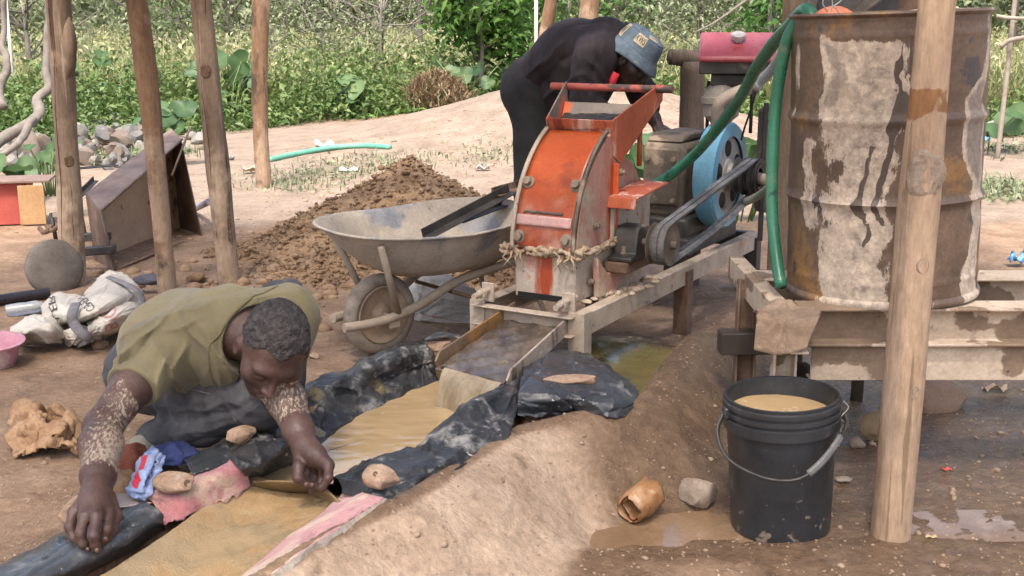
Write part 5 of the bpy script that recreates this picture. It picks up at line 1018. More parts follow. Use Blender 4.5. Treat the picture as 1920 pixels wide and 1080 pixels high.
def shirt_f():
    f0, lo, hi = solve(sh, None, sfold)
    def f(P):
        d = f0(P); ca = mid(S_R, EL_R, .50); arm = (P-ca)@nrm(EL_R-S_R); loc = np.linalg.norm(P-ca, axis=1) < .16; d = np.where(loc, np.maximum(d, arm), d)
        ca = mid(S_L, EL_L, .60); arm = (P-ca)@nrm(EL_L-S_L); loc = np.linalg.norm(P-ca, axis=1) < .12; d = np.where(loc, np.maximum(d, arm), d)
        hem_o = mid(nb, HIP, 1.02); d = np.maximum(d, (P-hem_o)@ax_+.012*np.sin(((P-nb)@sx_)*40))
        nk = d_ell(P, neck_o+neck_n*.035, A(.098, .098, .072), np.array(basis(neck_n, UP))[[0, 2, 1]]); d = np.maximum(d, -nk)
        return d
    return f, lo, hi
f_, lo_, hi_ = shirt_f(); v, f = surfnet(f_, lo_, hi_, .0044)
olive = M('olive_cotton', [(.105, .086, .043), (.142, .118, .060), (.172, .145, .077)], 4, .92, bump=.3, bscale=330, bdist=.001, sheen=.1, grain=.08, layers=[dict(col=(.10, .082, .032), scale=5, lo=.58, hi=.72, amt=.6), dict(col=(.30, .26, .15), scale=7, lo=.62, hi=.74, amt=.45), dict(col=(.05, .042, .025), scale=26, lo=.70, hi=.73, amt=.8)])
mk('shirt', (v, f), olive, man)
# ribbed collar: a ring around the neck opening
cr = []; R3 = basis(neck_n, UP)
for t in np.linspace(0, 2*math.pi, 40, endpoint=False):
    dvec = R3[0]*math.cos(t)+R3[2]*math.sin(t); lo2, hi2 = .02, .2
    best = None
    for r_ in np.linspace(.16, .05, 56):
        p = neck_o+neck_n*-.012+dvec*r_
        if f_(p[None])[0] < .001: best = p; break
    if best is not None: cr.append(best)
if len(cr) > 12: mk('collar', tube(catmull(np.array(cr+cr[:1]), 90), .0038, 8), M('olive_rib', [(.10, .082, .042), (.14, .115, .06)], 20, .92, bump=.5, bscale=200), man)
# ---------------- man bending over the engine
Y2 = 5.60
man2 = thing('person', 'man in dark jacket and blue denim bucket hat bending over the engine', 'person', A(.10, 5.75, gz(.10, 5.75)))
h2 = dp(1183, 112, 5.42); n2, u2 = .66*IX-.72*IU+.18*IC, .66*IX+.62*IU+.36*IC
hp2, HL2, HR2 = head_prims(h2, n2, u2, 1.04)
HIP2 = dp(1010, 175, 5.80); NB2 = dp(1150, 92, 5.52); SN, SF = dp(1118, 108, 5.38), dp(1165, 95, 5.72)
EN, WN = dp(1092, 200, 5.32), dp(1150, 225, 5.30); EF, WF = dp(1206, 178, 5.66), dp(1226, 222, 5.56)
HD = dp(1238, 246, 5.50)
p2 = list(hp2)+[('c', HL2(0, -.04, -.05), NB2, .06, .068, .03), ('c', SF, EF, .055, .045, .02), ('c', EF, WF, .045, .030, .02), ('c', SN, EN, .055, .045, .02), ('c', EN, WN, .045, .032, .02), ('c', SN, SF, .06, .06, .03)]
p2 += [('c', WF, mid(WF, HD, .7), .030, .028, .02)]
for i_, (x0, y0, x1, y1, x2, y2, dy) in enumerate([(1246, 240, 1258, 246, 1266, 254, -.02), (1240, 243, 1250, 252, 1256, 261, -.04), (1234, 244, 1240, 254, 1244, 263, -.05), (1228, 242, 1231, 252, 1232, 262, -.06)]):
    p2 += finger([mid(WF, HD, .55), dp(x0, y0, HD[1]+dy*.5), dp(x1, y1, HD[1]+dy), dp(x2, y2, HD[1]+dy)], .0135, .0085)
p2 += finger([WN, WN+A(.05, -.02, -.03), WN+A(.09, -.02, -.05)], .028, .018)
v, f = body(p2, .0058); mk('body', (v, f), M('very_dark_skin', [(.030, .015, .012), (.052, .027, .021), (.08, .044, .034)], 9, .45, bump=.3, bscale=120, bdist=.0015, spec=.5), man2)
jk = [('c', HIP2+A(.0, 0, .03), mid(HIP2, NB2, .5)+A(0, 0, .05), .165, .178, .08), ('c', mid(HIP2, NB2, .5)+A(0, 0, .05), NB2+A(-.06, 0, .0), .178, .140, .08), ('c', SN, SF, .095, .095, .06), ('c', SN, EN, .088, .066, .05), ('c', EN, WN, .066, .055, .03), ('c', SF, EF, .085, .064, .05), ('c', EF, mid(EF, WF, .55), .064, .05, .03),
      ('c', NB2+A(-.03, 0, .03), NB2+A(.03, 0, .015), .10, .085, .05), ('c', mid(HIP2, NB2, .15)+A(0, 0, -.08), mid(HIP2, NB2, .7)+A(0, 0, -.10), .13, .11, .06)]
jk_folds = img_folds([(975, 140, 1075, 62, .020, .018), (985, 165, 1090, 95, -.016, .018), (1000, 185, 1100, 150, .018, .016), (1040, 60, 1060, 190, .014, .018), (1085, 90, 1075, 190, .022, .016), (1110, 80, 1100, 200, -.018, .016), (1130, 60, 1128, 190, .020, .014), (1095, 130, 1130, 160, .016, .012), (1090, 160, 1125, 182, .016, .012), (1020, 120, 1060, 210, -.014, .016), (1150, 50, 1170, 90, .014, .012), (960, 150, 1000, 230, .014, .016), (1060, 45, 1150, 45, -.012, .02), (1195, 150, 1212, 200, .012, .010)], 5.45, .35)
def jf(P):
    w = vnoise(P*A(1.4, 1, .7), 5, 1, 15); w2 = vnoise(P*A(.6, 1, 1.4), 9, 2, 16); return .008*(np.exp(-np.abs(w)*4)-.3)+.004*(np.exp(-np.abs(w2)*4)-.3)+jk_folds(P)
v, f = body(jk, .0085, disp=jf)
jm = M('black_maroon_jacket', [(.0075, .0048, .0062), (.014, .0085, .0115), (.026, .015, .020)], 5, .85, bump=.4, bscale=180, bdist=.002, layers=[dict(col=(.030, .011, .019), scale=2.2, lo=.52, hi=.70, amt=.7), dict(col=(.32, .30, .28), scale=26, lo=.735, hi=.75, amt=.8)])
mk('jacket', (v, f), jm, man2)
mk('collar', tube(catmull([NB2+A(.02, -.115, .0), NB2+A(.055, -.07, .065), NB2+A(.05, .0, .105), NB2+A(.05, .07, .07), NB2+A(.02, .11, .0)], 24), .022, 8, flat=.45), jm, man2)
hl_, hr_ = HIP2+A(-.02, -.10, .0), HIP2+A(.03, .10, .0); gz2 = gz(.1, 5.75)
tl = [('c', HIP2+A(-.02, 0, .02), HIP2+A(.02, 0, -.05), .165, .16, .06), ('c', hl_, A(hl_[0]-.01, hl_[1]-.02, .47), .115, .082, .06), ('c', A(hl_[0]-.01, hl_[1]-.02, .47), A(hl_[0]+.02, hl_[1], gz2+.08), .082, .062, .04), ('c', hr_, A(hr_[0]+.05, hr_[1]+.05, .47), .115, .082, .06), ('c', A(hr_[0]+.05, hr_[1]+.05, .47), A(hr_[0]+.06, hr_[1]+.06, gz2+.08), .082, .062, .04)]
v, f = body(tl, .009, disp=lambda P: .007*vnoise(P*A(1, 1, .8), 8, 3, 17, True)); mk('trousers', (v, f), M('black_trousers', [(.008, .008, .009), (.016, .015, .017)], 6, .9, bump=.4, bscale=160, bdist=.002), man2)
for q in (A(hl_[0]+.02, hl_[1], gz2), A(hr_[0]+.06, hr_[1]+.06, gz2)): mk('shoe', body([('c', q+A(-.02, 0, .05), q+A(.14, -.05, .035), .05, .036, .03)], .009), M('dusty_grey_shoe', [], 1), man2)
mk('red_shirt', gridmesh(crumple(patch([[dp(1142, 128, 5.34), dp(1152, 135, 5.32), dp(1162, 140, 5.33)], [dp(1140, 150, 5.33), dp(1148, 152, 5.30), dp(1157, 150, 5.32)], [dp(1138, 172, 5.33), dp(1143, 172, 5.31), dp(1148, 170, 5.33)]], 12, 8), .003, 20, 3)), M('red_cotton', [(.50, .02, .03), (.60, .04, .05)], 9, .85, bump=.4), man2, solid=-.003)
# bucket hat
hs_ = 1.04; hc = HL2(0, -.012, .052); hax = nrm(u2-.16*n2); hsd = HR2[0]
hprof = [(.140, -.050), (.137, -.043), (.124, -.022), (.110, .000), (.108, .004), (.106, .006), (.104, .030), (.098, .055), (.089, .074), (.082, .078), (.060, .088), (.03, .093), (.002, .094)]
hv, hf = lathe([(r*.93, z) for r, z in hprof], 60, hc, hax, ref=n2)
q = hv-hc; yy = q@nrm(n2-hax*np.dot(n2, hax)); zz = q@hax
hv = hv+np.outer(np.where(zz < 0, .10*zz*np.sin(np.arctan2(q@HR2[0], yy)*3+1), 0), hax)+np.outer(.003*vnoise(hv, 22, 3, 3), hax)+np.outer(yy*.10, nrm(n2))
den = M('blue_denim_hat', [(.055, .08, .105), (.095, .13, .165), (.15, .19, .225)], 16, .92, bump=.6, bscale=240, bdist=.002, layers=[dict(col=(.24, .28, .31), scale=30, lo=.58, hi=.70, amt=.6), dict(col=(.07, .10, .15), scale=12, lo=.62, hi=.70, amt=.6)])
hat = mk('bucket_hat', (hv, hf), den, man2, solid=-.004)
HG = hv.reshape(len(hprof), 60, 3); HG = np.concatenate([HG, HG[:, :1]], 1); ns = 1 if np.dot(gnormals(HG)[7, 5], HG[7, 5]-hc) > 0 else -1
for i_ in (4, 8): mk('hat_seam', tube(np.vstack([HG[i_]+gnormals(HG)[i_]*ns*.0015]), .0017, 5, caps=False), M('denim_seam', [(.06, .09, .13)], 20, .9, bump=0), hat)
# which column faces the viewer: frayed tan patches with dark lettering
dirs = [(np.dot(nrm(HG[6, j]-hc-hax*np.dot(HG[6, j]-hc, hax)), IC), j) for j in range(60)]; jc = max(dirs)[1]
tan = M('frayed_tan_patch', [(.42, .34, .22), (.55, .47, .34)], 60, .95, bump=1, bscale=200, bdist=.003); ink = M('dark_fray', [(.012, .012, .015)], 20, .9, bump=0)
def hat_patch(i0, i1, jo, w, txt):
    j0 = (jc+jo) % 60; cols = [(j0+k) % 60 for k in range(w+1)]; Gp = HG[i0:i1+1][:, cols]; Gp = patch([list(r) for r in Gp], 14, 14); Nn = gnormals(Gp)*ns; Gp = Gp+Nn*.0035
    P_ = mk('frayed_patch', gridmesh(Gp), tan, hat); V2, F2 = text_mesh(txt); V2 = (V2-V2.min(0))/(V2.max(0)-V2.min(0)+1e-9)
    mk('lettering', (on_grid(Gp, V2, .80, .08, 1, 1, .0012, ns) if 0 else on_grid(Gp, np.stack([V2[:, 0], V2[:, 1]], 1)*A(.84, .62), .18, .08, 1, 1, .0012, ns, swap=True), F2), ink, P_, smooth=False)
hat_patch(6, 8, -3, 5, 'KWS'); hat_patch(9, 10, 2, 6, 'IWII'); hat_patch(5, 8, -13, 4, 'W'); hat_patch(8, 9, 14, 5, 'KIK')
# ================================================================ wheelbarrow, dirt heap, bags, scrap
WF_, WL_ = nrm(A(-.75, -.66, 0)), nrm(A(.66, -.75, 0)); wb0 = on(704, 664); WC = A(-.52, 4.47, gz(-.52, 4.47)+.158)
def wp(f_, l_, z): return A(WC[0], WC[1], 0)+WF_*f_+WL_*l_+UP*z
wbm = M('mud_dried_steel_tray', [(.29, .25, .205), (.40, .345, .28), (.48, .42, .345)], 7, .82, bump=.4, bscale=40, bdist=.004, layers=[dict(col=((.17, .175, .19), (.27, .27, .28)), scale=4, lo=.53, hi=.62, rough=.5), dict(col=(.30, .19, .10), scale=6, lo=.63, hi=.70, amt=.8), dict(col=(.10, .085, .07), scale=16, lo=.66, hi=.70)])
tubem = M('muddy_tube', [(.27, .215, .16), (.37, .305, .235)], 12, .9, bump=.6, bscale=50, bdist=.005)
wb = thing('wheelbarrow', 'mud-caked steel wheelbarrow with one wheel, standing by the dirt heap', 'wheelbarrow', A(WC[0], WC[1], gz(WC[0], WC[1])))
def superl(a, b, n, k=60):
    t = np.linspace(0, 2*math.pi, k, endpoint=False); c, s = np.cos(t), np.sin(t); return np.sign(c)*np.abs(c)**(2/n)*a, np.sign(s)*np.abs(s)**(2/n)*b
rows = []
for q, zc in ((0, .318), (.02, .318), (.3, .35), (.6, .405), (.85, .465), (1., .50), (1.03, .503)):
    a, b = superl(.25+.22*q, .155+.125*q, 2.6); cf = -.30+.05*q
    rows.append([wp(cf+x, y, zc+(.02*(x/.47)-.015*(y/.28))*q+.045*max(0, -x/.47)*q) for x, y in zip(a, b)])
rows = [[wp(-.30, 0, .316)]*60]+rows; TG = np.array(rows); TG = np.concatenate([TG, TG[:, :1]], 1); mk('tray', gridmesh(TG), wbm, wb, solid=.005)
rimp = TG[-1]; mk('tray_rim', tube(rimp, .006, 6, caps=False), wbm, wb)
g = np.random.default_rng(12); a, b = superl(.30, .19, 2.4, 40)
DG = np.array([[wp(-.32+x*r, y*r, .392-.035*r*r+.018*math.sin(x*19+y*11)*r) for x, y in zip(a, b)] for r in np.linspace(0, 1, 12)]); DG = np.concatenate([DG, DG[:, :1]], 1)
mk('wet_dirt', gridmesh(crumple(DG, .010, 18, 4)), M('brown_wet_dirt', [(.16, .095, .05), (.27, .17, .10)], 14, .85, bump=1, bscale=50, bdist=.01), wb)
wheel = mk('wheel_rim', lathe([(.02, -.035), (.03, -.032), (.045, -.012), (.085, -.010), (.10, -.020), (.112, -.030), (.118, -.022), (.112, .0), (.118, .022), (.112, .030), (.10, .020), (.085, .010), (.045, .012), (.03, .032), (.02, .035)], 40, WC, WL_, caps=True), M('rusty_wheel', [(.20, .135, .09), (.30, .22, .15), (.38, .30, .22)], 9, .85, bump=.4), wb, autos=40)
tt_ = np.linspace(0, 2*math.pi, 20, endpoint=False)
tv, tf = lathe([(.135+.027*math.cos(t), .034*math.sin(t)) for t in np.linspace(0, 2*math.pi, 17)], 60, WC, WL_); mk('tyre', (tv, tf), M('dusty_tyre', [(.13, .105, .085), (.24, .20, .16), (.34, .29, .23)], 12, .95, bump=.5, bscale=40, bdist=.004), wheel)
mk('axle', tube([wp(0, -.10, WC[2]), wp(0, .10, WC[2])], .012, 8), tubem, wb)
z0_ = WC[2]
for sg in (1, -1):
    mk('frame_tube', tube(catmull([wp(.215 if sg > 0 else .17, .075*sg, z0_-.005), wp(.10, .088*sg, z0_-.005), wp(0, .095*sg, z0_+.005), wp(-.14, .10*sg, z0_+.04), wp(-.32, .125*sg, z0_+.115), wp(-.62, .16*sg, z0_+.165), wp(-1.0, .23*sg, z0_+.26), wp(-1.25, .25*sg, z0_+.33)], 50), .0185, 12), tubem, wb, autos=50)
    mk('tray_strut', tube([wp(-.02, .098*sg, z0_+.015), wp(.125, .20, .478) if sg > 0 else wp(.15, -.08, .485)], .014, 8), tubem, wb)
    mk('leg', tube(catmull([wp(-.62, .16*sg, z0_+.15), wp(-.70, .19*sg, .10), wp(-.74, .20*sg, gz(*wp(-.74, .2*sg, 0)[:2])-.01)], 12), .012, 8), tubem, wb)
    mk('leg_brace', tube([wp(-.27, .12*sg, z0_+.07), wp(-.72, .19*sg, .06)], .009, 6), rust, wb)
mk('axle_bracket', box(wp(0, .098, z0_-.012), .05, .012, .05, WF_), tubem, wb, smooth=False, bevel=.003)
# two dark bars lying in the tray
def bar(label, p, q, w, h, mat=darksteel, name='iron_bar', cat='bar'):
    p, q = np.asarray(p), np.asarray(q); d_ = nrm(q-p); s_ = nrm(np.cross(d_, UP)); u_ = np.cross(s_, d_); L = np.linalg.norm(q-p)
    return mk(name, prism([(-w/2, 0), (w/2, 0), (w/2, .006), (-w/2+.006, .006), (-w/2+.006, h), (-w/2, h)], p, s_, u_, d_, 0, L), mat, smooth=False, bevel=.0015, label=label, cat=cat)
bar('long dark angle iron leaning out of the wheelbarrow tray', dp(800, 448, 4.62), dp(962, 362, 4.95), .05, .04)
bar('shorter dark iron strip beside the angle iron in the tray', dp(862, 418, 4.75), dp(952, 384, 5.0), .045, .02)
bar('brown wooden tool end lying over the rear tray rim', dp(930, 368, 4.92), dp(985, 352, 5.1), .05, .035, wood_dark, 'tool_handle', 'handle')
# sack under the barrow
SK = creases(patch([[on(765, 552)+A(0, 0, .02), on(800, 545)+A(0, .05, .03), on(860, 560)+A(0, .05, .02), on(905, 575)+A(0, 0, .0)], [on(758, 580)+A(0, 0, .11), on(800, 580)+A(0, 0, .17), on(855, 590)+A(0, 0, .15), on(905, 595)+A(0, 0, .08)], [on(765, 594)+A(0, 0, .06), on(800, 600)+A(0, 0, .08), on(855, 602)+A(0, 0, .07), on(905, 602)+A(0, 0, .05)], [on(770, 598), on(800, 604), on(855, 606), on(905, 606)]], 60, 90), 40, .014, .012, 5)
sackm = M('grey_woven_sack', [(.23, .215, .19), (.33, .31, .275), (.42, .395, .35)], 7, .85, bump=.6, bscale=140, bdist=.002, layers=[dict(col=(.40, .13, .11), scale=5, stretch=(1, 1, 2.5), lo=.63, hi=.68, amt=.7), dict(col=(.27, .20, .14), scale=7, lo=.60, hi=.70, amt=.7)])
mk('woven_sack', gridmesh(SK), sackm, label='grey woven sack lying on the ground under the wheelbarrow', cat='sack', solid=-.002)
# ---- dirt heap: a heap surface and loose clods on it
pc = A(-.60, 6.95, 0); hr_ = np.linspace(0, 1, 60); ha = np.linspace(0, 2*math.pi, 110)
HX = pc[0]+np.outer(hr_, np.cos(ha)*1.15); HY = pc[1]+np.outer(hr_, np.sin(ha)*1.42)-.25*np.outer(hr_, np.ones_like(ha))
rr = np.outer(hr_, np.ones_like(ha))*(1+.10*np.sin(ha*3+1)+.06*np.sin(ha*7))
def heap_z(r): return .50*np.clip(1-r/.74, 0, 1)**1.05*(.93)+.03*(1-sstep(.6, 1, r))
HZ = ground_h(HX, HY, False)-.02+heap_z(rr)+.035*vnoise2(HX, HY, 5, 4, 51)*(1-sstep(.8, 1, rr))+.02*vnoise2(HX, HY, 16, 3, 52, ridged=True)*(1-sstep(.85, 1, rr))
heapm = M('ochre_dirt', [(.18, .105, .055), (.28, .175, .095), (.38, .255, .15)], 14, .95, bump=1, bscale=60, bdist=.02, detail=10, layers=[dict(col=(.36, .24, .14), scale=30, lo=.62, hi=.68, amt=.8)])
heap = thing('dirt_heap', 'heap of loose ochre ore and dirt behind the wheelbarrow', 'dirt heap', A(pc[0], pc[1], 0))
mk('heap_body', gridmesh(np.stack([HX, HY, HZ], -1)), heapm, heap)
def scatter_clods(n, smin_, smax, fn, seed, sub=1):
    g = np.random.default_rng(seed); V0, F0 = ico(sub); Vs = []; Fs = []; k = 0
    for i in range(n):
        c = fn(g); s = smin_+(smax-smin_)*g.random()**3
        v = V0*(1+.35*g.standard_normal((len(V0), 1))*.5)*A(s, s*g.uniform(.6, 1), s*g.uniform(.45, .8)); a = g.uniform(0, 6.3)
        v = np.stack([v[:, 0]*math.cos(a)-v[:, 1]*math.sin(a), v[:, 0]*math.sin(a)+v[:, 1]*math.cos(a), v[:, 2]], 1); Vs.append(v+c); Fs.append(F0+k); k += len(V0)
    return np.concatenate(Vs), np.concatenate(Fs)
def onheap(g):
    for _ in range(60):
        r = math.sqrt(g.random())*1.0; a = g.uniform(0, 6.283); i = min(59, int(r*59)); j = min(109, int(a/6.283*109))
        if g.random() < .35+.65*(HY[i, j] < pc[1]+.3): return A(HX[i, j]+g.normal(0, .02), HY[i, j]+g.normal(0, .02), HZ[i, j]+.004)
    return A(HX[i, j], HY[i, j], HZ[i, j])
mk('clods', scatter_clods(15000, .003, .022, onheap, 3), heapm, heap, smooth=False, kind='stuff')
def spill(g): x, y = g.normal(-1.0, .55), g.normal(5.75, .4); return A(x, y, gz(x, y)+.004)
mk('spilled_clods', scatter_clods(420, .006, .05, spill, 9), M('clod_brown', [(.20, .12, .065), (.32, .21, .13)], 20, .95, bump=.6), heap, smooth=False, kind='stuff')
# pebbles and crumbs over the yard
def yard(g):
    x, y = g.uniform(-2.6, 2.4), 2.3+5.5*g.random()**1.2; p = A(x, y, gz(x, y)+.001)
    if inpoly(np.array([[x]]), np.array([[y]]), TROUGH)[0, 0]: return A(-2.2, 4.2, gz(-2.2, 4.2))
    return p
def grit(g):
    x, y = g.uniform(-1.6, 1.7), 2.25+1.6*g.random()
    while inpoly(np.array([[x]]), np.array([[y]]), TROUGH)[0, 0]: x, y = g.uniform(-1.6, 1.7), 2.25+1.6*g.random()
    return A(x, y, gz(x, y)+.0005)
pebm = M('pebble', [(.16, .105, .07), (.27, .19, .13), (.38, .29, .21)], 9, .9, bump=.4)
mk('pebbles', scatter_clods(1500, .002, .014, yard, 21), pebm, label='scattered pebbles and dirt crumbs across the yard', cat='pebbles', kind='stuff', smooth=False)
mk('grit', scatter_clods(5200, .0012, .006, grit, 25, 1), pebm, label='fine grit and crumbs strewn over the mud bank and wet ground', cat='grit', kind='stuff', smooth=False)
def yard2(g): x, y = g.normal(-.9, 1.4), g.uniform(6.5, 12.5); return A(x, y, gz(x, y)+.002)
mk('pebbles', scatter_clods(900, .006, .035, yard2, 22), pebm, label='loose stones and crumbs over the sunlit sand', cat='pebbles', kind='stuff', smooth=False)
# ---- rocks near the bucket and elsewhere
greyrock = M('grey_brown_rock', [(.13, .095, .07), (.24, .185, .14), (.36, .30, .24)], 12, .85, bump=.7, bscale=30, bdist=.01)
def stone_thing(label, px, py, w, sx=1, sy=.8, sz=.7, seed=0, mat=greyrock, rz=0, sink=.3, grp=None, sub=3):
    c = on(px, py); return mk('stone', rock(c+A(0, 0, w*sz*(1-sink)), w*sx, w*sy, w*sz, seed, sub, .25, rz), mat, label=label, cat='stone', group=grp, smooth=True, autos=28)
stone_thing('grey split rock lying against the mud bank left of the bucket', 1310, 888, .055, 1, .7, .78, 4, sink=.25)
stone_thing('brown rock on wet mud between the bucket and the pale post', 1606, 838, .03, 1, .8, .7, 6)
stone_thing('large brown rock half hidden behind the foot of the pale post', 1735, 760, .10, 1.3, .9, .7, 8, mat=M('brown_rock', [(.20, .125, .08), (.30, .20, .14)], 9, .9, bump=.6), sink=.6)
stone_thing('angular yellowish rock touching the left of the pale post', 1640, 822, .06, .9, .7, .9, 9, mat=M('yellow_rock', [(.22, .15, .075), (.32, .23, .13)], 12, .9, bump=.7))
stone_thing('small tan stone in the mud below the brown rock', 1582, 905, .02, 1.2, .8, .6, 10)
stone_thing('pale stone half buried in the dirt near the barrow wheel', 590, 672, .022, 1, .8, .6, 12, mat=pebm)
stone_thing('ochre stone at the spilled edge of the dirt heap by the posts', 372, 528, .05, 1.2, .8, .6, 14, mat=heapm)
stone_thing('rounded grey rock lying in grass beyond the drum', 1865, 255, .13, 1, .8, .85, 16, mat=M('far_grey_rock', [(.10, .10, .095), (.25, .24, .225)], 9, .9, bump=.6))
# crumpled brown can in the puddle
cv, cf = lathe([(.036, -.05), (.042, -.03), (.045, 0), (.043, .035), (.044, .05), (.040, .05), (.036, .02), (.030, -.04)], 40, on(1195, 975)+A(0, 0, .045), nrm(A(-.55, -.62, -.12))*-1)
cv = cv+np.stack([vnoise(cv, 22, 3, k, True) for k in range(3)], 1)*.014; mk('crushed_can', (cv, cf), M('brown_translucent_cup', [(.16, .07, .03), (.28, .14, .06), (.40, .26, .15)], 14, .35, bump=.6, bscale=40, bdist=.004, layers=[dict(col=(.42, .31, .21), scale=9, lo=.58, hi=.68)]), label='crumpled brown cup lying open in the muddy puddle', cat='cup', solid=-.001)
# ---- litter
def scrap(name, label, px, py, w, mat, seed, h=.02, asp=.7, cat='litter'):
    c = on(px, py); g = np.random.default_rng(seed); G = np.array([[c+A(u*w, v*w*asp, h*.5+h*abs(math.sin(u*5+seed)*math.cos(v*4+seed))) for u in np.linspace(-.5, .5, 9)] for v in np.linspace(-.5, .5, 9)])
    return mk(name, gridmesh(crumple(G, h*.4, 3/w, seed)), mat, label=label, cat=cat, solid=-.001)
whitep = M('white_litter', [(.42, .40, .38), (.58, .56, .54)], 20, .6, bump=.3); bluep = M('blue_litter', [(.06, .22, .48), (.16, .38, .62)], 14, .4, bump=.3); yel = M('yellow_litter', [(.5, .42, .06), (.6, .55, .2)], 20, .5, bump=.3)
scrap('plastic_litter', 'crumpled bright blue plastic on bare soil beyond the drum', 1905, 500, .10, bluep, 3, .07)
scrap('plastic_litter', 'small blue scrap beside the grey rock in grass', 1848, 268, .09, bluep, 4, .05)
scrap('dry_leaf', 'large dry grey leaf lying on the mud under the beam stand', 1865, 735, .09, M('dry_leaf', [(.30, .22, .16), (.42, .33, .25)], 20, .9, bump=.5), 5, .02, .4, 'leaf')
scrap('dry_leaf', 'tan dry leaf on the wet mud beside the pale post', 1745, 1008, .03, M('tan_leaf', [(.45, .32, .19)], 20, .9, bump=.4), 6, .006, .5, 'leaf')
scrap('plastic_litter', 'small red scrap in the mud right of the pale post', 1775, 882, .028, M('red_litter', [(.5, .06, .05)], 20, .5, bump=.3), 7, .006, .5)
scrap('plastic_litter', 'clear plastic scrap lying on the dirt by the brown rag', 102, 787, .028, whitep, 8, .004, .6)
scrap('plastic_litter', 'yellow carton crumpled beside the slender post at the weeds', 535, 232, .20, yel, 9, .07, .5)
scrap('plastic_litter', 'white plastic scrap lying behind the green hose', 610, 278, .20, whitep, 10, .06, .5)
scrap('plastic_litter', 'pale carton flattened by the foot of the slender post', 475, 325, .16, M('cream_litter', [(.55, .48, .30)], 12, .7, bump=.3), 11, .05, .6)
scrap('plastic_litter', 'white scrap on the sunlit sand above the dirt heap', 905, 320, .12, whitep, 12, .04, .5)
scrap('plastic_litter', 'pale grey scrap among dry stalks behind the dirt heap', 655, 322, .16, whitep, 13, .03, .4)
# ---- left side scrap: tilted steel box, red cabinet, funnel, bars, basin, bags
Dd, Cc = on(215, 507), on(380, 442); Aa, Bb = dp(187, 397, Dd[1]+.02), dp(340, 262, Cc[1]+.02)
A2, B2 = dp(162, 363, Dd[1]+.30), dp(321, 242, Cc[1]+.30); D2, C2 = A(A2[0]+.02, A2[1], gz(A2[0], A2[1])), A(B2[0]+.02, B2[1], gz(B2[0], B2[1]))
bxm = M('rust_brown_sheet', [(.075, .045, .033), (.125, .08, .06), (.19, .135, .105)], 5, .6, bump=.25, bscale=40, bdist=.003, layers=[dict(col=(.24, .175, .135), scale=4, lo=.55, hi=.68, amt=.6)])
bxin = M('rust_tan_inside', [(.36, .225, .13), (.48, .32, .20)], 5, .85, bump=.3, layers=[dict(col=(.20, .09, .03), scale=6, lo=.58, hi=.66), dict(col=(.12, .08, .06), scale=4, lo=.62, hi=.70)])
bx = thing('steel_box', 'tilted rusty sheet-steel box open on one side behind the posts', 'box', Dd)
def pan(name, q, m, t=.006): 
    P = np.array(q); n = nrm(np.cross(P[1]-P[0], P[3]-P[0])); mk(name, (np.vstack([P, P+n*t]), [[3, 2, 1, 0], [4, 5, 6, 7], [0, 1, 5, 4], [1, 2, 6, 5], [2, 3, 7, 6], [3, 0, 4, 7]]), m, bx, smooth=False, bevel=.001)
pan('top_panel', [Aa, Bb, B2, A2], bxm); pan('back_panel', [A2, B2, C2, D2], bxin); pan('end_panel', [Aa, A2, D2, Dd], bxm); pan('end_panel', [Bb, B2, C2, Cc], bxm)
for p_, q_ in ((Aa, Dd), (Aa, Bb), (Dd, mid(Dd, Cc, .45))): mk('edge_lip', tube([p_+A(.006, -.004, .004), q_+A(.006, -.004, .004)], .008, 6), bxm, bx)
mk('stay_rod', tube([dp(322, 330, Cc[1]-.2), dp(357, 238, Cc[1]+.1)], .008, 6), bxm, bx)
rc = on(50, 425); cab = thing('red_cabinet', 'small red wooden cabinet with bare plywood side lying at the weeds', 'cabinet', rc)
u_ = nrm(A(.97, .22, 0)); w_ = nrm(A(-.22, .97, 0))
mk('cabinet_body', box(rc+A(-.26, .14, .14), .46, .26, .27, u_), M('red_paint_board', [(.28, .045, .035), (.40, .08, .06)], 6, .7, bump=.3, layers=[dict(col=(.20, .14, .12), scale=6, lo=.56, hi=.66)]), cab, smooth=False, bevel=.004)
mk('plywood_panel', box(rc+A(.035, .03, .135), .155, .02, .25, u_), M('plywood', [(.30, .17, .075), (.40, .25, .125)], 14, .85, bump=.3), cab, smooth=False, bevel=.002)
mk('cabinet_top', box(rc+A(-.19, .13, .283), .62, .30, .014, u_), M('dark_board', [(.13, .08, .065), (.2, .14, .11)], 8, .8, bump=.3), cab, smooth=False, bevel=.002)
fn = on(112, 545); mk('steel_funnel', lathe([(.03, -.20), (.055, -.195), (.062, -.12), (.066, -.07), (.13, -.03), (.140, -.022), (.140, -.010), (.125, .004), (.08, .012), (.001, .010)], 36, fn+A(-.01, .0, .115), nrm(A(.62, -.72, .22))), M('dull_grey_casting', [(.075, .062, .053), (.125, .105, .088), (.18, .155, .13)], 8, .75, bump=.4), label='dull grey round steel pot lying on its side behind the brown post', cat='pot')
bar('flat dark bar jutting out between the brown post and the tilted box', dp(140, 318, 6.6), dp(218, 311, 6.9), .04, .01)
bar('dark bar propped up at the near end of the tilted box', dp(148, 372, 6.3), dp(180, 340, 6.6), .03, .03)
fr = thing('scrap_frame', 'low frame of muddy wood and dark bars behind the brown post', 'frame', on(140, 470))
mk('top_rail', box((dp(95, 402, 6.6)+dp(180, 396, 6.5))/2, .26, .04, .035, dp(180, 396, 6.5)-dp(95, 402, 6.6)), tubem, fr, smooth=False, bevel=.004)
for x_, y0, y1, yy_ in ((96, 400, 450, 6.6), (152, 400, 452, 6.5)): mk('leg', tube([dp(x_, y0, yy_), dp(x_+9, y1, yy_-.05)], .012, 6), darksteel, fr)
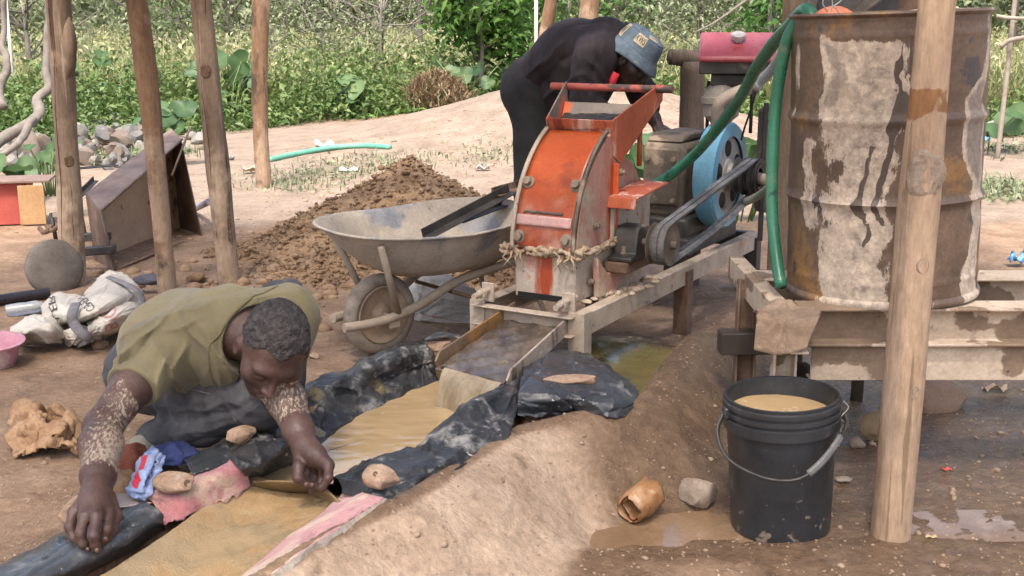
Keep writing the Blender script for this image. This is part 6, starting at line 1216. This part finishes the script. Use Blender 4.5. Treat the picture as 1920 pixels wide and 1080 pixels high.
mk('lower_rail', box(dp(172, 444, 6.3), .20, .05, .04, A(1, .1, 0)), darksteel, fr, smooth=False, bevel=.004); mk('lower_rail', box(dp(178, 470, 6.0), .22, .05, .045, A(1, -.1, .1)), darksteel, fr, smooth=False, bevel=.006)
for k, (x_, y_, w__) in enumerate(((88, 432, .045), (102, 428, .05))): mk('hook', tube(catmull([dp(x_-14, y_-4, 6.5), dp(x_-6, y_+4, 6.45), dp(x_+3, y_, 6.45), dp(x_+8, y_-8, 6.5)], 12), .014, 6), rust, fr)
def rodt(label, a_, b_, r, m, name='pipe', cat='pipe'): return mk(name, tube([a_, b_], r, 12), m, label=label, cat=cat, autos=50)
rodt('black plastic pipe lying on the dirt behind the cement bags', on(-60, 582)+A(0, 0, .028), on(92, 560)+A(0, 0, .028), .026, M('black_pipe', [(.012, .010, .014), (.03, .026, .034)], 9, .35, bump=.1))
rodt('thin iron rod on the ground in front of the tilted box', on(222, 506)+A(0, 0, .006), on(345, 458)+A(0, 0, .02), .007, rust, 'iron_rod', 'rod')
rodt('grey pipe with a red end leaning beside the tilted box', on(366, 402)+A(0, 0, .04), dp(392, 378, 7.3), .022, M('grey_pipe', [(.20, .19, .23), (.3, .29, .34)], 9, .5, bump=.1, layers=[dict(col=(.5, .04, .04), scale=3, lo=.62, hi=.66)]))
pb = on(-8, 684); basin = thing('pink_basin', 'worn pink plastic basin at the edge of the yard', 'basin', pb); pbm = M('pink_plastic', [(.36, .13, .18), (.46, .24, .28)], 6, .5, bump=.15, layers=[dict(col=(.48, .40, .36), scale=7, lo=.52, hi=.64, rough=.8)])
mk('basin_body', lathe([(.001, .004), (.065, .004), (.07, .0), (.075, .01), (.095, .085), (.112, .092), (.113, .098), (.098, .098), (.090, .086), (.068, .02), (.001, .014)], 40, pb+A(0, 0, .0), nrm(A(.05, -.08, 1))), pbm, basin, autos=40)
# cement bags: torn paper sheets with printing, straps
paper = M('dirty_cement_paper', [(.36, .315, .26), (.46, .42, .36), (.54, .50, .45)], 6, .85, bump=.35, bscale=40, bdist=.003, layers=[dict(col=((.27, .19, .125), (.36, .27, .19)), scale=4, lo=.56, hi=.70, amt=.85), dict(col=(.08, .065, .055), scale=20, lo=.70, hi=.73)])
inkb = M('black_bag_print', [(.03, .03, .03), (.07, .065, .06)], 30, .9, bump=0); inkr = M('faded_red_print', [(.38, .15, .12), (.44, .22, .18)], 30, .9, bump=0)
def bagp(label, rows, seed, amp=.012, sc=10): 
    G = patch(pts(rows), 60, 75); G = creases(crumple(G, amp*.6, sc, seed, 2, False), 26, .010, .010, seed); T = thing('cement_bag', label, 'bag', G.reshape(-1, 3)[G.reshape(-1, 3)[:, 2].argmin()]); mk('paper', gridmesh(G), paper, T, solid=-.0015); return T, G, (1 if gnormals(G)[20, 25] @ IC > 0 else -1)
T1, G1, n1 = bagp('flat empty cement bag with black print on top of the bag heap', [[(118, 586, .07), (160, 548, .12), (200, 510, .10), (228, 512, .09)], [(128, 594, .12), (172, 562, .17), (212, 528, .17), (252, 528, .13)], [(140, 602, .13), (186, 578, .17), (232, 552, .17), (266, 545, .10)], [(150, 606, .08), (200, 592, .12), (246, 570, .11), (272, 556, .06)]], 3, .007)
print_on('print', G1, 'CEMENT', inkb, T1, .62, .20, -.16, .155, off=.003, n=n1)
T2, G2, n2_ = bagp('torn cement bag with large faded red letters lowest in the heap', [[(158, 600, .06), (190, 585, .12), (235, 560, .12), (268, 560, .06)], [(165, 612, .10), (200, 598, .15), (240, 580, .15), (272, 578, .08)], [(165, 632, .06), (200, 620, .10), (240, 606, .09), (268, 600, .05)], [(168, 640, .01), (200, 632, .02), (240, 618, .02), (266, 608, .02)]], 8, .010)
print_on('print', G2, 'BIG', inkr, T2, .70, .30, -.40, .30, off=.003, n=n2_)
T3, G3, n3 = bagp('crumpled cement bag with black letters at the left of the heap', [[(78, 575, .05), (100, 552, .09), (135, 552, .09), (160, 566, .06)], [(78, 590, .09), (104, 572, .14), (140, 575, .14), (172, 588, .08)], [(90, 608, .06), (115, 602, .09), (145, 605, .09), (172, 610, .05)], [(95, 618, .01), (120, 615, .02), (150, 618, .02), (172, 622, .01)]], 13, .016)
print_on('print', G3, 'LEER', inkb, T3, .62, .22, -.30, .20, off=.004, n=n3)
T4, G4, n4 = bagp('empty brown paper bag mouth lying open beside the pink basin', [[(20, 612, .04), (60, 592, .07), (100, 595, .07), (120, 612, .04)], [(22, 630, .08), (60, 612, .12), (98, 615, .11), (122, 630, .05)], [(28, 640, .04), (62, 634, .06), (95, 636, .06), (118, 638, .03)], [(34, 646, .0), (64, 644, .01), (95, 645, .01), (116, 644, .0)]], 18, .014)
T5, G5, n5 = bagp('folded pale bag end under the red-lettered cement bag', [[(122, 622, .05), (150, 612, .08), (185, 615, .07)], [(120, 636, .04), (150, 632, .06), (190, 632, .05)], [(124, 643, .0), (152, 643, .01), (192, 641, .0)]], 23, .008)
strapm = M('grey_cloth_strap', [(.10, .095, .10), (.17, .16, .165), (.25, .235, .23)], 10, .9, bump=.6, bscale=60, bdist=.004)
def strap(label, pts_, w): P = catmull([gp(*q) for q in pts_], 40); return mk('cloth_strap', tube(P, w, 10, flat=.35), strapm, label=label, cat='strap')
strap('grey cloth strap looped across the front of the cement bags', [(142, 570, .17), (135, 588, .17), (138, 605, .14), (150, 622, .11), (168, 636, .07), (150, 645, .02)], .020)
strap('grey belt curling round the right end of the bag heap', [(205, 520, .17), (235, 532, .19), (258, 545, .17), (266, 565, .13), (264, 585, .09), (250, 596, .05)], .017)
lump('cloth_scrap', 'dark cloth scrap at the far end of the bag heap', 278, 528, .05, .06, .03, .03, M('dark_cloth', [(.04, .045, .06), (.09, .09, .11)], 9, .9, bump=.6), 31, .3, 3, cat='cloth')
stone_thing('flat pinkish stone peeking out under the red-lettered bag', 234, 610, .045, 1.1, .8, .5, 19, mat=M('pink_stone', [(.30, .20, .155), (.38, .27, .21)], 9, .9, bump=.4))
bt = on(52, 590); bot = thing('plastic_bottle', 'crushed clear plastic bottle on the dirt between pipe and bags', 'bottle', bt); mk('bottle_body', lathe([(.001, -.09), (.028, -.085), (.03, -.03), (.027, 0), (.03, .04), (.014, .075), (.012, .09), (.001, .091)], 20, bt+A(0, 0, .03), nrm(A(1, .25, .1))), M('clear_bottle', [(.5, .53, .55), (.62, .64, .66)], 20, .15, bump=.3, trans=.6), bot, autos=40)
# ================================================================ vegetation, rubble, far fence
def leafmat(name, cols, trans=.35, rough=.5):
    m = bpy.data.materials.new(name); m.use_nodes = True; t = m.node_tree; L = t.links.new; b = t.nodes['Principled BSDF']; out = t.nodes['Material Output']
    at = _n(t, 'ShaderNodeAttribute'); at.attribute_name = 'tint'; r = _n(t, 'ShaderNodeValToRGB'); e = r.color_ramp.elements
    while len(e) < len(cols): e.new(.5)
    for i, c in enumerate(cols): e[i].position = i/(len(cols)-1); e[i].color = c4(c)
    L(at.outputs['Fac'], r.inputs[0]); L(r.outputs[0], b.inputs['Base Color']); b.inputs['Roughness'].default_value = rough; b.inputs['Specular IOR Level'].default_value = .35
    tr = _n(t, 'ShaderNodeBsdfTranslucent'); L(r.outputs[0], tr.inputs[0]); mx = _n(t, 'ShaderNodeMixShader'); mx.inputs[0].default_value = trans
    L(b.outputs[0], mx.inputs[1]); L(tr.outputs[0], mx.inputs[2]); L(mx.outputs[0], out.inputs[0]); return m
def leaves(C, size, g, asp=.5, upb=.6, droop=.15, tint=None):
    C = np.asarray(C, float); N = len(C); s = size*(.6+.8*g.random(N)) if np.isscalar(size) else size
    n = g.standard_normal((N, 3)); n[:, 2] = np.abs(n[:, 2])+upb; n /= np.linalg.norm(n, axis=1)[:, None]
    d = np.cross(n, g.standard_normal((N, 3))); d /= np.linalg.norm(d, axis=1)[:, None]+1e-9; w = np.cross(n, d)
    S = s[:, None]; base = C-d*S*.5; tip = C+d*S*.5-A(0, 0, 1)*S*droop; l = C+w*S*asp*.5+n*S*.08; r = C-w*S*asp*.5+n*S*.08
    V = np.stack([base, l, tip, r], 1).reshape(-1, 3); i = np.arange(N)*4; F = np.concatenate([np.stack([i, i+1, i+2], 1), np.stack([i, i+2, i+3], 1)])
    tn = g.random(N) if tint is None else tint; return V, F, np.repeat(tn, 4)
def blades(B, h, w, g, lean=.35, tint=None):
    B = np.asarray(B, float); N = len(B); H = h*(.5+.8*g.random(N)); a = g.uniform(0, 6.283, N); ln = lean*g.random(N)*H
    dx = np.stack([np.cos(a), np.sin(a), np.zeros(N)], 1); wv = np.stack([-np.sin(a), np.cos(a), np.zeros(N)], 1)*w*.5
    m_ = B+A(0, 0, 1)*(H*.55)[:, None]+dx*(ln*.3)[:, None]; t_ = B+A(0, 0, 1)*H[:, None]+dx*ln[:, None]
    V = np.stack([B-wv, B+wv, m_+wv*.8, m_-wv*.8, t_], 1).reshape(-1, 3); i = np.arange(N)*5
    F = np.concatenate([np.stack([i, i+1, i+2], 1), np.stack([i, i+2, i+3], 1), np.stack([i+3, i+2, i+4], 1)]); tn = g.random(N) if tint is None else tint; return V, F, np.repeat(tn, 5)
def catv(*a): 
    V = []; F = []; T = []; n = 0
    for v, f, t in a: V.append(v); F.append(f+n); T.append(t); n += len(v)
    return np.concatenate(V), np.concatenate(F), np.concatenate(T)
def mkv(name, vft, mat, parent=None, **k): return mk(name, (vft[0], vft[1]), mat, parent, smooth=False, attrs=dict(tint=vft[2]), **k)
gzA = lambda X, Y: gz_grid(X, Y)
g = np.random.default_rng(77)
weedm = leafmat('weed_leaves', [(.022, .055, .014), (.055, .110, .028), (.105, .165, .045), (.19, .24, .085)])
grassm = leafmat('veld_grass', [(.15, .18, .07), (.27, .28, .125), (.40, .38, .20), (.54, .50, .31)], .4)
lushm = leafmat('lush_leaves', [(.03, .08, .016), (.065, .15, .03), (.12, .22, .05), (.22, .31, .10)], .4)
greyg = leafmat('grey_green_leaves', [(.10, .13, .065), (.19, .22, .12), (.30, .32, .19)], .3)
drym = leafmat('dry_stalks', [(.12, .075, .045), (.22, .15, .09), (.33, .25, .15)], .15, .8)
def front_edge(X):                                          # where the weeds begin, by x
    return np.interp(X, [-9, -5.5, -4.4, -3.2, -2.3, -1.3, -.4, .6, 2.2, 4, 9], [11.5, 11.6, 12.2, 14.0, 14.6, 15.2, 16.2, 17.0, 15.5, 13.5, 13.0])
# dense weeds
N = 2500; X = g.uniform(-8.5, 8.5, N); Y = front_edge(X)+.8*vnoise2(X[None], X[None]*0, 1.1, 3, 44)[0]+3.8*g.random(N)**1.1; Cs = []; Ts = []; Ss = []
hgt = .32+.48*g.random(N); hgt *= (.35+.65*sstep(0, 1.3, Y-front_edge(X)))*np.where(X > 1.2, .65, 1.)*(.45+1.0*sstep(-.5, .6, vnoise2(X[None], Y[None], .8, 3, 5)[0]))
for i in range(N):
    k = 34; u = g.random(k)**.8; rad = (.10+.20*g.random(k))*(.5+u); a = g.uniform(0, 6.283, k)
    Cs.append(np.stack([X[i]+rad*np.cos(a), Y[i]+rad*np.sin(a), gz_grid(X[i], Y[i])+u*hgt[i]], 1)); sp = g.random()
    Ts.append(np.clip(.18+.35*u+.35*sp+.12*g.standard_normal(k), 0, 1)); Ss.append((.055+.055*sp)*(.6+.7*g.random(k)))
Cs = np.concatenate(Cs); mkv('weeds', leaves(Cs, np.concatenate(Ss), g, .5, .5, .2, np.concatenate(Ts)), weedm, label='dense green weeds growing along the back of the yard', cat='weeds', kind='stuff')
# tall veld grass behind, seeding
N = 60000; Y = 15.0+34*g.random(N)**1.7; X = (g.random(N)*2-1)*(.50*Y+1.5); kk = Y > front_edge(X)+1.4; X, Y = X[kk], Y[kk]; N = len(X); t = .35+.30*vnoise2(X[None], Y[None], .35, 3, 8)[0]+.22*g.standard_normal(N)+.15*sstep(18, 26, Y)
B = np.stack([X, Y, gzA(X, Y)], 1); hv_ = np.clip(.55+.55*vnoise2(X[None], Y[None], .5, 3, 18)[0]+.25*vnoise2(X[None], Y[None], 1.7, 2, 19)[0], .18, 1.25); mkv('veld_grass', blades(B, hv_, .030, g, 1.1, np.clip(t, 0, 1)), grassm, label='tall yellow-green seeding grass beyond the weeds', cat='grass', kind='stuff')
N = 36000; Y = 15.5+30*g.random(N)**1.5; X = (g.random(N)*2-1)*(.50*Y+1.5); kk = Y > front_edge(X)+1.6; X, Y = X[kk], Y[kk]; N = len(X); hv_ = np.clip(.6+.6*vnoise2(X[None], Y[None], .5, 3, 18)[0]+.3*vnoise2(X[None], Y[None], 1.7, 2, 19)[0], .15, 1.5); C = np.stack([X, Y, gzA(X, Y)+.1+hv_*g.random(N)], 1)
mkv('seed_heads', leaves(C, .075+.06*g.random(N), g, .55, .3, .1, np.clip(.45+.3*g.standard_normal(N), 0, 1)), grassm, label='pale leafy seed heads scattered through the tall grass', cat='grass', kind='stuff')
# short green turf and creepers on the sand
def turf(label, spots, n, hh, mat, w=.010, low=0.): 
    P = []
    for px, py, rx_, ry_ in spots:
        c = on(px, py); m_ = int(n); x = c[0]+rx_*g.standard_normal(m_); y = c[1]+ry_*g.standard_normal(m_); P.append(np.stack([x, y, gzA(x, y)], 1))
    P = np.concatenate(P); return mkv('ground_creeper', catv(blades(P[::2], hh, w, g, .9), leaves(P[1::2]+A(0, 0, hh*.35), hh*.8, g, .5, .8)), mat, label=label, cat='creeper', kind='stuff')
turf('low green grass creeping out over the sandy slope', [(770, 205, .40, .5), (830, 185, .4, .6), (720, 215, .3, .4), (880, 165, .35, .6)], 420, .13, lushm)
turf('pale trampled grass and straw on the sunlit sand', [(555, 348, .22, .2), (660, 318, .35, .25), (925, 238, .25, .3), (700, 300, .3, .2), (600, 330, .3, .2)], 260, .05, greyg)
turf('sparse grass tufts on soil beyond the drum', [(1870, 350, .25, .3), (1880, 190, .6, .8), (1900, 215, .4, .6), (1865, 365, .2, .2), (1890, 280, .4, .4)], 320, .08, greyg)
turf('dry grey-green stubble over the rubble', [(190, 225, .5, .4), (230, 205, .5, .4), (60, 240, .5, .4), (120, 300, .3, .3), (280, 290, .2, .2)], 420, .12, greyg)
mc = dp(815, 150, 15.6); N = 1800; a = g.uniform(0, 6.283, N); r = np.sqrt(g.random(N)); x = mc[0]+r*.55*np.cos(a); y = 15.6+r*.5*np.sin(a); z = gzA(x, y)+.50*(1-r**2)+.02
mkv('dry_grass_heap', blades(np.stack([x, y, z-.05], 1), .10, .016, g, 3.2), drym, label='mound of dead brown grass among the weeds', cat='dry grass', kind='stuff')
# ---- shrubs and trees, each a thing
trunkm = M('grey_branch', [(.10, .085, .07), (.19, .165, .14)], 12, .95, bump=.6)
def tree(label, px, Y, h, spread, nleaf, lsize, mat, seed, trunk_r=.05, z_lo=.3, lean=(0, 0), nl=6, name='tree', cat='tree', grp=None, upb=.4, asp=.45):
    g = np.random.default_rng(seed); b0 = dp(px, 200, Y); b0 = A(b0[0], Y, gz_grid(b0[0], Y)); T = thing(name, label, cat, b0, grp)
    top = b0+A(lean[0], lean[1], h*.62); vf = [tube(catmull([b0-A(0, 0, .1), mid(b0, top, .5)+A(*g.normal(0, .05, 2), 0)*h*.3, top], 12), np.linspace(trunk_r, trunk_r*.5, 12), 8, rn=.1, seed=seed)]; tips = []
    for k in range(nl):
        s0 = mid(b0, top, g.uniform(z_lo, 1.)); a = g.uniform(0, 6.283); e0 = s0+A(math.cos(a)*spread*g.uniform(.5, 1), math.sin(a)*spread*g.uniform(.5, 1), h*g.uniform(.10, .42))
        m_ = mid(s0, e0, .5)+g.normal(0, .08, 3)*spread; P = catmull([s0, m_, e0], 9); vf.append(tube(P, np.linspace(trunk_r*.45, trunk_r*.10, 9), 6)); tips += [P[4], P[6], P[8]]
        for q in range(3):
            p0 = P[g.integers(3, 9)]; e1 = p0+g.normal(0, .28, 3)*spread+A(0, 0, .1*h); vf.append(tube([p0, mid(p0, e1, .5)+g.normal(0, .04, 3), e1], [trunk_r*.16, trunk_r*.1, trunk_r*.05], 5)); tips += [e1, mid(p0, e1, .6)]
    mk('trunk', join(*vf), trunkm, T)
    if nleaf:
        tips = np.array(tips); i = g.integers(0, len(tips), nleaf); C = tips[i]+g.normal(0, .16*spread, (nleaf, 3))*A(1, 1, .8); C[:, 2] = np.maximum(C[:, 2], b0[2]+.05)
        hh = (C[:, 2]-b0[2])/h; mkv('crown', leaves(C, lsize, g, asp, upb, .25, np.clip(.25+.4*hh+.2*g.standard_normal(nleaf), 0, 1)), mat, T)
    return T
tree('bright leafy shrub with glossy leaves rising above the weeds', 895, 16.8, 2.4, .85, 2600, .15, lushm, 3, .04, .15, nl=12, name='leafy_shrub', cat='shrub')
tree('second leafy shrub close behind the bright one', 960, 19, 2.2, .8, 1200, .13, lushm, 4, .04, .2, nl=9, name='leafy_shrub', cat='shrub')
tree('grey bare-twigged thorn bush above the grass', 720, 21, 2.6, 1.7, 700, .06, greyg, 5, .045, .1, nl=18, name='thorn_bush', cat='bush')
tree('spreading grey thorn bush left of the bare-twigged one', 600, 24, 3.0, 2.2, 1300, .08, greyg, 6, .05, .1, nl=18, name='thorn_bush', cat='bush')
tree('tall thin-stemmed tree with loose pale foliage behind the thorn bushes', 790, 26, 4.5, 1.8, 2200, .12, greyg, 7, .07, .25, nl=12)
tree('dark dense tree in the distance behind the bending man', 1160, 30, 5.0, 2.6, 4200, .16, weedm, 8, .12, .2, nl=14)
tree('feathery pale tree behind the fuel tank', 1310, 24, 4.0, 1.7, 2200, .11, greyg, 9, .06, .2, nl=14)
tree('slim tree with drooping leaves behind the green hoses', 1440, 17, 3.2, .9, 900, .16, lushm, 10, .035, .2, nl=10)
tree('broad pale tree at the far end of the grassland', 300, 34, 5.0, 3.2, 4200, .17, greyg, 11, .12, .15, nl=18)
tree('olive-green tree far behind the cracked post', 440, 30, 4.2, 2.6, 3200, .15, greyg, 12, .10, .15, nl=16)
tree('low tangled bush beside the gnarled vine', 60, 17, 2.4, 1.5, 1600, .09, greyg, 13, .05, .1, nl=14, name='tangled_bush', cat='bush')
tree('hazy green tree on the far right beyond the pole fence', 1880, 26, 4.5, 2.4, 3200, .14, greyg, 14, .10, .15, nl=14)
tree('rounded green tree far behind the steel drum', 1650, 32, 5.0, 3.0, 3600, .17, weedm, 15, .12, .15, nl=14)
tree('small green sapling between the two rear posts', 1065, 20, 2.6, 1.1, 1500, .10, lushm, 16, .04, .2, nl=10)
for i_, (px_, Y_, h_, sp_, nl_, mt_) in enumerate([(180, 19.5, 1.9, 1.0, 700, 'g'), (520, 19, 1.7, 1.1, 800, 'g'), (650, 18, 1.5, .9, 600, 'g'), (350, 21, 2.2, 1.3, 900, 'w'), (1240, 19, 1.7, 1.0, 700, 'g'), (1370, 21, 2.2, 1.2, 800, 'g'), (30, 20, 2.3, 1.2, 900, 'w')]):
    tree(['pale scraggly bush in the grass between the brown and the bent post', 'wispy bush in the grass right of the slender post', 'low wispy bush below the thorn bushes', 'greener bush in the grass between the bent and the cracked post', 'pale bush in the grass left of the fuel tank', 'taller wispy bush in the grass above the fuel tank', 'green bush behind the knotted vine'][i_], px_, Y_, h_, sp_, nl_, .085, greyg if mt_ == 'g' else weedm, 60+i_, .02, .05, nl=14, name='wispy_bush', cat='bush')
# far wood that reads as one mass
N = 60000; Y = 44+16*g.random(N); X = (g.random(N)*2-1)*36; top = 4.2+2.2*vnoise2(X[None], Y[None], .16, 3, 3)[0]; C = np.stack([X, Y, gzA(X, Y)+top*g.random(N)**.8], 1)
mkv('far_wood', leaves(C, .42, g, .6, .3, .2, np.clip(.5+.25*g.standard_normal(N), 0, 1)), greyg, label='far belt of hazy green trees closing the view', cat='woodland', kind='stuff')
# large-leaved pumpkin plants
broadm = leafmat('broad_leaves', [(.03, .07, .025), (.07, .13, .05), (.13, .20, .08), (.22, .28, .13)], .35)
def big_leaf_plant(label, px, py, Y, n, size, h, seed, spread=.35):
    g = np.random.default_rng(seed); c = dp(px, py, Y); c = A(c[0], Y, gz_grid(c[0], Y)); T = thing('broadleaf_plant', label, 'plant', c); tm = broadm
    for k in range(n):
        a = g.uniform(0, 6.283); r = spread*math.sqrt(g.random()); o = c+A(r*math.cos(a), r*math.sin(a), h*g.uniform(.45, 1)); s = size*g.uniform(.6, 1.1)
        nn = nrm(g.normal(0, .45, 3)+A(0, -.55, .8)); uu = nrm(np.cross(nn, g.standard_normal(3))); ww = np.cross(nn, uu); m_ = 18; V = [o-nn*s*.08]
        for j in range(m_): t_ = 2*math.pi*j/m_; q = s*.5*(1+.12*math.cos(3*t_)-.30*math.exp(-((t_-math.pi)/.35)**2)); V.append(o+uu*q*math.cos(t_)+ww*q*math.sin(t_)+nn*s*.05*math.cos(4*t_))
        V = np.array(V); F = np.array([[0, 1+j, 1+(j+1) % m_] for j in range(m_)]); tn = np.full(len(V), np.clip(.28+.15*g.standard_normal(), 0, 1)); tn[0] = min(1, tn[0]+.2)
        L_ = mk('leaf', (V, F), tm, T, attrs=dict(tint=tn)); mk('stalk', tube([A(c[0]+.3*(o-c)[0], c[1]+.3*(o-c)[1], c[2]), mid(c, o, .6)+A(0, 0, .05), o-nn*s*.08], [.006, .006, .005], 5), M('leaf_stalk', [(.12, .2, .06)], 9, .7, bump=0), L_)
big_leaf_plant('pumpkin plant with big leaves behind the cracked pale post', 415, 130, 14.6, 9, .34, .85, 3, .5)
big_leaf_plant('broad-leaved plant among weeds right of the brown post', 150, 130, 14.2, 8, .30, .85, 4, .5)
big_leaf_plant('round-leaved plant growing over the boulder', 90, 310, 8.7, 14, .14, .42, 5, .22)
big_leaf_plant('large pale green leaf plant beside the red cabinet', 40, 335, 8.3, 5, .24, .34, 7, .18)
big_leaf_plant('leafy plant at the rubble edge by the tilted box', 296, 230, 10.5, 8, .22, .55, 9, .25)
big_leaf_plant('pale cabbage-like leaves at the edge of the weeds', 648, 150, 15.0, 5, .26, .5, 6, .22)
big_leaf_plant('broad leaves hanging behind the bending man\'s hand', 1255, 225, 8.0, 9, .26, .55, 11, .35)
big_leaf_plant('large-leaved plant under the fuel tank behind the engine', 1385, 215, 7.6, 10, .26, .62, 13, .40)
big_leaf_plant('broad pale leaves beyond the drum in the grass', 1858, 215, 11.5, 6, .34, .4, 15, .35)
big_leaf_plant('broad blue-green leaves below the bright leafy shrub', 880, 100, 16.0, 7, .28, .7, 17, .5)
# gnarled vine trunks at the far left
def vine(label, pts_, r, seed): 
    P = catmull([dp(x, y, d_) for x, y, d_ in pts_], 46); P = P+np.stack([vnoise(P, 6, 3, k+seed) for k in range(3)], 1)*.025; return mk('gnarled_vine', tube(P, np.linspace(r*.7, r, 46), 9, rn=.18, seed=seed), trunkm, label=label, cat='vine')
vine('thick gnarled grey vine twisting down beside the brown post', [(96, -20, 11.2), (90, 60, 11.2), (86, 130, 11.1), (92, 165, 11.), (66, 190, 10.9), (72, 215, 10.7), (30, 245, 10.4), (0, 262, 10.2), (-40, 300, 10.)], .055, 2)
vine('thin knotted vine hanging at the very edge of the yard', [(4, -20, 11.5), (8, 50, 11.5), (2, 90, 11.4), (14, 120, 11.3), (0, 170, 11.2), (8, 200, 11.)], .04, 5)
vine('dead grey branch lying slanted over the rubble', [(-10, 300, 9.8), (30, 270, 10.), (62, 225, 10.4)], .035, 8)
# rubble heap stones
bould = M('tan_boulder', [(.15, .115, .085), (.23, .18, .14), (.28, .23, .18)], 9, .9, bump=.5, bscale=30, bdist=.01)
stone_thing('large tan boulder leaning in the rubble beside the brown post', 55, 312, .17, .8, .7, 1.15, 41, mat=bould, sink=.3, rz=.4)
rub = [M('rubble_%s' % n_, c_, 9, .9, bump=.6, bscale=26, bdist=.01) for n_, c_ in (('grey', [(.09, .085, .08), (.17, .162, .155)]), ('pale', [(.14, .13, .115), (.24, .22, .195)]), ('brown', [(.09, .07, .055), (.16, .125, .10)]))]
g = np.random.default_rng(99); poly = [(150, 322), (150, 228), (205, 222), (262, 248), (268, 292), (215, 328)]; poly2 = [(0, 335), (0, 262), (80, 255), (95, 330)]; k = 0
protos = [ (lambda v: v)(rock((0, 0, 0), 1, .8, .7, s_, 2, .28)) for s_ in range(6)]
pm_ = []
for s_, pv in enumerate(protos):
    me_o = mk('stone', pv, rub[s_ % 3], loc=(0, 0, 0), autos=25); pm_.append(me_o.data); bpy.data.objects.remove(me_o)
while k < 110:
    P_ = poly if k < 78 else poly2; x, y = g.uniform(-5, 272), g.uniform(220, 336)
    if not inpoly(np.array([[x]]), np.array([[y]]), P_)[0, 0]: continue
    c = on(x, y); s_ = g.uniform(.03, .10) if g.random() < .8 else g.uniform(.10, .15); o = bpy.data.objects.new('stone', pm_[g.integers(0, 6)]); link(o); o.location = c+A(0, 0, s_*.4+.12*g.random()**2); o.scale = (s_, s_*.9, s_); o.rotation_euler = tuple(g.uniform(0, 6.28, 3))
    if P_ is poly: tag(o, 'angular grey stone in the rubble heap behind the tilted box', 'stone', 'rubble stones by the tilted box')
    else: tag(o, 'rough stone in the rubble around the tan boulder', 'stone', 'rubble stones around the boulder')
    k += 1
for k, (x, y, s_) in enumerate([(360, 262, .09), (372, 270, .10), (350, 285, .07), (395, 285, .06), (430, 300, .05), (330, 245, .06), (440, 237, .07), (385, 252, .05)]): stone_thing('pale stone lying in the rubbish strip between the tilted box and the weeds', x, y, s_, 1, .8, .7, 60+k, mat=rub[1], grp='pale stones in the rubbish strip')
# pole fence and stakes far right and behind
fpm = M('fence_pole', [(.20, .165, .13), (.33, .28, .23)], 9, .95, bump=.5)
fe = thing('pole_fence', 'rough pole fence standing in the grass beyond the drum', 'fence', A(*dp(1878, 150, 11.)[:2], 0))
for x, Y_ in ((1882, 11.), (1960, 10.6)): b_ = dp(x, 160, Y_); mk('post', tube(catmull([A(b_[0], Y_, gz_grid(b_[0], Y_)-.1), A(b_[0]+.02, Y_, .8), A(b_[0]+.03, Y_, 1.75)], 10), .022, 7, rn=.1, seed=3), fpm, fe)
mk('rail', tube(catmull([dp(1868, 30, 10.97), dp(1900, 34, 10.9), dp(1990, 36, 10.6)], 10), .017, 7, rn=.1), fpm, fe); mk('rail', tube(catmull([dp(1876, 88, 10.97), dp(1900, 74, 10.9), dp(1990, 62, 10.6)], 10), .022, 7, rn=.1), fpm, fe)
for x, Y_, lab in ((1005, 14.5, 'thin pale stake standing in the grass left of the rear posts'), (20, 15., 'thin pale stake in the weeds at the vine')): b_ = dp(x, 100, Y_); mk('stake', tube([A(b_[0], Y_, gz_grid(b_[0], Y_)-.1), A(b_[0], Y_, 1.8)], .022, 7), M('pale_stake', [(.45, .42, .36), (.55, .52, .46)], 9, .9, bump=.3), label=lab, cat='stake')
mk('slanted_branch', tube(catmull([dp(1300, 62, 13), dp(1340, 42, 13), dp(1400, 0, 13), dp(1430, -20, 13)], 14), np.linspace(.008, .022, 14), 6, rn=.1), trunkm, label='slanting dead branch in the grass behind the fuel tank', cat='branch')
